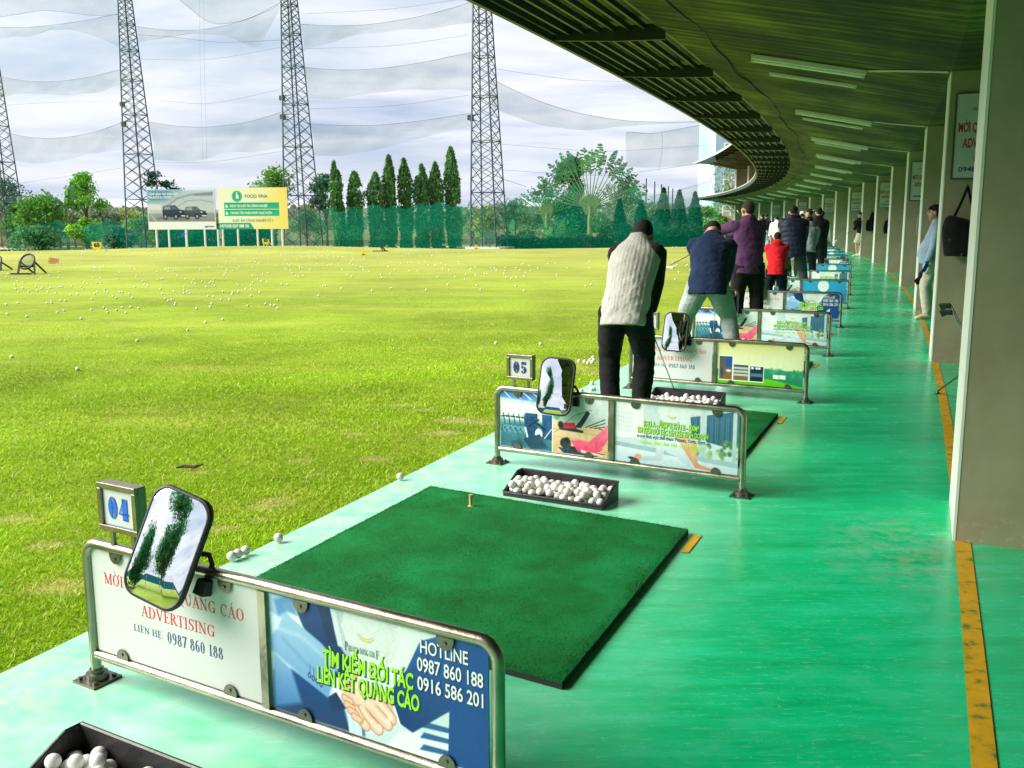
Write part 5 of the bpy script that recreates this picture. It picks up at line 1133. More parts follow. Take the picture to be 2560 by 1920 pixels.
    if cap:
        c = MB(); c.ball(H+hu*.05-hf*.012, (.090, .105, .085), 20, 12, HR); c.tube([H+hu*.055+hf*.07, H+hu*.045+hf*.15], [.075, .06], 14, flat=.15, ref=tuple(hr)); link('cap', remeshed(c, 'cap', .007, M[cap], 2), root)
    if face:
        for sg in (-1, 1):
            e = MB(); e.ball(H+hu*.012+hf*.079+hr*sg*.030, (.013, .010, .0055), 10, 6, HR); e.build('eye', M['eye'], root, True)
            e = MB(); e.ball(H+hu*.040+hf*.083+hr*sg*.032, (.020, .010, .0045), 10, 6, HR); e.build('eyebrow', M['hair'], root, True)
        e = MB(); e.ball(H-hu*.058+hf*.0915, (.022, .008, .0055), 10, 6, HR); e.build('mouth', M['lips'], root, True)
    if glove:
        i = glove[0]; sh, e, w = arms[i]; g = MB(); d = (w-e).normalized(); hand(g, w, d, (F*.8-X*(1 if i else -1)*.6), curl, .003, 1 if i == 0 else -1); link('glove', remeshed(g, 'glove', .0065, M[glove[1]], 2), root)
    return root, [root.location+Matrix.Rotation(-th, 3, 'Z') @ (a[2]*s) for a in arms]
GRIP = lambda z, y, x=0.0: ((x-.02, y, z), (x+.02, y+.02, z-.04))
IN = ((-1, -.2, -.3), (1, -.2, -.3))
def club_for(hands, head, label, flip=1, m=None, up=.06):
    m0 = (Vector(hands[0])+Vector(hands[1]))/2; d = (Vector(head)-m0).normalized(); return iron('c', head, m0-d*up, label, None, flip, m)
f = at(1563, 1000, 6.62); p, hw = person('man in a white quilted vest and black trousers bending over the ball', (f.x, f.y, .03), .22, .965, lean=.60, side=.11, twist=.30, crouch=.055, stance=.105, neck=.095, fwd=.05, hands=GRIP(.70, .44, .10), elbow=IN, nod=.75, tilt=.08, top='c_white', sleeve='c_black', bottom='c_black', vest=True, vox=.008, hem=-.13, bulk=.012, sw=.160, legw=.98, build=.98)
club_for(hw, gnd(1690, 985, .05), 'iron held by the man in the white vest, shaft over the ball tray', m=M['darksteel'])
f = at(1764, 900, 9.35); p, hw = person('man in a navy sweater and pale grey trousers standing wide over his ball', (f.x, f.y, .03), .20, .99, lean=.62, side=.06, twist=.12, crouch=.10, stance=.27, neck=.10, fwd=.05, hands=GRIP(.62, .46, .10), elbow=IN, nod=.85, fade=True, top='c_navy', bottom='c_grey', vox=.009, hem=-.11, bulk=.02, sw=.178, legw=1.06, build=1.05)
club_for(hw, gnd(1781, 862, .04), 'iron held by the man in the navy sweater, seen between his legs', m=M['darksteel'])
f = at(1866, 800, 12.2); p, hw = person('tall man in a purple jumper and black trousers at the end of his swing', (f.x, f.y, .03), .12, .975, lean=.16, side=-.02, twist=-.30, stance=.13, hands=((-.38, .42, 1.22), (-.34, .46, 1.18)), elbow=((-1, 0, -.2), (.3, 1, -.6)), nod=.3, yaw=-.5, neck=.125, top='c_purple', bottom='c_black', hair='brownhair', vox=.01, hem=-.14, bulk=.02, legw=1.15, build=1.05)
c = at(1668, 667, 11.5); club_for(hw, (c.x, c.y, c.z), 'club of the man in the purple jumper, pointing out over the lawn', m=M['postwhite'])
f = at(1937, 760, 15.0); p, hw = person('boy in a red hoodie and navy trousers on a mat of his own', (f.x, f.y, .03), .25, .765, lean=.35, stance=.13, crouch=.04, hands=GRIP(.72, .36), elbow=IN, nod=.55, neck=.115, top='c_red', bottom='c_navytrouser', hood=True, vox=.011, hem=-.12, bulk=.022, legw=1.1, hairlow=1.1, build=1.0)
club_for(hw, gnd(1960, 742, .04), 'short iron held by the boy in red')
f = at(1978, 720, 17.4); p, hw = person('broad man in a dark navy puffer jacket and slate trousers, one leg stretched aside', (f.x, f.y, .03), .25, 1.02, lean=.22, side=-.02, crouch=.03, stance=.24, hands=GRIP(.74, .42, .10), elbow=IN, nod=.55, neck=.12, top='c_puffer', bottom='c_slate', vox=.011, hem=-.14, bulk=.05, build=1.05)
club_for(hw, gnd(1985, 705, .04), 'iron held by the man in the puffer jacket')
f = at(2013, 700, 20.4); p, hw = person('person in a grey hoodie and black trousers bending at the sixth mat', (f.x, f.y, .03), .22, .96, lean=.5, side=.08, crouch=.04, stance=.14, hands=GRIP(.66, .45, .08), elbow=IN, nod=.9, top='c_hoodie', bottom='c_black', hood=True, vox=.012, bulk=.025)
club_for(hw, gnd(2030, 690, .04), 'iron held by the person in the grey hoodie')
f = at(2037, 690, 23.2); person('man in a black jacket seen from behind, hands held low', (f.x, f.y, .03), .25, 1.0, lean=.2, side=.06, stance=.13, hands=GRIP(.72, .34, .14), elbow=IN, nod=.4, top='c_black', bottom='c_black', vox=.012, bulk=.03)
f = at(2021, 680, 25.5); person('man with his face turned left, half hidden behind the black jacket', (f.x, f.y, .0), -1.0, 1.0, lean=.05, top='c_slate', bottom='c_black', vox=.012, face=True, nod=.1)
f = at(2047, 680, 27.0); person('person in a white shirt just behind the man in the black jacket', (f.x, f.y, .0), .3, .98, lean=.15, top='c_white2', bottom='c_black', vox=.013)
f = at(1998, 668, 31.0); p, hw = person('golfer in a white cap with club raised in the back swing', (f.x, f.y, .0), .5, 1.0, lean=.2, twist=.7, hands=((.16, .30, 1.48), (.2, .26, 1.5)), elbow=((-.3, 1, 0), (1, 0, -.5)), nod=.3, top='c_white2', bottom='c_slate', cap='c_white2', vox=.013)
iron('c', hw[0]+Vector((.5, .2, .78)), hw[0]-Vector((.04, .02, .05)), 'club raised by the golfer in the white cap')
f = at(1989, 668, 33.5); person('dark haired person in a black top behind the white capped golfer', (f.x, f.y, .0), .2, .98, lean=.1, top='c_black', bottom='c_black', vox=.013)
f = at(1938, 660, 37.5); person('far person in a white jacket with black hair', (f.x, f.y, .0), .2, .95, lean=.3, nod=.5, top='c_white2', bottom='c_slate', vox=.014, bulk=.02)
f = at(1903, 655, 44); p, hw = person('far golfer in black swinging a club near the platform end', (f.x, f.y, .0), -.4, 1.0, lean=.1, hands=((-.5, .3, 1.2), (-.42, .32, 1.22)), elbow=((-1, 0, -.3), (0, 1, -.3)), top='c_black', bottom='c_slate', vox=.014, face=True)
iron('c', hw[0]+Vector((-.62, .1, .72)), hw[0], 'club swung by the far golfer in black')
f = at(1911, 655, 46); person('farthest person in a dark top and blue jeans', (f.x, f.y, .0), .6, 1.0, top='c_black', bottom='c_hoodie', vox=.014)
f = gnd(2322, 797); p, hw = person('man in a light blue shirt and cream trousers standing at the second column', (f.x, f.y, 0), -1.30, .96, lean=-.05, stance=.10, fy=(.04, -.05), hands=((-.25, .13, .78), (.26, .02, .80)), elbow=((-1, -1, 0), (1, -1, 0)), nod=.10, top='c_light', bottom='c_cream', shoes='shoe', glove=(0, 'c_glove'), belly=.075, face=True, vox=.0075, hem=-.08, hairlow=1.3, curl=.25)
cp = MB(); cp.ball((0, 0, 0), (.09, .06, .085), 16, 10); cp.tube([(-.05, 0, -.06), (-.13, 0, -.11)], [.06, .045], 12, flat=.2); q = hw[0]; tag(link('cap', remeshed(cp, 'cap', .009, M['c_black'], 2), None, (q.x+.03, q.y+.14, q.z-.20)), 'black cap held behind the gloved hand', 'cap')
f = gnd(2147, 641); p, hw = person('man in a black top and white shorts standing by the eighth column', (f.x, f.y, 0), -1.15, 1.0, lean=0, stance=.11, fy=(.06, -.06), hands=((-.10, .22, 1.36), (.12, .26, 1.06)), elbow=((-1, -.2, -1), (1, -.5, 0)), nod=.05, top='c_black', bottom='c_cream', shoes='whiteshoe', shorts=True, face=True, vox=.01, bulk=.02)
q = Vector(hw[1]); iron('c', (q.x-1.0, q.y+.2, .35), q, 'club held by the man in white shorts')

# ------------------------------------------------------------------ net towers
TWR = [(-47.5, 92, 2.4), (-31.2, 83, 2.35), (-16.2, 76, 2.3), (-1.55, 70, 2.2), (14.5, 68.5, 2.1)]
TDIR = (Vector((-1.55, 70, 0))-Vector((-31.2, 83, 0))).normalized()
def tower(x, y, w, label, lamps=()):
    z0 = float(lawn_z(x, y))-.05; H = 27.0; t = tag(empty('lattice_tower', (x, y, z0), math.atan2(TDIR.y, TDIR.x)), label, 'tower', 'steel lattice towers carrying the net')
    def half(z): return (.93*w*(1-z/H*.86))/2
    def ctr(z): return -.75*(w/2-half(z))
    zs = [0]; 
    while zs[-1] < H: zs.append(zs[-1]+max(.5, half(zs[-1])*1.05))
    br = MB()
    crn = lambda z, i, j: Vector((ctr(z)+i*half(z), j*half(z), z))
    for i in (-1, 1):
        for j in (-1, 1):
            l = MB(); l.bar(crn(0, i, j), crn(H, i, j), .085, .085); l.build('tower_leg', M['tower'], t)
    for k, (a, b) in enumerate(zip(zs[:-1], zs[1:])):
        for i, j, i2, j2 in ((-1, -1, 1, -1), (1, -1, 1, 1), (1, 1, -1, 1), (-1, 1, -1, -1)):
            br.bar(crn(a, i, j), crn(b, i2, j2), .038); br.bar(crn(a, i2, j2), crn(b, i, j), .038)
            if k % 4 == 0: br.bar(crn(a, i, j), crn(a, i2, j2), .05)
    br.build('cross_bracing', M['tower'], t); f = MB(); f.box((0, 0, .08), (w+.5, w+.5, .3)); f.build('concrete_footing', M['rim'], t)
    for z, sx in lamps:
        q = MB(); x0 = ctr(z)+sx*half(z); q.box((x0+sx*.30, -.3, z), (.42, .2, .34)); q.box((x0+sx*.12, -.25, z-.22), (.5, .06, .06)); q.box((x0+sx*.1, -.1, z+.2), (.9, .05, .05)); q.build('flood_lamp', M['sheet'], t)
TL = ['lattice tower cut by the left photo edge', 'lattice tower behind the car billboard', 'lattice tower right of the yellow billboard', 'lattice tower right of the row of columnar trees', 'lattice tower hidden under the canopy edge']
LAMPS = [(), ((10.6, -1), (12.2, -1)), ((11.6, -1), (10.2, -1)), ((9.3, -1),), ()]
for (x, y, w), l, lm in list(zip(TWR, TL, LAMPS))[:4]: tower(x, y, w, l, lm)

# ------------------------------------------------------------------ nets
def netpt(i, px, py):
    "the point of the net plane between tower i and i+1 seen at a pixel"
    a = Vector((*TWR[i][:2], 0)); b = Vector((*TWR[i+1][:2], 0)); d = ray(px, py); dx, dy = b.x-a.x, b.y-a.y
    D = (a.x*dy-a.y*dx)/(d.x*dy-d.y*dx); return Vector((0, 0, HCAM))+d*D
def smooth_line(pts, n):
    pts = np.array(pts, float); t = np.concatenate([[0], np.cumsum(np.hypot(*np.diff(pts, axis=0).T))]); u = np.linspace(0, t[-1], n); x = np.interp(u, t, pts[:, 0]); y = np.interp(u, t, pts[:, 1])
    k = np.ones(7)/7
    for _ in range(2):
        xp = np.pad(x, 3, 'edge'); yp = np.pad(y, 3, 'edge'); x2 = np.convolve(xp, k, 'valid'); y2 = np.convolve(yp, k, 'valid'); x[1:-1], y[1:-1] = x2[1:-1], y2[1:-1]
    return list(zip(x, y))
ZF = .5787
def zz1(l): return [(x*ZF, y*ZF) for x, y in l]
def band(net, i, up, lo, m, off=0.0, nm='gathered_net'):
    n = 36; A = [netpt(i, *p) for p in smooth_line(up, n)]; B = [netpt(i, *p) for p in smooth_line(lo, n)]; mb = MB(); k = 9; V = []
    for a, b in zip(A, B):
        for j in range(k):
            t = j/(k-1); p = a.lerp(b, t); p.y += off+.5*math.sin(PI*t)+.25*math.sin(p.x*1.7+t*5); V.append(p-net.location)
    mb.add(V, [(c*k+j, c*k+j+1, (c+1)*k+j+1, (c+1)*k+j) for c in range(n-1) for j in range(k-1)]); mb.build(nm, m, net, True)
    c = MB(); c.tube([p-net.location for p in A], .014, 5); c.build('net_cable', M['rope'], net)
def cable_line(net, i, pts, r=.009):
    c = MB(); c.tube([netpt(i, *p)-net.location for p in smooth_line(pts, 30)], r, 5); c.build('net_cable', M['rope'], net)
NETS = []
for i, l in enumerate(('sagging grey net at the far left, left of the car billboard tower', 'sagging grey net between the towers either side of the billboards', 'sagging grey net above the row of columnar trees', 'grey net from the columnar tree tower across to the canopy')):
    NETS.append(tag(empty('range_net', (TWR[i][0], TWR[i][1], 0)), l, 'net', 'tall nets round the range'))
n0, n1, n2, n3 = NETS
band(n0, 0, zz1([(-10, 328), (60, 345), (180, 356), (330, 345), (450, 320), (532, 296)]), zz1([(-10, 420), (60, 408), (160, 402), (300, 415), (430, 400), (545, 362)]), M['net_air'])
band(n0, 0, zz1([(20, 570), (100, 592), (200, 600), (330, 590), (450, 560), (545, 520)]), zz1([(40, 690), (130, 708), (240, 706), (360, 670), (460, 650), (548, 652)]), M['net_air'])
band(n0, 0, zz1([(-10, 118), (120, 120), (300, 100), (420, 80), (512, 58)]), zz1([(-10, 165), (120, 160), (260, 118), (400, 150), (520, 205)]), M['net_air'])
band(n0, 0, zz1([(-10, 75), (90, 60), (170, 42), (260, 48), (400, 70), (505, 62)]), zz1([(-10, -40), (90, -60), (170, -60), (260, -60), (400, -80), (500, -80)]), M['net_air'])
band(n1, 1, zz1([(575, 112), (700, 130), (850, 134), (1000, 108), (1120, 66), (1205, 22)]), zz1([(585, 192), (720, 160), (850, 142), (980, 150), (1140, 232), (1160, 120)]), M['net_air'])
band(n1, 1, zz1([(600, 150), (760, 160), (940, 186), (1240, 172)]), zz1([(590, 196), (760, 190), (940, 190), (1240, 186)]), M['net_thin'], .2)
band(n1, 1, zz1([(636, 526), (760, 546), (890, 552), (1040, 535), (1160, 505), (1245, 472)]), zz1([(662, 690), (780, 696), (892, 702), (940, 650), (1100, 662), (1248, 632)]), M['net_air'])
band(n1, 1, zz1([(770, -5), (860, 70), (915, 112), (1060, 90), (1215, 10)]), zz1([(775, -60), (860, -60), (920, -60), (1060, -60), (1215, -60)]), M['net_air'])
band(n2, 2, zz1([(1295, 104), (1400, 112), (1560, 112), (1760, 84), (1920, 46), (2040, 8)]), zz1([(1310, 222), (1400, 190), (1560, 146), (1760, 130), (1920, 118), (2045, 96)]), M['net_air'])
band(n2, 2, zz1([(1310, 290), (1450, 305), (1620, 300), (1800, 276), (2045, 224)]), zz1([(1325, 425), (1420, 434), (1560, 410), (1720, 388), (1880, 386), (2040, 392)]), M['net_air'])
band(n2, 2, zz1([(1342, 534), (1480, 544), (1640, 542), (1820, 522), (2038, 488)]), zz1([(1355, 672), (1500, 676), (1700, 630), (1860, 584), (2040, 546)]), M['net_air'])
z2 = lambda l: [(1200+x*.6148, y*.6148) for x, y in l]
band(n3, 3, z2([(42, 318), (160, 380), (330, 446), (480, 478), (640, 498), (900, 495)]), z2([(48, 440), (160, 486), (330, 530), (480, 530), (640, 505), (900, 500)]), M['net_air'])
band(n3, 3, z2([(596, 536), (700, 545), (940, 500)]), z2([(596, 680), (760, 682), (960, 660)]), M['net_air'])
band(n3, 3, z2([(60, 712), (100, 730), (190, 760)]), z2([(60, 830), (100, 830), (190, 800)]), M['net_thin'])
band(n3, 3, z2([(690, 800), (820, 770), (945, 735)]), z2([(700, 850), (820, 850), (900, 840)]), M['net_air'])
for p in ([(30, 455), (250, 440), (520, 440)], [(30, 800), (300, 760), (560, 720)]): cable_line(n0, 0, zz1([(x, y) for x, y in p]))
for p in ([(600, 255), (900, 262), (1240, 200)], [(660, 430), (900, 455), (1240, 380)], [(660, 700), (900, 704), (1240, 650)]): cable_line(n1, 1, zz1(p))
for p in ([(1320, 60), (1700, 40), (2030, -10)], [(1330, 210), (1700, 200), (2030, 150)], [(1330, 470), (1700, 460), (2030, 410)]): cable_line(n2, 2, zz1(p))
for p in ([(70, 585), (500, 620), (930, 590)], [(80, 690), (500, 720), (930, 660)], [(60, 280), (400, 330), (820, 330)], [(740, 536), (742, 600), (728, 690)]): cable_line(n3, 3, z2(p))
for i, px in ((1, 880), (1, 862)): cable_line(NETS[i], i, zz1([(px, -10), (px+2, 250), (px+14, 700)]), .006)
# lower teal net and its doubled hem along the ground, one length per bay
def low_net(net, i, tops, x_end=None):
    a = Vector((*TWR[i][:2], 0)); b = Vector((*TWR[i+1][:2], 0)); b = b if x_end is None else a.lerp(b, x_end); n = 40; V = []; V2 = []
    for k in range(n+1):
        p = a.lerp(b, k/n); g = float(lawn_z(p.x, p.y)); h = np.interp(k/n, [t[0] for t in tops], [t[1] for t in tops])+.16*math.sin(k*1.3)+.1*math.sin(k*.5)
        for j in range(5): V.append(Vector((p.x, p.y+.12*math.sin(k*.9+j)-.05, g+.75+(h-.75)*j/4))-net.location)
        for j in range(3): V2.append(Vector((p.x, p.y+.07*math.sin(k*.9+j)-.05, g-.1+.85*j/2))-net.location)
    m = MB(); m.add(V, [(k*5+j, k*5+j+1, k*5+j+6, k*5+j+5) for k in range(n) for j in range(4)]); m.build('lower_net', M['net_low'], net, True)
    m = MB(); m.add(V2, [(k*3+j, k*3+j+1, k*3+j+4, k*3+j+3) for k in range(n) for j in range(2)]); m.build('net_hem', M['net_hem'], net, True)
low_net(n0, 0, [(0, 3.6), (.25, 3.0), (.5, 2.2), (1, 3.0)]); low_net(n1, 1, [(0, 3.0), (.5, 2.0), (1, 2.8)]); low_net(n2, 2, [(0, 2.8), (.15, 3.1), (.5, 3.2), (.85, 3.3), (1, 2.8)]); low_net(n3, 3, [(0, 3.0), (.25, 4.2), (.5, 4.6), (.7, 3.8), (1, 3.2)])

# ------------------------------------------------------------------ trees
def leaf_mesh(name, P, size, col, var=.45, aspect=2.2, droop=0.0, out=None, m=None):
    "one small quad per point, turned at random; colours wander leaf by leaf and clump by clump"
    n = len(P); d = RNG.normal(size=(n, 3)); d[:, 2] -= droop
    if out is not None: d += out*1.0
    d /= np.linalg.norm(d, axis=1, keepdims=True); u = np.cross(d, RNG.normal(size=(n, 3))); u /= np.linalg.norm(u, axis=1, keepdims=True)+1e-9
    L = (size*(.6+.8*RNG.random(n)))[:, None]; W = L/aspect; V = np.empty((n, 4, 3)); V[:, 0] = P-d*L*.5; V[:, 1] = P+u*W*.5; V[:, 2] = P+d*L*.5; V[:, 3] = P-u*W*.5
    clump = fbm(P[:, 0]*1.1+P[:, 2]*.7, P[:, 1]*1.1+P[:, 2]*.9, 6)[:, None]; c = np.array(col)*(1-var+2*var*RNG.random((n, 1)))*(.55+.9*clump); c[:, 0:1] *= .8+.5*RNG.random((n, 1)); return fast_mesh(name, V.reshape(-1, 3), 4, m or M['leaf'], np.repeat(c[:, None], 4, 1).reshape(-1, 3))
def trunk(mb, a, b, r0, r1, n=6, wob=.1):
    a = Vector(a); b = Vector(b); pts = [a.lerp(b, i/n)+Vector((random.uniform(-wob, wob), random.uniform(-wob, wob), 0))*(1 if 0 < i < n else 0) for i in range(n+1)]; mb.tube(pts, [r0+(r1-r0)*i/n for i in range(n+1)], 7); return pts
def base_at(px, D):
    p = at(px, 600, D); return Vector((p.x, p.y, float(lawn_z(p.x, p.y))-.05))
def zof(py, D): return at(1280, py, D).z
def column_tree(px, top, D, w, label, lean=0.0, seed=0):
    b = base_at(px, D); H = zof(top, D)-b.z; t = tag(empty('columnar_tree', b), label, 'tree', 'slim columnar trees in a row'); tb = MB(); trunk(tb, (0, 0, 0), (lean, 0, H*.93), .09, .03, 6, .03); tb.build('trunk', M['wood'], t)
    n = int(5200*H/8); z = RNG.random(n); a = RNG.random(n)*2*PI; prof = w/2*np.clip(np.minimum(1.0, (1.02-z)*3.6)**.75, 0, 1)*(.86+.2*z)*(.62+.75*fbm(np.cos(a)*1.3+seed*3, z*H*.85+np.sin(a), seed+2)); r = prof*np.sqrt(RNG.random(n))*1.05
    gap = fbm(np.cos(a)*1.5+seed, z*H*1.6, seed+9); k = gap > .30; z, a, r = z[k], a[k], r[k]
    P = np.stack([r*np.cos(a)+lean*z, r*np.sin(a), .1+z*(H-.1)], -1); o = np.stack([np.cos(a)*.7, np.sin(a)*.7, np.full(len(a), -1.2)], -1)
    link('crown', leaf_mesh('crown', P, .34, (.105, .275, .080), .5, 3.2, .2, o), t)
CT = [(852, 402, .95, -.35, 'first and leftmost slim columnar tree, its tip bent to the left'), (890, 428, 1.25, 0, 'second slim columnar tree from the left, broad and blunt'), (942, 430, 1.25, 0, 'third slim columnar tree, shortest of the row'), (979, 387, .95, -.1, 'fourth slim columnar tree, thin with a pointed top'), (1017, 396, 1.05, -.12, 'fifth slim columnar tree, middle height with a curved top'), (1057, 411, 1.15, 0, 'sixth slim columnar tree, evenly tapered'), (1096, 405, 1.15, -.2, 'seventh slim columnar tree, next to the forked one'), (1136, 368, 1.2, -.25, 'tallest columnar tree of the row, forked, beside the tower')]
for i, (px, top, w, ln, l) in enumerate(CT):
    column_tree(px, top, 80+.4*i, w*1.15, l, ln, i)
def broad_tree(px, top, D, w, label, col=(.060, .150, .025), blobs=9, leaf=.30, n=3600, trunk_h=.45, flat=.75, name='tree', group='trees beyond the net', sparse=0.0, lean=0.0, base=None, cat='tree'):
    b = base if base is not None else base_at(px, D); H = zof(top, D)-b.z if base is None else top; t = tag(empty(name, b), label, cat, group); R = random.Random(int(px*7+D)); tb = MB(); fork = Vector((lean*.4, 0, H*trunk_h)); pts = trunk(tb, (0, 0, 0), fork, .05+.012*H, .035+.006*H, 5, .06)
    C = []
    for i in range(blobs):
        z = H*(trunk_h+(1-trunk_h)*(.15+.8*R.random())); q = (z/H-trunk_h)/(1-trunk_h); rr = w/2*math.sin(PI*min(.96, .22+.70*q))*.75; a = R.random()*2*PI; c = Vector((rr*math.cos(a)*R.uniform(.4, 1)+lean*z/H, rr*math.sin(a)*R.uniform(.4, 1), z)); C.append((c, w*R.uniform(.17, .27)))
    C.append((Vector((lean, 0, H*.93)), w*.17))
    for c, r in C: trunk(tb, fork.lerp(Vector((lean*.4, 0, H*trunk_h*.7)), R.random()), c, .03+.003*H, .012, 4, .05)
    tb.build('trunk', M['wood'], t); P = []
    for c, r in C:
        m = int(n/len(C)); v = RNG.normal(size=(m, 3)); v /= np.linalg.norm(v, axis=1, keepdims=True); v *= (r*RNG.random((m, 1))**.42); v[:, 2] *= flat; v += r*.35*(RNG.normal(size=(m, 3)))*.5; P.append(v+np.array(c))
    P = np.concatenate(P); g = fbm(P[:, 0]*1.4+P[:, 1]*.8, P[:, 2]*1.6+P[:, 1], int(px) % 50); P = P[g > .34+sparse]; P[:, 2] = np.maximum(P[:, 2], .15)
    link('crown', leaf_mesh('crown', P, leaf, tuple(v*1.9 for v in col), .5), t); return t
BT = [(18, 447, 96, 7.0, 'feathery dark tree behind the leftmost tower', (.022, .085, .045), .10), (62, 505, 92, 4.6, 'dark green bushy tree right of the leftmost tower', (.035, .115, .030), 0), (108, 490, 90, 5.2, 'wide mid green tree left of the banana plant', (.055, .160, .022), 0), (150, 520, 94, 4.6, 'airy grey green tree below the banana leaves', (.070, .120, .050), .09),
      (222, 425, 92, 4.0, 'tall bright green slender tree left of the car billboard', (.085, .230, .025), 0), (215, 545, 88, 3.0, 'low bright green tree under the tall slender one', (.11, .26, .02), 0), (85, 570, 86, 4.4, 'low teal green tree at the far left fence', (.04, .15, .06), 0), (304, 572, 86, 3.8, 'round dark bush tree beside the car billboard tower', (.020, .095, .055), 0), (352, 540, 95, 3.4, 'yellow green tree behind the car billboard tower', (.15, .26, .025), 0),
      (686, 420, 82, 4.6, 'green tree rising behind the yellow billboard', (.075, .185, .030), .02), (818, 433, 84, 3.2, 'feathery open tree between the tower and the columnar trees', (.035, .110, .060), .13), (1215, 520, 96, 3.4, 'small yellowish tree seen through the right tower', (.14, .20, .04), 0), (1288, 500, 92, 4.0, 'airy grey tree right of the last lattice tower', (.075, .115, .065), .13),
      (1424, 384, 84, 3.0, 'tall dense broadleaf tree left of the large fan palm', (.022, .115, .035), -.05), (1420, 505, 80, 4.8, 'round teal green tree below the tall broadleaf one', (.020, .140, .060), -.03), (1562, 470, 98, 6.6, 'wide airy tree with bare twigs behind the cypresses', (.10, .14, .09), .13), (1500, 545, 98, 3.0, 'small tree under the large fan palm', (.05, .14, .05), 0),
      (1795, 548, 92, 3.6, 'bright green bush in front of the pale blue building', (.085, .230, .03), 0), (1762, 520, 100, 3.2, 'yellow green bamboo clump left of the pale blue building', (.16, .27, .05), .04), (1640, 520, 100, 4.0, 'pale tree behind the dark cypresses', (.10, .16, .07), .1),
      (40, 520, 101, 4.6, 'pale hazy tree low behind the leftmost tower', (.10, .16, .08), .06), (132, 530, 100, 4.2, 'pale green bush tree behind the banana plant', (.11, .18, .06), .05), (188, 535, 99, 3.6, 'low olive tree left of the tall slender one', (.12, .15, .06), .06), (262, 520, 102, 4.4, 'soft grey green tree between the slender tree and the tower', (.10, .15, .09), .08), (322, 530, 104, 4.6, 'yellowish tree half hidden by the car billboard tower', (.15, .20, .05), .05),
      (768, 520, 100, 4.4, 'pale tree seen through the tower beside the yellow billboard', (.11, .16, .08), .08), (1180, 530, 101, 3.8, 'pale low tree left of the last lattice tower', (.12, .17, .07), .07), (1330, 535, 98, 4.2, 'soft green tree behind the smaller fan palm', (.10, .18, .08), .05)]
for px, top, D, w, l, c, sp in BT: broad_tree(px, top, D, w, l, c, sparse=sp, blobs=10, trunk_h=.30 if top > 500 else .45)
def lone_branch():
    b = base_at(440, 95); t = tag(empty('papaya_tree', b), 'thin leaning papaya tree poking up beside the tower over the car billboard', 'tree'); H = zof(435, 95)-b.z; tb = MB(); tb.tube([(1.2, 0, 0), (.9, 0, H*.5), (.2, 0, H*.72), (-1.2, 0, H*.9), (-1.9, 0, H*.97)], [.12, .1, .08, .06, .04], 7); tb.build('trunk', M['wood'], t)
    P = np.concatenate([np.array(c)+RNG.normal(size=(220, 3))*s for c, s in (((-1.9, 0, H*1.0), (.34, .34, .22)), ((-2.1, 0, H*.9), (.3, .3, .2)), ((-.6, 0, H*.88), (.3, .3, .16)), ((.3, 0, H*.80), (.3, .3, .16)), ((1.1, 0, H*.62), (.4, .4, .25)))]); link('crown', leaf_mesh('crown', P, .32, (.02, .09, .04)), t)
lone_branch()
def frond(mb, a, d, L, wid, up, sag=.25, n=9, torn=.25, R=random):
    "a long torn banana leaf blade: a midrib with strips either side"
    a = Vector(a); d = Vector(d).normalized(); s = d.cross(Vector(up)).normalized(); pts = [a+d*(L*i/n)+Vector((0, 0, -sag*L*(i/n)**2)) for i in range(n+1)]
    for i in range(n):
        p0, p1 = pts[i], pts[i+1]; w0 = wid*math.sin(PI*min(1, (i+.6)/(n+.8)))**.6; w1 = wid*math.sin(PI*min(1, (i+1.6)/(n+.8)))**.6
        for sg in (-1, 1):
            if R.random() < torn*.35: continue
            q = .72+.28*R.random(); off = Vector((0, 0, -.3*wid*R.random())); mb.add([p0, p0.lerp(p1, q), p0.lerp(p1, q)+s*sg*w1+off+d*wid*.35, p0+s*sg*w0+off+d*wid*.35], [(0, 1, 2, 3)])
M['banana'] = mat('banana_leaf', (.040, .20, .075), .4, 0, .5, 1.2); M['bananalight'] = mat('young_banana_leaf', (.085, .30, .06), .4, 0, .35, 1.2)
def fan_palm(px, py, D, base_py, Rr, label, a0, a1, n, seed, tight=1.0):
    b = base_at(px, D); c = at(px, py, D); H = c.z-b.z; t = tag(empty('fan_palm', b), label, 'palm'); R = random.Random(seed); tb = MB(); trunk(tb, (0, 0, 0), (0, 0, H*.98), .22, .17, 6, .03); tb.build('trunk', M['palmstem'], t)
    st = MB()
    for i in range(n):
        a = math.radians(a0+(a1-a0)*(i+.5)/n+R.uniform(-1.5, 1.5)); d = Vector((math.cos(a), R.uniform(-.08, .08), math.sin(a))); L = Rr*R.uniform(.92, 1.08); s0 = Vector((0, 0, H-.25)); q = s0+d*L*.60
        st.tube([s0, s0+d*L*.25, q, q+d*L*.2], [.075, .045, .03, .012], 6); lf = MB(); frond(lf, q, d, L*.46, Rr*(.09 if abs(math.cos(a)) < .2 else .058), (0, 1, .1), .14*abs(math.cos(a))+.02, 17, .45, R); lf.build('leaf_blade', M['bananalight' if abs(math.cos(a)) < .16 else 'banana'], t)
    st.build('leaf_stalks', M['palmstem'], t)
    f = MB(); f.prism([(-.30*tight, 0, -.9), (.30*tight, 0, -.9), (.85*tight, 0, .15), (.55*tight, 0, .55), (0, 0, .75), (-.55*tight, 0, .55), (-.85*tight, 0, .15)], (0, -.09, H+.1), (0, .09, H+.1)); f.build('leaf_bases', M['palmstem'], t, bevel=.05)
fan_palm(1474, 512, 78, 600, 4.5, 'large fan palm with a wide spread of torn leaves', 6, 172, 23, 2)
fan_palm(1367, 530, 79, 600, 2.6, 'smaller fan palm left of the large one', 15, 175, 15, 5, .7)
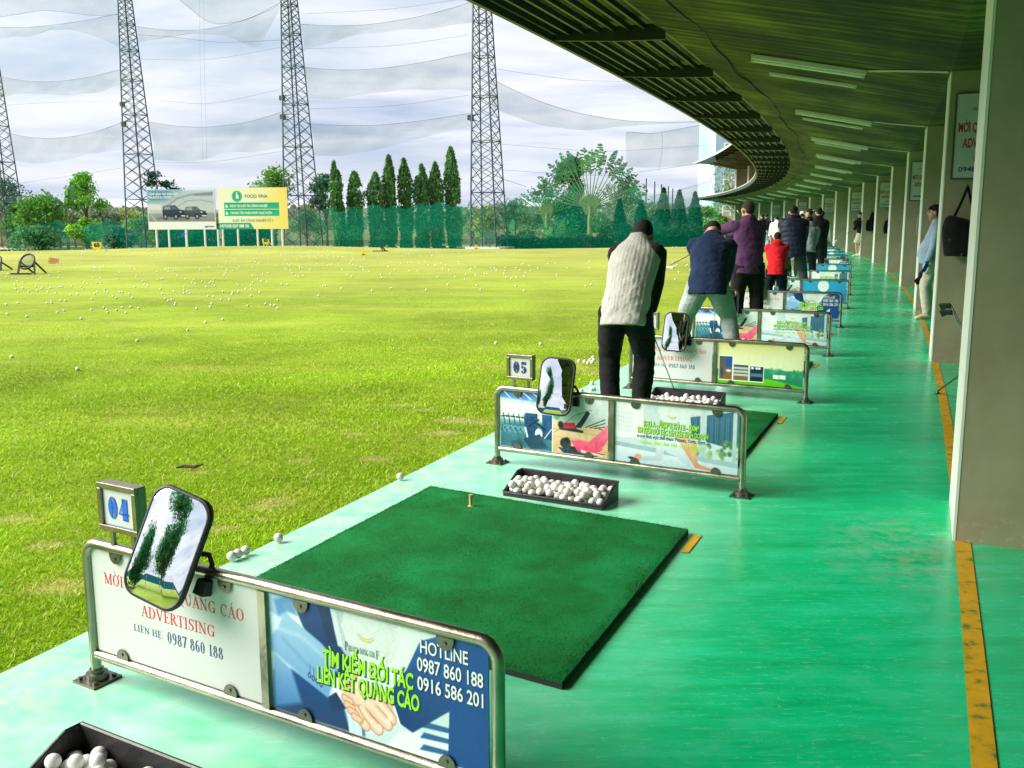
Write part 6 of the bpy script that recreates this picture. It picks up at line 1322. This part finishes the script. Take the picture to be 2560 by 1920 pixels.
def banana(px, top, D, label, n=7, seed=1, L=2.6):
    b = base_at(px, D); H = zof(top, D)-b.z-L*.8; t = tag(empty('banana_plant', b), label, 'banana plant', 'banana plants beyond the net'); tb = MB(); trunk(tb, (0, 0, 0), (0, 0, H), .16, .10, 5, .03); tb.build('trunk', M['palmstem'], t); R = random.Random(seed)
    for i in range(n):
        a = 2*PI*i/n+R.random(); e = R.uniform(.5, 1.35); lf = MB(); frond(lf, (0, 0, H*.96), (math.cos(a)*math.cos(e), math.sin(a)*math.cos(e)*.6, math.sin(e)), L*R.uniform(.8, 1.1), .34, (-math.sin(a), math.cos(a)+.6, .2), .35*(1.3-e), 9, .5, R); lf.build('leaf_blade', M['bananalight'] if seed % 2 else M['banana'], t)
banana(170, 452, 91, 'banana plant with an upright broad leaf among the left trees', 7, 1); banana(258, 545, 90, 'small palm like plant with upright leaves by the car billboard tower', 8, 4, 2.0); banana(1385, 560, 76, 'large leafed banana plant at the foot of the smaller fan palm', 8, 3, 2.6); banana(1272, 540, 76, 'drooping dark palm right of the last lattice tower', 6, 2, 2.6)
def cypress(px, top, D, w, label, seed):
    b = base_at(px, D); H = zof(top, D)-b.z; t = tag(empty('cypress', b), label, 'cypress', 'dark conical cypresses by the net'); tb = MB(); trunk(tb, (0, 0, 0), (0, 0, H*.9), .12, .03, 4, .02); tb.build('trunk', M['wood'], t); n = 5200; z = RNG.random(n)**1.35; a = RNG.random(n)*2*PI
    r = w/2*(1-z)**.8*(.62+.7*fbm(np.cos(a)*2+seed, z*H*1.3+np.sin(a)*2, seed))*RNG.random(n)**.4+.04; P = np.stack([r*np.cos(a), r*np.sin(a), .1+z*H*.99], -1); link('crown', leaf_mesh('crown', P, .26, (.018, .125, .070), .45, 3, -1.0, np.stack([np.cos(a)*.5, np.sin(a)*.5, np.full(n, .8)], -1)), t)
for i, (px, top, D, w, l) in enumerate([(1548, 500, 78, 1.7, 'slim cypress nearest to the large fan palm'), (1601, 505, 80, 2.0, 'second cypress from the fan palm, half behind the vest man'), (1657, 474, 78, 2.2, 'tallest cypress of the row'), (1696, 480, 77, 2.2, 'cypress right of the tallest one'), (1735, 485, 76, 2.0, 'last cypress of the row, nearest to the canopy tip')]): cypress(px, top, D, w, l, i+3)
def hedge(px0, px1, D, h, label, col):
    a, b = base_at(px0, D), base_at(px1, D); t = tag(empty('hedge', a), label, 'hedge'); n = 7000; u = RNG.random(n); L = b-a; P = np.stack([L.x*u, L.y*u+RNG.normal(size=n)*.4, RNG.random(n)*h*(.6+.7*fbm(u*14, u*3, 4))+(L.z)*u], -1); link('foliage', leaf_mesh('foliage', P, .28, col), t)
hedge(1240, 1560, 74, 1.0, 'low dark hedge along the net under the fan palms', (.015, .07, .03)); hedge(1545, 1775, 73, 1.7, 'low dark hedge under the cypresses', (.012, .075, .035)); hedge(560, 690, 84, 2.6, 'dark shrubs under the yellow billboard', (.02, .06, .03)); hedge(395, 545, 86, 2.6, 'dark shrubs under the car billboard', (.03, .10, .04))
def far_wood():
    n = 26000; x = RNG.uniform(-150, 75, n); D = 128+RNG.random(n)*25; hh = 1.6+3.0*fbm(x*.07, D*.02, 3)+2.4*fbm(x*.5, D*.1, 8); P = np.stack([x, D, -1+RNG.random(n)**.7*hh], -1); tag(link('far_woodland', leaf_mesh('far_woodland', P, 1.0, (.17, .24, .16), .3, 1.6)), 'hazy line of far trees beyond the wall', 'trees', kind='stuff')  # distance haze is put into the pale greyed leaf colour
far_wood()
bw = tag(empty('boundary_wall', (0, 0, 0)), 'long beige boundary wall with pillars behind the trees', 'wall'); wm = mat('beige_wall', (.40, .36, .27), .85, 0, .15, .8)
w = MB(); w.bar((-130, 104, -.25), (22, 104, -.25), .2, 1.6); w.build('wall', wm, bw)
for i in range(0, 50): 
    p = MB(); x = -128+3.05*i; p.box((x, 103.95, -.05), (.5, .5, 2.2)); p.box((x, 103.95, 1.1), (.64, .64, .12)); p.build('pillar', wm, bw)
for i, (x, y, w_, d_, h_, c, l) in enumerate([(-62, 160, 16, 10, 4.6, (.62, .62, .62), 'pale low building far behind the left trees'), (-30, 172, 22, 10, 4.6, (.60, .62, .66), 'long grey white building far behind the columnar trees'), (8, 150, 12, 8, 4.4, (.42, .45, .47), 'small pale house far behind the fan palms')]):
    t = tag(empty('far_building', (x, y, -1)), l, 'building'); b = MB(); b.box((0, 0, h_/2), (w_, d_, h_)); b.build('wall', mat('pale_render_%d' % i, c, .85, 0, .1, .5), t); r = MB(); r.prism([(-w_/2-.4, -d_/2-.4, h_), (w_/2+.4, -d_/2-.4, h_), (w_/2+.4, 0, h_+1.4), (-w_/2-.4, 0, h_+1.4)], (0, 0, 0), (0, 0, .15)); r.build('roof', mat('grey_roof_%d' % i, (.45, .47, .50), .7), t)
    for k in range(int(w_/2.4)):
        q = MB(); q.box((-w_/2+1.4+2.4*k, -d_/2-.01, h_*.55), (1.1, .06, 1.3)); q.build('window', M['sheet'], t)
# low kiosk with a blue awning behind the net, steel poles
ks = tag(empty('kiosk', base_at(1420, 86)), 'low kiosk with blue sides under a red and white awning beyond the net', 'kiosk'); b = MB(); b.box((0, 0, .7), (3.4, 1.6, 1.1)); b.build('counter', mat('kiosk_blue', (.02, .16, .45), .5), ks); b = MB(); b.box((-.3, -.3, 1.85), (2.6, 2.2, .1)); b.build('awning', mat('awning_red', (.5, .12, .08), .6), ks)
b = MB()
for x in (-1.5, 1.5): b.box((x, 0, 1.2), (.08, .08, 1.4))
b.build('post', M['postwhite'], ks)
for i, (px, top) in enumerate([(1613, 447), (1634, 455), (1651, 462), (1668, 467), (1679, 473)]):
    p = base_at(px, 100); q = MB(); q.tube([(0, 0, 0), (0, 0, zof(top, 100)-p.z)], [.09, .06], 8); q.box((0, 0, .1), (.35, .35, .2)); tag(q.build('steel_pole', M['tower'], None, loc=p), 'thin steel pole in the row behind the cypresses', 'pole', 'steel poles behind the cypresses')

# ------------------------------------------------------------------ billboards, markers, targets
def art_cars():
    a = Art(4.95, 3.0, 230); a.grad('e9ebee', 'e4e6ea'); a.poly([(.02, .025), (.98, .025), (.98, .80), (.02, .80)], 'bccbd8', .004, col2='a9afb8'); a.poly([(.02, .025), (.5, .025), (.30, .30), (.02, .34)], '1f78b0', .12, .95); a.poly([(.01, .30), (.99, .3), (.99, .62), (.01, .6)], 'c3c8d0', .12, .95); a.poly([(.4, .02), (.99, .02), (.99, .35), (.3, .4)], 'b9c6d4', .12, .8)
    a.line([(.30, .40), (.45, .22), (.65, .13), (.97, .10)], .05, '8d98a4', .015, .9); a.line([(.45, .42), (.6, .28), (.78, .26), (.97, .32)], .03, '9aa4b0', .012, .9); a.line([(.5, .2), (.58, .28)], .02, 'a8b0ba', .01); a.poly([(.7, .10), (.97, .06), (.97, .16), (.7, .16)], '7e8894', .02, .8)
    a.poly([(.01, .36), (.2, .38), (.2, .5), (.01, .5)], 'dfe3e8', .03, .7); a.poly([(.01, .6), (.99, .58), (.99, .80), (.01, .80)], '9b9ea6', .03, col2='84878f'); a.line([(.05, .64), (.12, .79)], .015, 'd8dade', .01); a.poly([(.16, .68), (.62, .70), (.60, .78), (.12, .74)], '6d7079', .04, .8)
    def car(x, y, w, h, c, cd):
        q = lambda pts: [(x+u*w, y+v*h) for u, v in pts]
        a.poly(q([(.02, .45), (.06, .10), (.12, .03), (.55, .0), (.70, .30), (.95, .40), (1.0, .55), (.98, .90), (.6, .92), (.04, .82)]), c, .008, col2=cd); a.poly(q([(.08, .32), (.12, .10), (.34, .08), (.36, .32)]), '9fb0c0', .006, .8); a.poly(q([(.40, .32), (.40, .08), (.54, .08), (.66, .32)]), '55697c', .006, .9)
        a.poly(q([(.74, .46), (.96, .50), (.96, .70), (.76, .68)]), '20252c', .006); a.line(q([(.72, .48), (.78, .50)]), .02, 'e8eef4', .006); a.line(q([(.96, .5), (.99, .52)]), .02, 'e8eef4', .006); a.line(q([(.78, .78), (.95, .80)]), .03, 'd9dcdf', .006)
        for u in (.13, .55): a.ell(x+u*w, y+.85*h, .055, .075, '1b1d22', .006); a.ell(x+u*w, y+.85*h, .03, .042, '8f969e', .006)
    car(.21, .39, .37, .34, '35496e', '1c2940'); car(.54, .42, .34, .30, '5f6f80', '2c3844'); a.poly([(.0, .81), (1, .81), (1, 1), (0, 1)], 'eceef1', .003); a.grain(.03, 30); return a
def art_food():
    a = Art(5.1, 3.05, 200); a.grad('eef0d6', 'f3dd72', 'x'); a.poly([(0, 0), (.75, 0), (.4, 1), (0, 1)], 'eef1e0', .25, .7); a.ell(.28, .21, .125, .135, '24b48a', .008, ring=.02); a.ell(.28, .21, .10, .11, '16a37b', .006); a.poly([(.262, .27), (.262, .2), (.272, .12), (.285, .10), (.290, .18), (.306, .19), (.306, .27)], 'dff4ec', .008)
    for y, r in ((.36, .88), (.53, .88)): a.poly([(.09, y), (r, y), (r, y+.155), (.09, y+.155)], '14a882', .004, col2='22b98f'); a.poly([(.108, y+.12), (.108, y+.07), (.122, y+.03), (.13, y+.07), (.142, y+.075), (.142, y+.12)], 'dff4ec', .006)
    a.poly([(0, .85), (.46, .85), (.51, 1), (0, 1)], '14a47f', .004); return a
def billboard(px0, py0, px1, py1, D, art, label, posts, letters):
    a = at(px0, py1, D); b = at(px1, py1, D); W = (b-a).length; H = at(px0, py0, D).z-a.z; t = tag(empty('billboard', a, math.atan2(b.y-a.y, b.x-a.x)), label, 'billboard', 'billboards out on the range')
    bo = MB(); bo.box((W/2, .06, H/2), (W, .10, H)); o = bo.build('board', M['boardback'], t, bevel=.01); ar = art(); ar.W, ar.H = W, H; link('printed_picture', ar.mesh('printed_picture', M['print']), o, (0, -.004, 0)); letters(o, W, H)
    for px in posts:
        p = at(px, py1, D); x = (p-a).length; g = float(lawn_z(p.x, p.y))-.2-a.z; q = MB(); q.tube([(x, .06, g), (x, .06, -.001)], .075, 10); q.build('post', M['postwhite'], t)
def let_cars(o, W, H):
    t = MB(); y = -.012; place_text(t, sans('Chinh phục mọi thách thức', .03), .03*W, H*.865, .17, y, cap=.69, width=.44*W); place_text(t, sans('PALISADE & CUSTIN', .03), .03*W, H*.78, .17, y, width=.33*W, cap=.69); t.build('white_lettering', M['whiteink'], o)
    t = MB(); place_text(t, sans('HYUNDAI', .04), .87*W, H*.055, .10, y, width=.10*W, cap=.69)
    ring = [(.85*W+.085*math.cos(k*PI/10), y, .065*H+.055*math.sin(k*PI/10)) for k in range(20)]; t.tube(ring, .012, 5, closed=True, ref=(0, 1, 0)); t.bar((.85*W-.03, y, .045*H), (.85*W-.015, y, .085*H), .018); t.bar((.85*W+.015, y, .045*H), (.85*W+.03, y, .085*H), .018); t.bar((.85*W-.025, y, .065*H), (.85*W+.025, y, .068*H), .014); t.build('emblem', M['navyink'], o)
    t = MB()
    for i, w in enumerate((.20, .32)): place_text(t, sans('Hotline: 0900 000 000'.replace('0900 000 000', '') if i else 'Showroom', .0), .03*W, H*(.075-.045*i), .06, y, cap=.69)
    return
def let_food(o, W, H):
    y = -.012; t = MB(); place_text(t, sans('FOOD VINA', .012), .395*W, H*.755, .23, y, width=.325*W, cap=.69); place_text(t, sans('SUẤT ĂN CÔNG NGHIỆP SỐ 1', .005), .20*W, H*.18, .17, y, width=.58*W, cap=.69); t.build('dark_lettering', M['tealink'], o)
    t = MB(); place_text(t, sans('DỊCH VỤ SUẤT ĂN CÔNG NGHIỆP', .035), .175*W, H*.535, .15, y, width=.54*W, cap=.69); place_text(t, sans('TRUNG TÂM PHÂN PHỐI THỰC PHẨM', .035), .175*W, H*.365, .15, y, width=.60*W, cap=.69); place_text(t, sans('HOTLINE: 0247 1088 136', .04), .02*W, H*.045, .20, y, width=.41*W, cap=.69); t.build('white_lettering', M['whiteink'], o)
billboard(372, 474, 541, 574, 72, art_cars, 'white bordered billboard with two dark cars', (390, 421, 465, 511, 544), let_cars)
billboard(548, 469, 721, 573, 71.5, art_food, 'yellow and white billboard with green bars', (556, 594, 643, 679, 705), let_food)
def yard(px, py, D, txt, w, label, tilt=0.0, paint='yellowsign', inkm='blackink'):
    p = at(px, py, D); g = float(lawn_z(p.x, p.y)); t = tag(empty('distance_sign', (p.x, p.y, g)), label, 'distance sign', 'distance signs on the lawn'); b = MB(); b.prism([(-w*.52, 0, .15), (w*.42, 0, .05), (w*.55, 0, .75*w+.1), (-w*.6, 0, .75*w+.15)], (0, 0, 0), (0, .05, 0)); b.build('sign_board', M[paint], t)
    x = MB(); place_text(x, sans(txt, .05), 0, .22, w*.42, -.012, width=w*.68, align='c', cap=.69); x.build('number', M[inkm], t); s = MB(); s.bar((w*.45, .02, w*.8), (w*.8, .3, 0), .04); s.build('stand', M['postwhite'], t); s = MB(); s.bar((-w*.4, .05, .2), (-w*.35, .05, -.02), .05); s.build('stand', M['postwhite'], t)
yard(243, 628, 47.5, '65', .42, 'yellow sign reading 65 at the far edge of the lawn'); yard(665, 624, 51, '50', .32, 'small yellow sign reading 50 under the yellow billboard')
M['redsign'] = mat('orange_ink', (.50, .10, .02), .6)
def fifty():
    p = gnd(131, 657, 0); t = tag(empty('distance_sign', (p.x, p.y, float(lawn_z(p.x, p.y)))), 'orange 50 sign lying tilted in the grass near the ring target', 'distance sign', 'distance signs on the lawn'); t.rotation_euler = (-.5, .12, .1); b = MB(); b.box((0, .03, .13), (.36, .03, .22)); b.build('sign_board', mat('straw_board', (.38, .36, .10), .8), t); x = MB(); place_text(x, sans('50', .06), 0, .06, .15, .012, width=.27, align='c', cap=.69); x.build('number', M['redsign'], t)
fifty()
for i, (px, py) in enumerate([(908, 637), (1190, 618)]):
    p = gnd(px, py, 0); b = MB(); b.box((0, 0, .10), (.14, .05, .2)); b.bar((-.15, 0, .01), (.16, 0, .03), .05); tag(b.build('marker_block', M['yellowsign'], None, loc=(p.x, p.y, float(lawn_z(p.x, p.y))), bevel=.005), ['little yellow marker in front of the columnar trees', 'tiny yellow marker before the last lattice tower'][i], 'marker')
def ring_target(px0, px1, top, D, label, rz=0.0):
    a = at(px0, 680, D); b = at(px1, 680, D); c = (a+b)/2; g = float(lawn_z(c.x, c.y)); R = (b-a).length*.34; z = at(px0, top, D).z-R-g; t = tag(empty('ring_target', (c.x, c.y, g), rz), label, 'target', 'ring targets on the lawn')
    r = MB(); r.tube([(R*math.cos(2*PI*k/28), .16*math.sin(2*PI*k/28), z+R*math.sin(2*PI*k/28)) for k in range(28)], .028, 8, closed=True); r.build('hoop', M['rubber'], t, True)
    f = MB(); 
    f.bar((-R*1.0, -.05, z*.62), (R*1.05, -.05, z*.62), .05); f.bar((-R*1.6, -.35, .02), (R*1.3, -.35, .02), .05); [(lambda w: (w.bar((sx*R, 0, z), (sx*R*1.18+.12, -.35, 0), .05), w.bar((sx*R, 0, z), (sx*R*.9+.1, .5, 0), .04), w.build('leg', M['rubber'], t)))(MB()) for sx in (-1, 1)]; f.build('cross_bar', M['rubber'], t)
    V = []; F = []; rr = [1, .75, .5, .25]
    n = MB(); n.ring_faces([[Vector((R*k*math.cos(2*PI*j/20), .16*k*math.sin(2*PI*j/20)+.35*(1-k), z+R*k*math.sin(2*PI*j/20)-.1*(1-k))) for j in range(20)] for k in rr]); n.build('catch_net', M['net_air'], t, True)
ring_target(44, 96, 636, 28.2, 'black ring target with a round hoop on a stand'); ring_target(-32, 12, 640, 30.5, 'black ring target cut off by the left photo edge')
fl = base_at(464, 60); fz = float(lawn_z(fl.x, 60)); f = tag(empty('flag', (fl.x, 60, fz)), 'small blue flag on a thin stick in front of the car billboard', 'flag'); b = MB(); b.tube([(0, 0, 0), (0, 0, 1.25)], .02, 6); b.build('flag_pole', M['postwhite'], f); b = MB(); b.prism([(0, 0, 1.25), (.03, 0, .95), (-.26, 0, .78), (-.30, 0, 1.0), (-.12, 0, 1.06)], (0, -.01, 0), (0, .01, 0)); b.build('flag_cloth', M['blueflag'], f)
for i, (px, py, w_) in enumerate([(958, 630, .5), (897, 618, .7), (1470, 612, .8)]):
    p = gnd(px, py, 0) if i == 0 else at(px, py, 58); g = float(lawn_z(p.x, p.y)); q = MB(); q.bar((0, 0, 0), (-w_*.4, 0, w_*.8), .05); q.bar((w_*.3, 0, 0), (-w_*.1, 0, w_*.55), .04); q.bar((-w_, 0, .03), (w_*.5, 0, .03), .04); q.bar((-w_*.4, 0, w_*.8), (w_*.1, .3, .02), .03); tag(q.build('target_stand', M['tower'], None, loc=(p.x, p.y, g)), ['small leaning metal stand before the columnar trees', 'thin metal stand at the net left of the columnar trees', 'grey metal stand at the hedge under the fan palms'][i], 'stand')
# dark bits on the near grass
tw = gnd(470, 1174, -.02); q = MB(); q.tube([(-.07, 0, .012), (-.02, .01, .02), (.04, .0, .016), (.09, .015, .03)], [.006, .012, .011, .004], 7, flat=.5); q.tube([(-.02, 0, .016), (.01, .03, .02)], [.006, .003], 6); tag(q.build('twig', M['wood'], None, loc=tw), 'small dark twig lying on the near grass', 'twig')

# ------------------------------------------------------------------ pale blue building at the far end
def blue_building():
    D = 112; a = at(1782, 600, D); t = tag(empty('apartment_building', (a.x, a.y, -.3)), 'pale blue tall building with white windows behind the canopy end', 'building'); wl = mat('pale_blue_render', (.36, .50, .68), .8, 0, .12, .4); dk = mat('blue_render_band', (.06, .20, .42), .7, 0, .1, .5)
    W = 26; H = 15; b = MB(); b.box((W/2, 5, H/2), (W, 10, H)); b.build('wall', wl, t); b = MB()
    for x in (3.45, 7.4, 12, 16.5, 21): b.box((x, -.05, H/2), (.45, .22, H-.01))
    b.build('pilaster', dk, t); gl = mat('pale_window_glass', (.45, .52, .50), .15, 0, .1, 1)
    for k in range(6):
        for j in range(4):
            x, z = 1.9+4.3*k, 2.2+3.5*j
            q = MB(); q.box((x, -.02, z), (1.7, .08, 2.2)); o = q.build('window', gl, t); q = MB()
            for u in (-.88, 0, .88): q.box((x+u, -.08, z), (.12, .1, 2.32))
            for v in (-1.12, .55, 1.12): q.box((x, -.083, z+v), (1.64, .094, .12))
            q.build('frame', M['whiteink'], o)
    q = MB(); q.box((4.2, -.9, 4.0), (6.5, 1.7, .18)); q.build('balcony', wl, t); q = MB()
    for i in range(16): q.box((1.1+.42*i, -1.7, 4.55), (.04, .04, .9))
    q.box((4.2, -1.7, 5.02), (6.5, .06, .06)); q.build('balcony_railing', M['tower'], t); q = MB(); q.box((1.55, -.15, .9), (2.6, .2, 2.6)); q.build('shutter', mat('tan_shutter', (.42, .36, .26), .7), t)
blue_building()
b = at(1838, 600, 101); broad_tree(1838, 8.2, 101, 6.0, 'spreading tree with a dark forked trunk before the pale blue building', (.09, .17, .06), 12, .26, 2600, .34, sparse=.10, base=Vector((b.x, b.y, -.3)))

# ------------------------------------------------------------------ behind the camera: what the mirrors look back at
for i, (x, y, h, w_) in enumerate([(-17.5, -3.0, 3.6, 4.6), (-14.8, -6.6, 7.6, 5.2), (-15, -28, 8, 5), (-12, -20, 7, 4)]):
    broad_tree(100+i*13, h, 20+i, w_, ['leafy tree behind the camera, left in the near mirror', 'tall pointed tree behind the camera, shown in the near mirrors', 'wide tree behind the camera at the range side', 'tree behind the camera near the platform end'][i], (.025, .12, .04), 14, .24, 13000, .10, base=Vector((x, y, -.05)), group='trees behind the camera')
bf = tag(empty('blue_fence', (-19, -10, 0), -.98), 'low blue fence behind the camera, shown in the near mirror', 'fence'); q = MB(); q.box((0, 0, .8), (26, .05, .7)); q.build('fence_panel', mat('blue_fence_sheet', (.04, .28, .62), .5), bf); q = MB()
for i in range(14): q.box((-13+2*i, .06, .6), (.07, .06, 1.3))
q.build('fence_posts', M['postwhite'], bf)
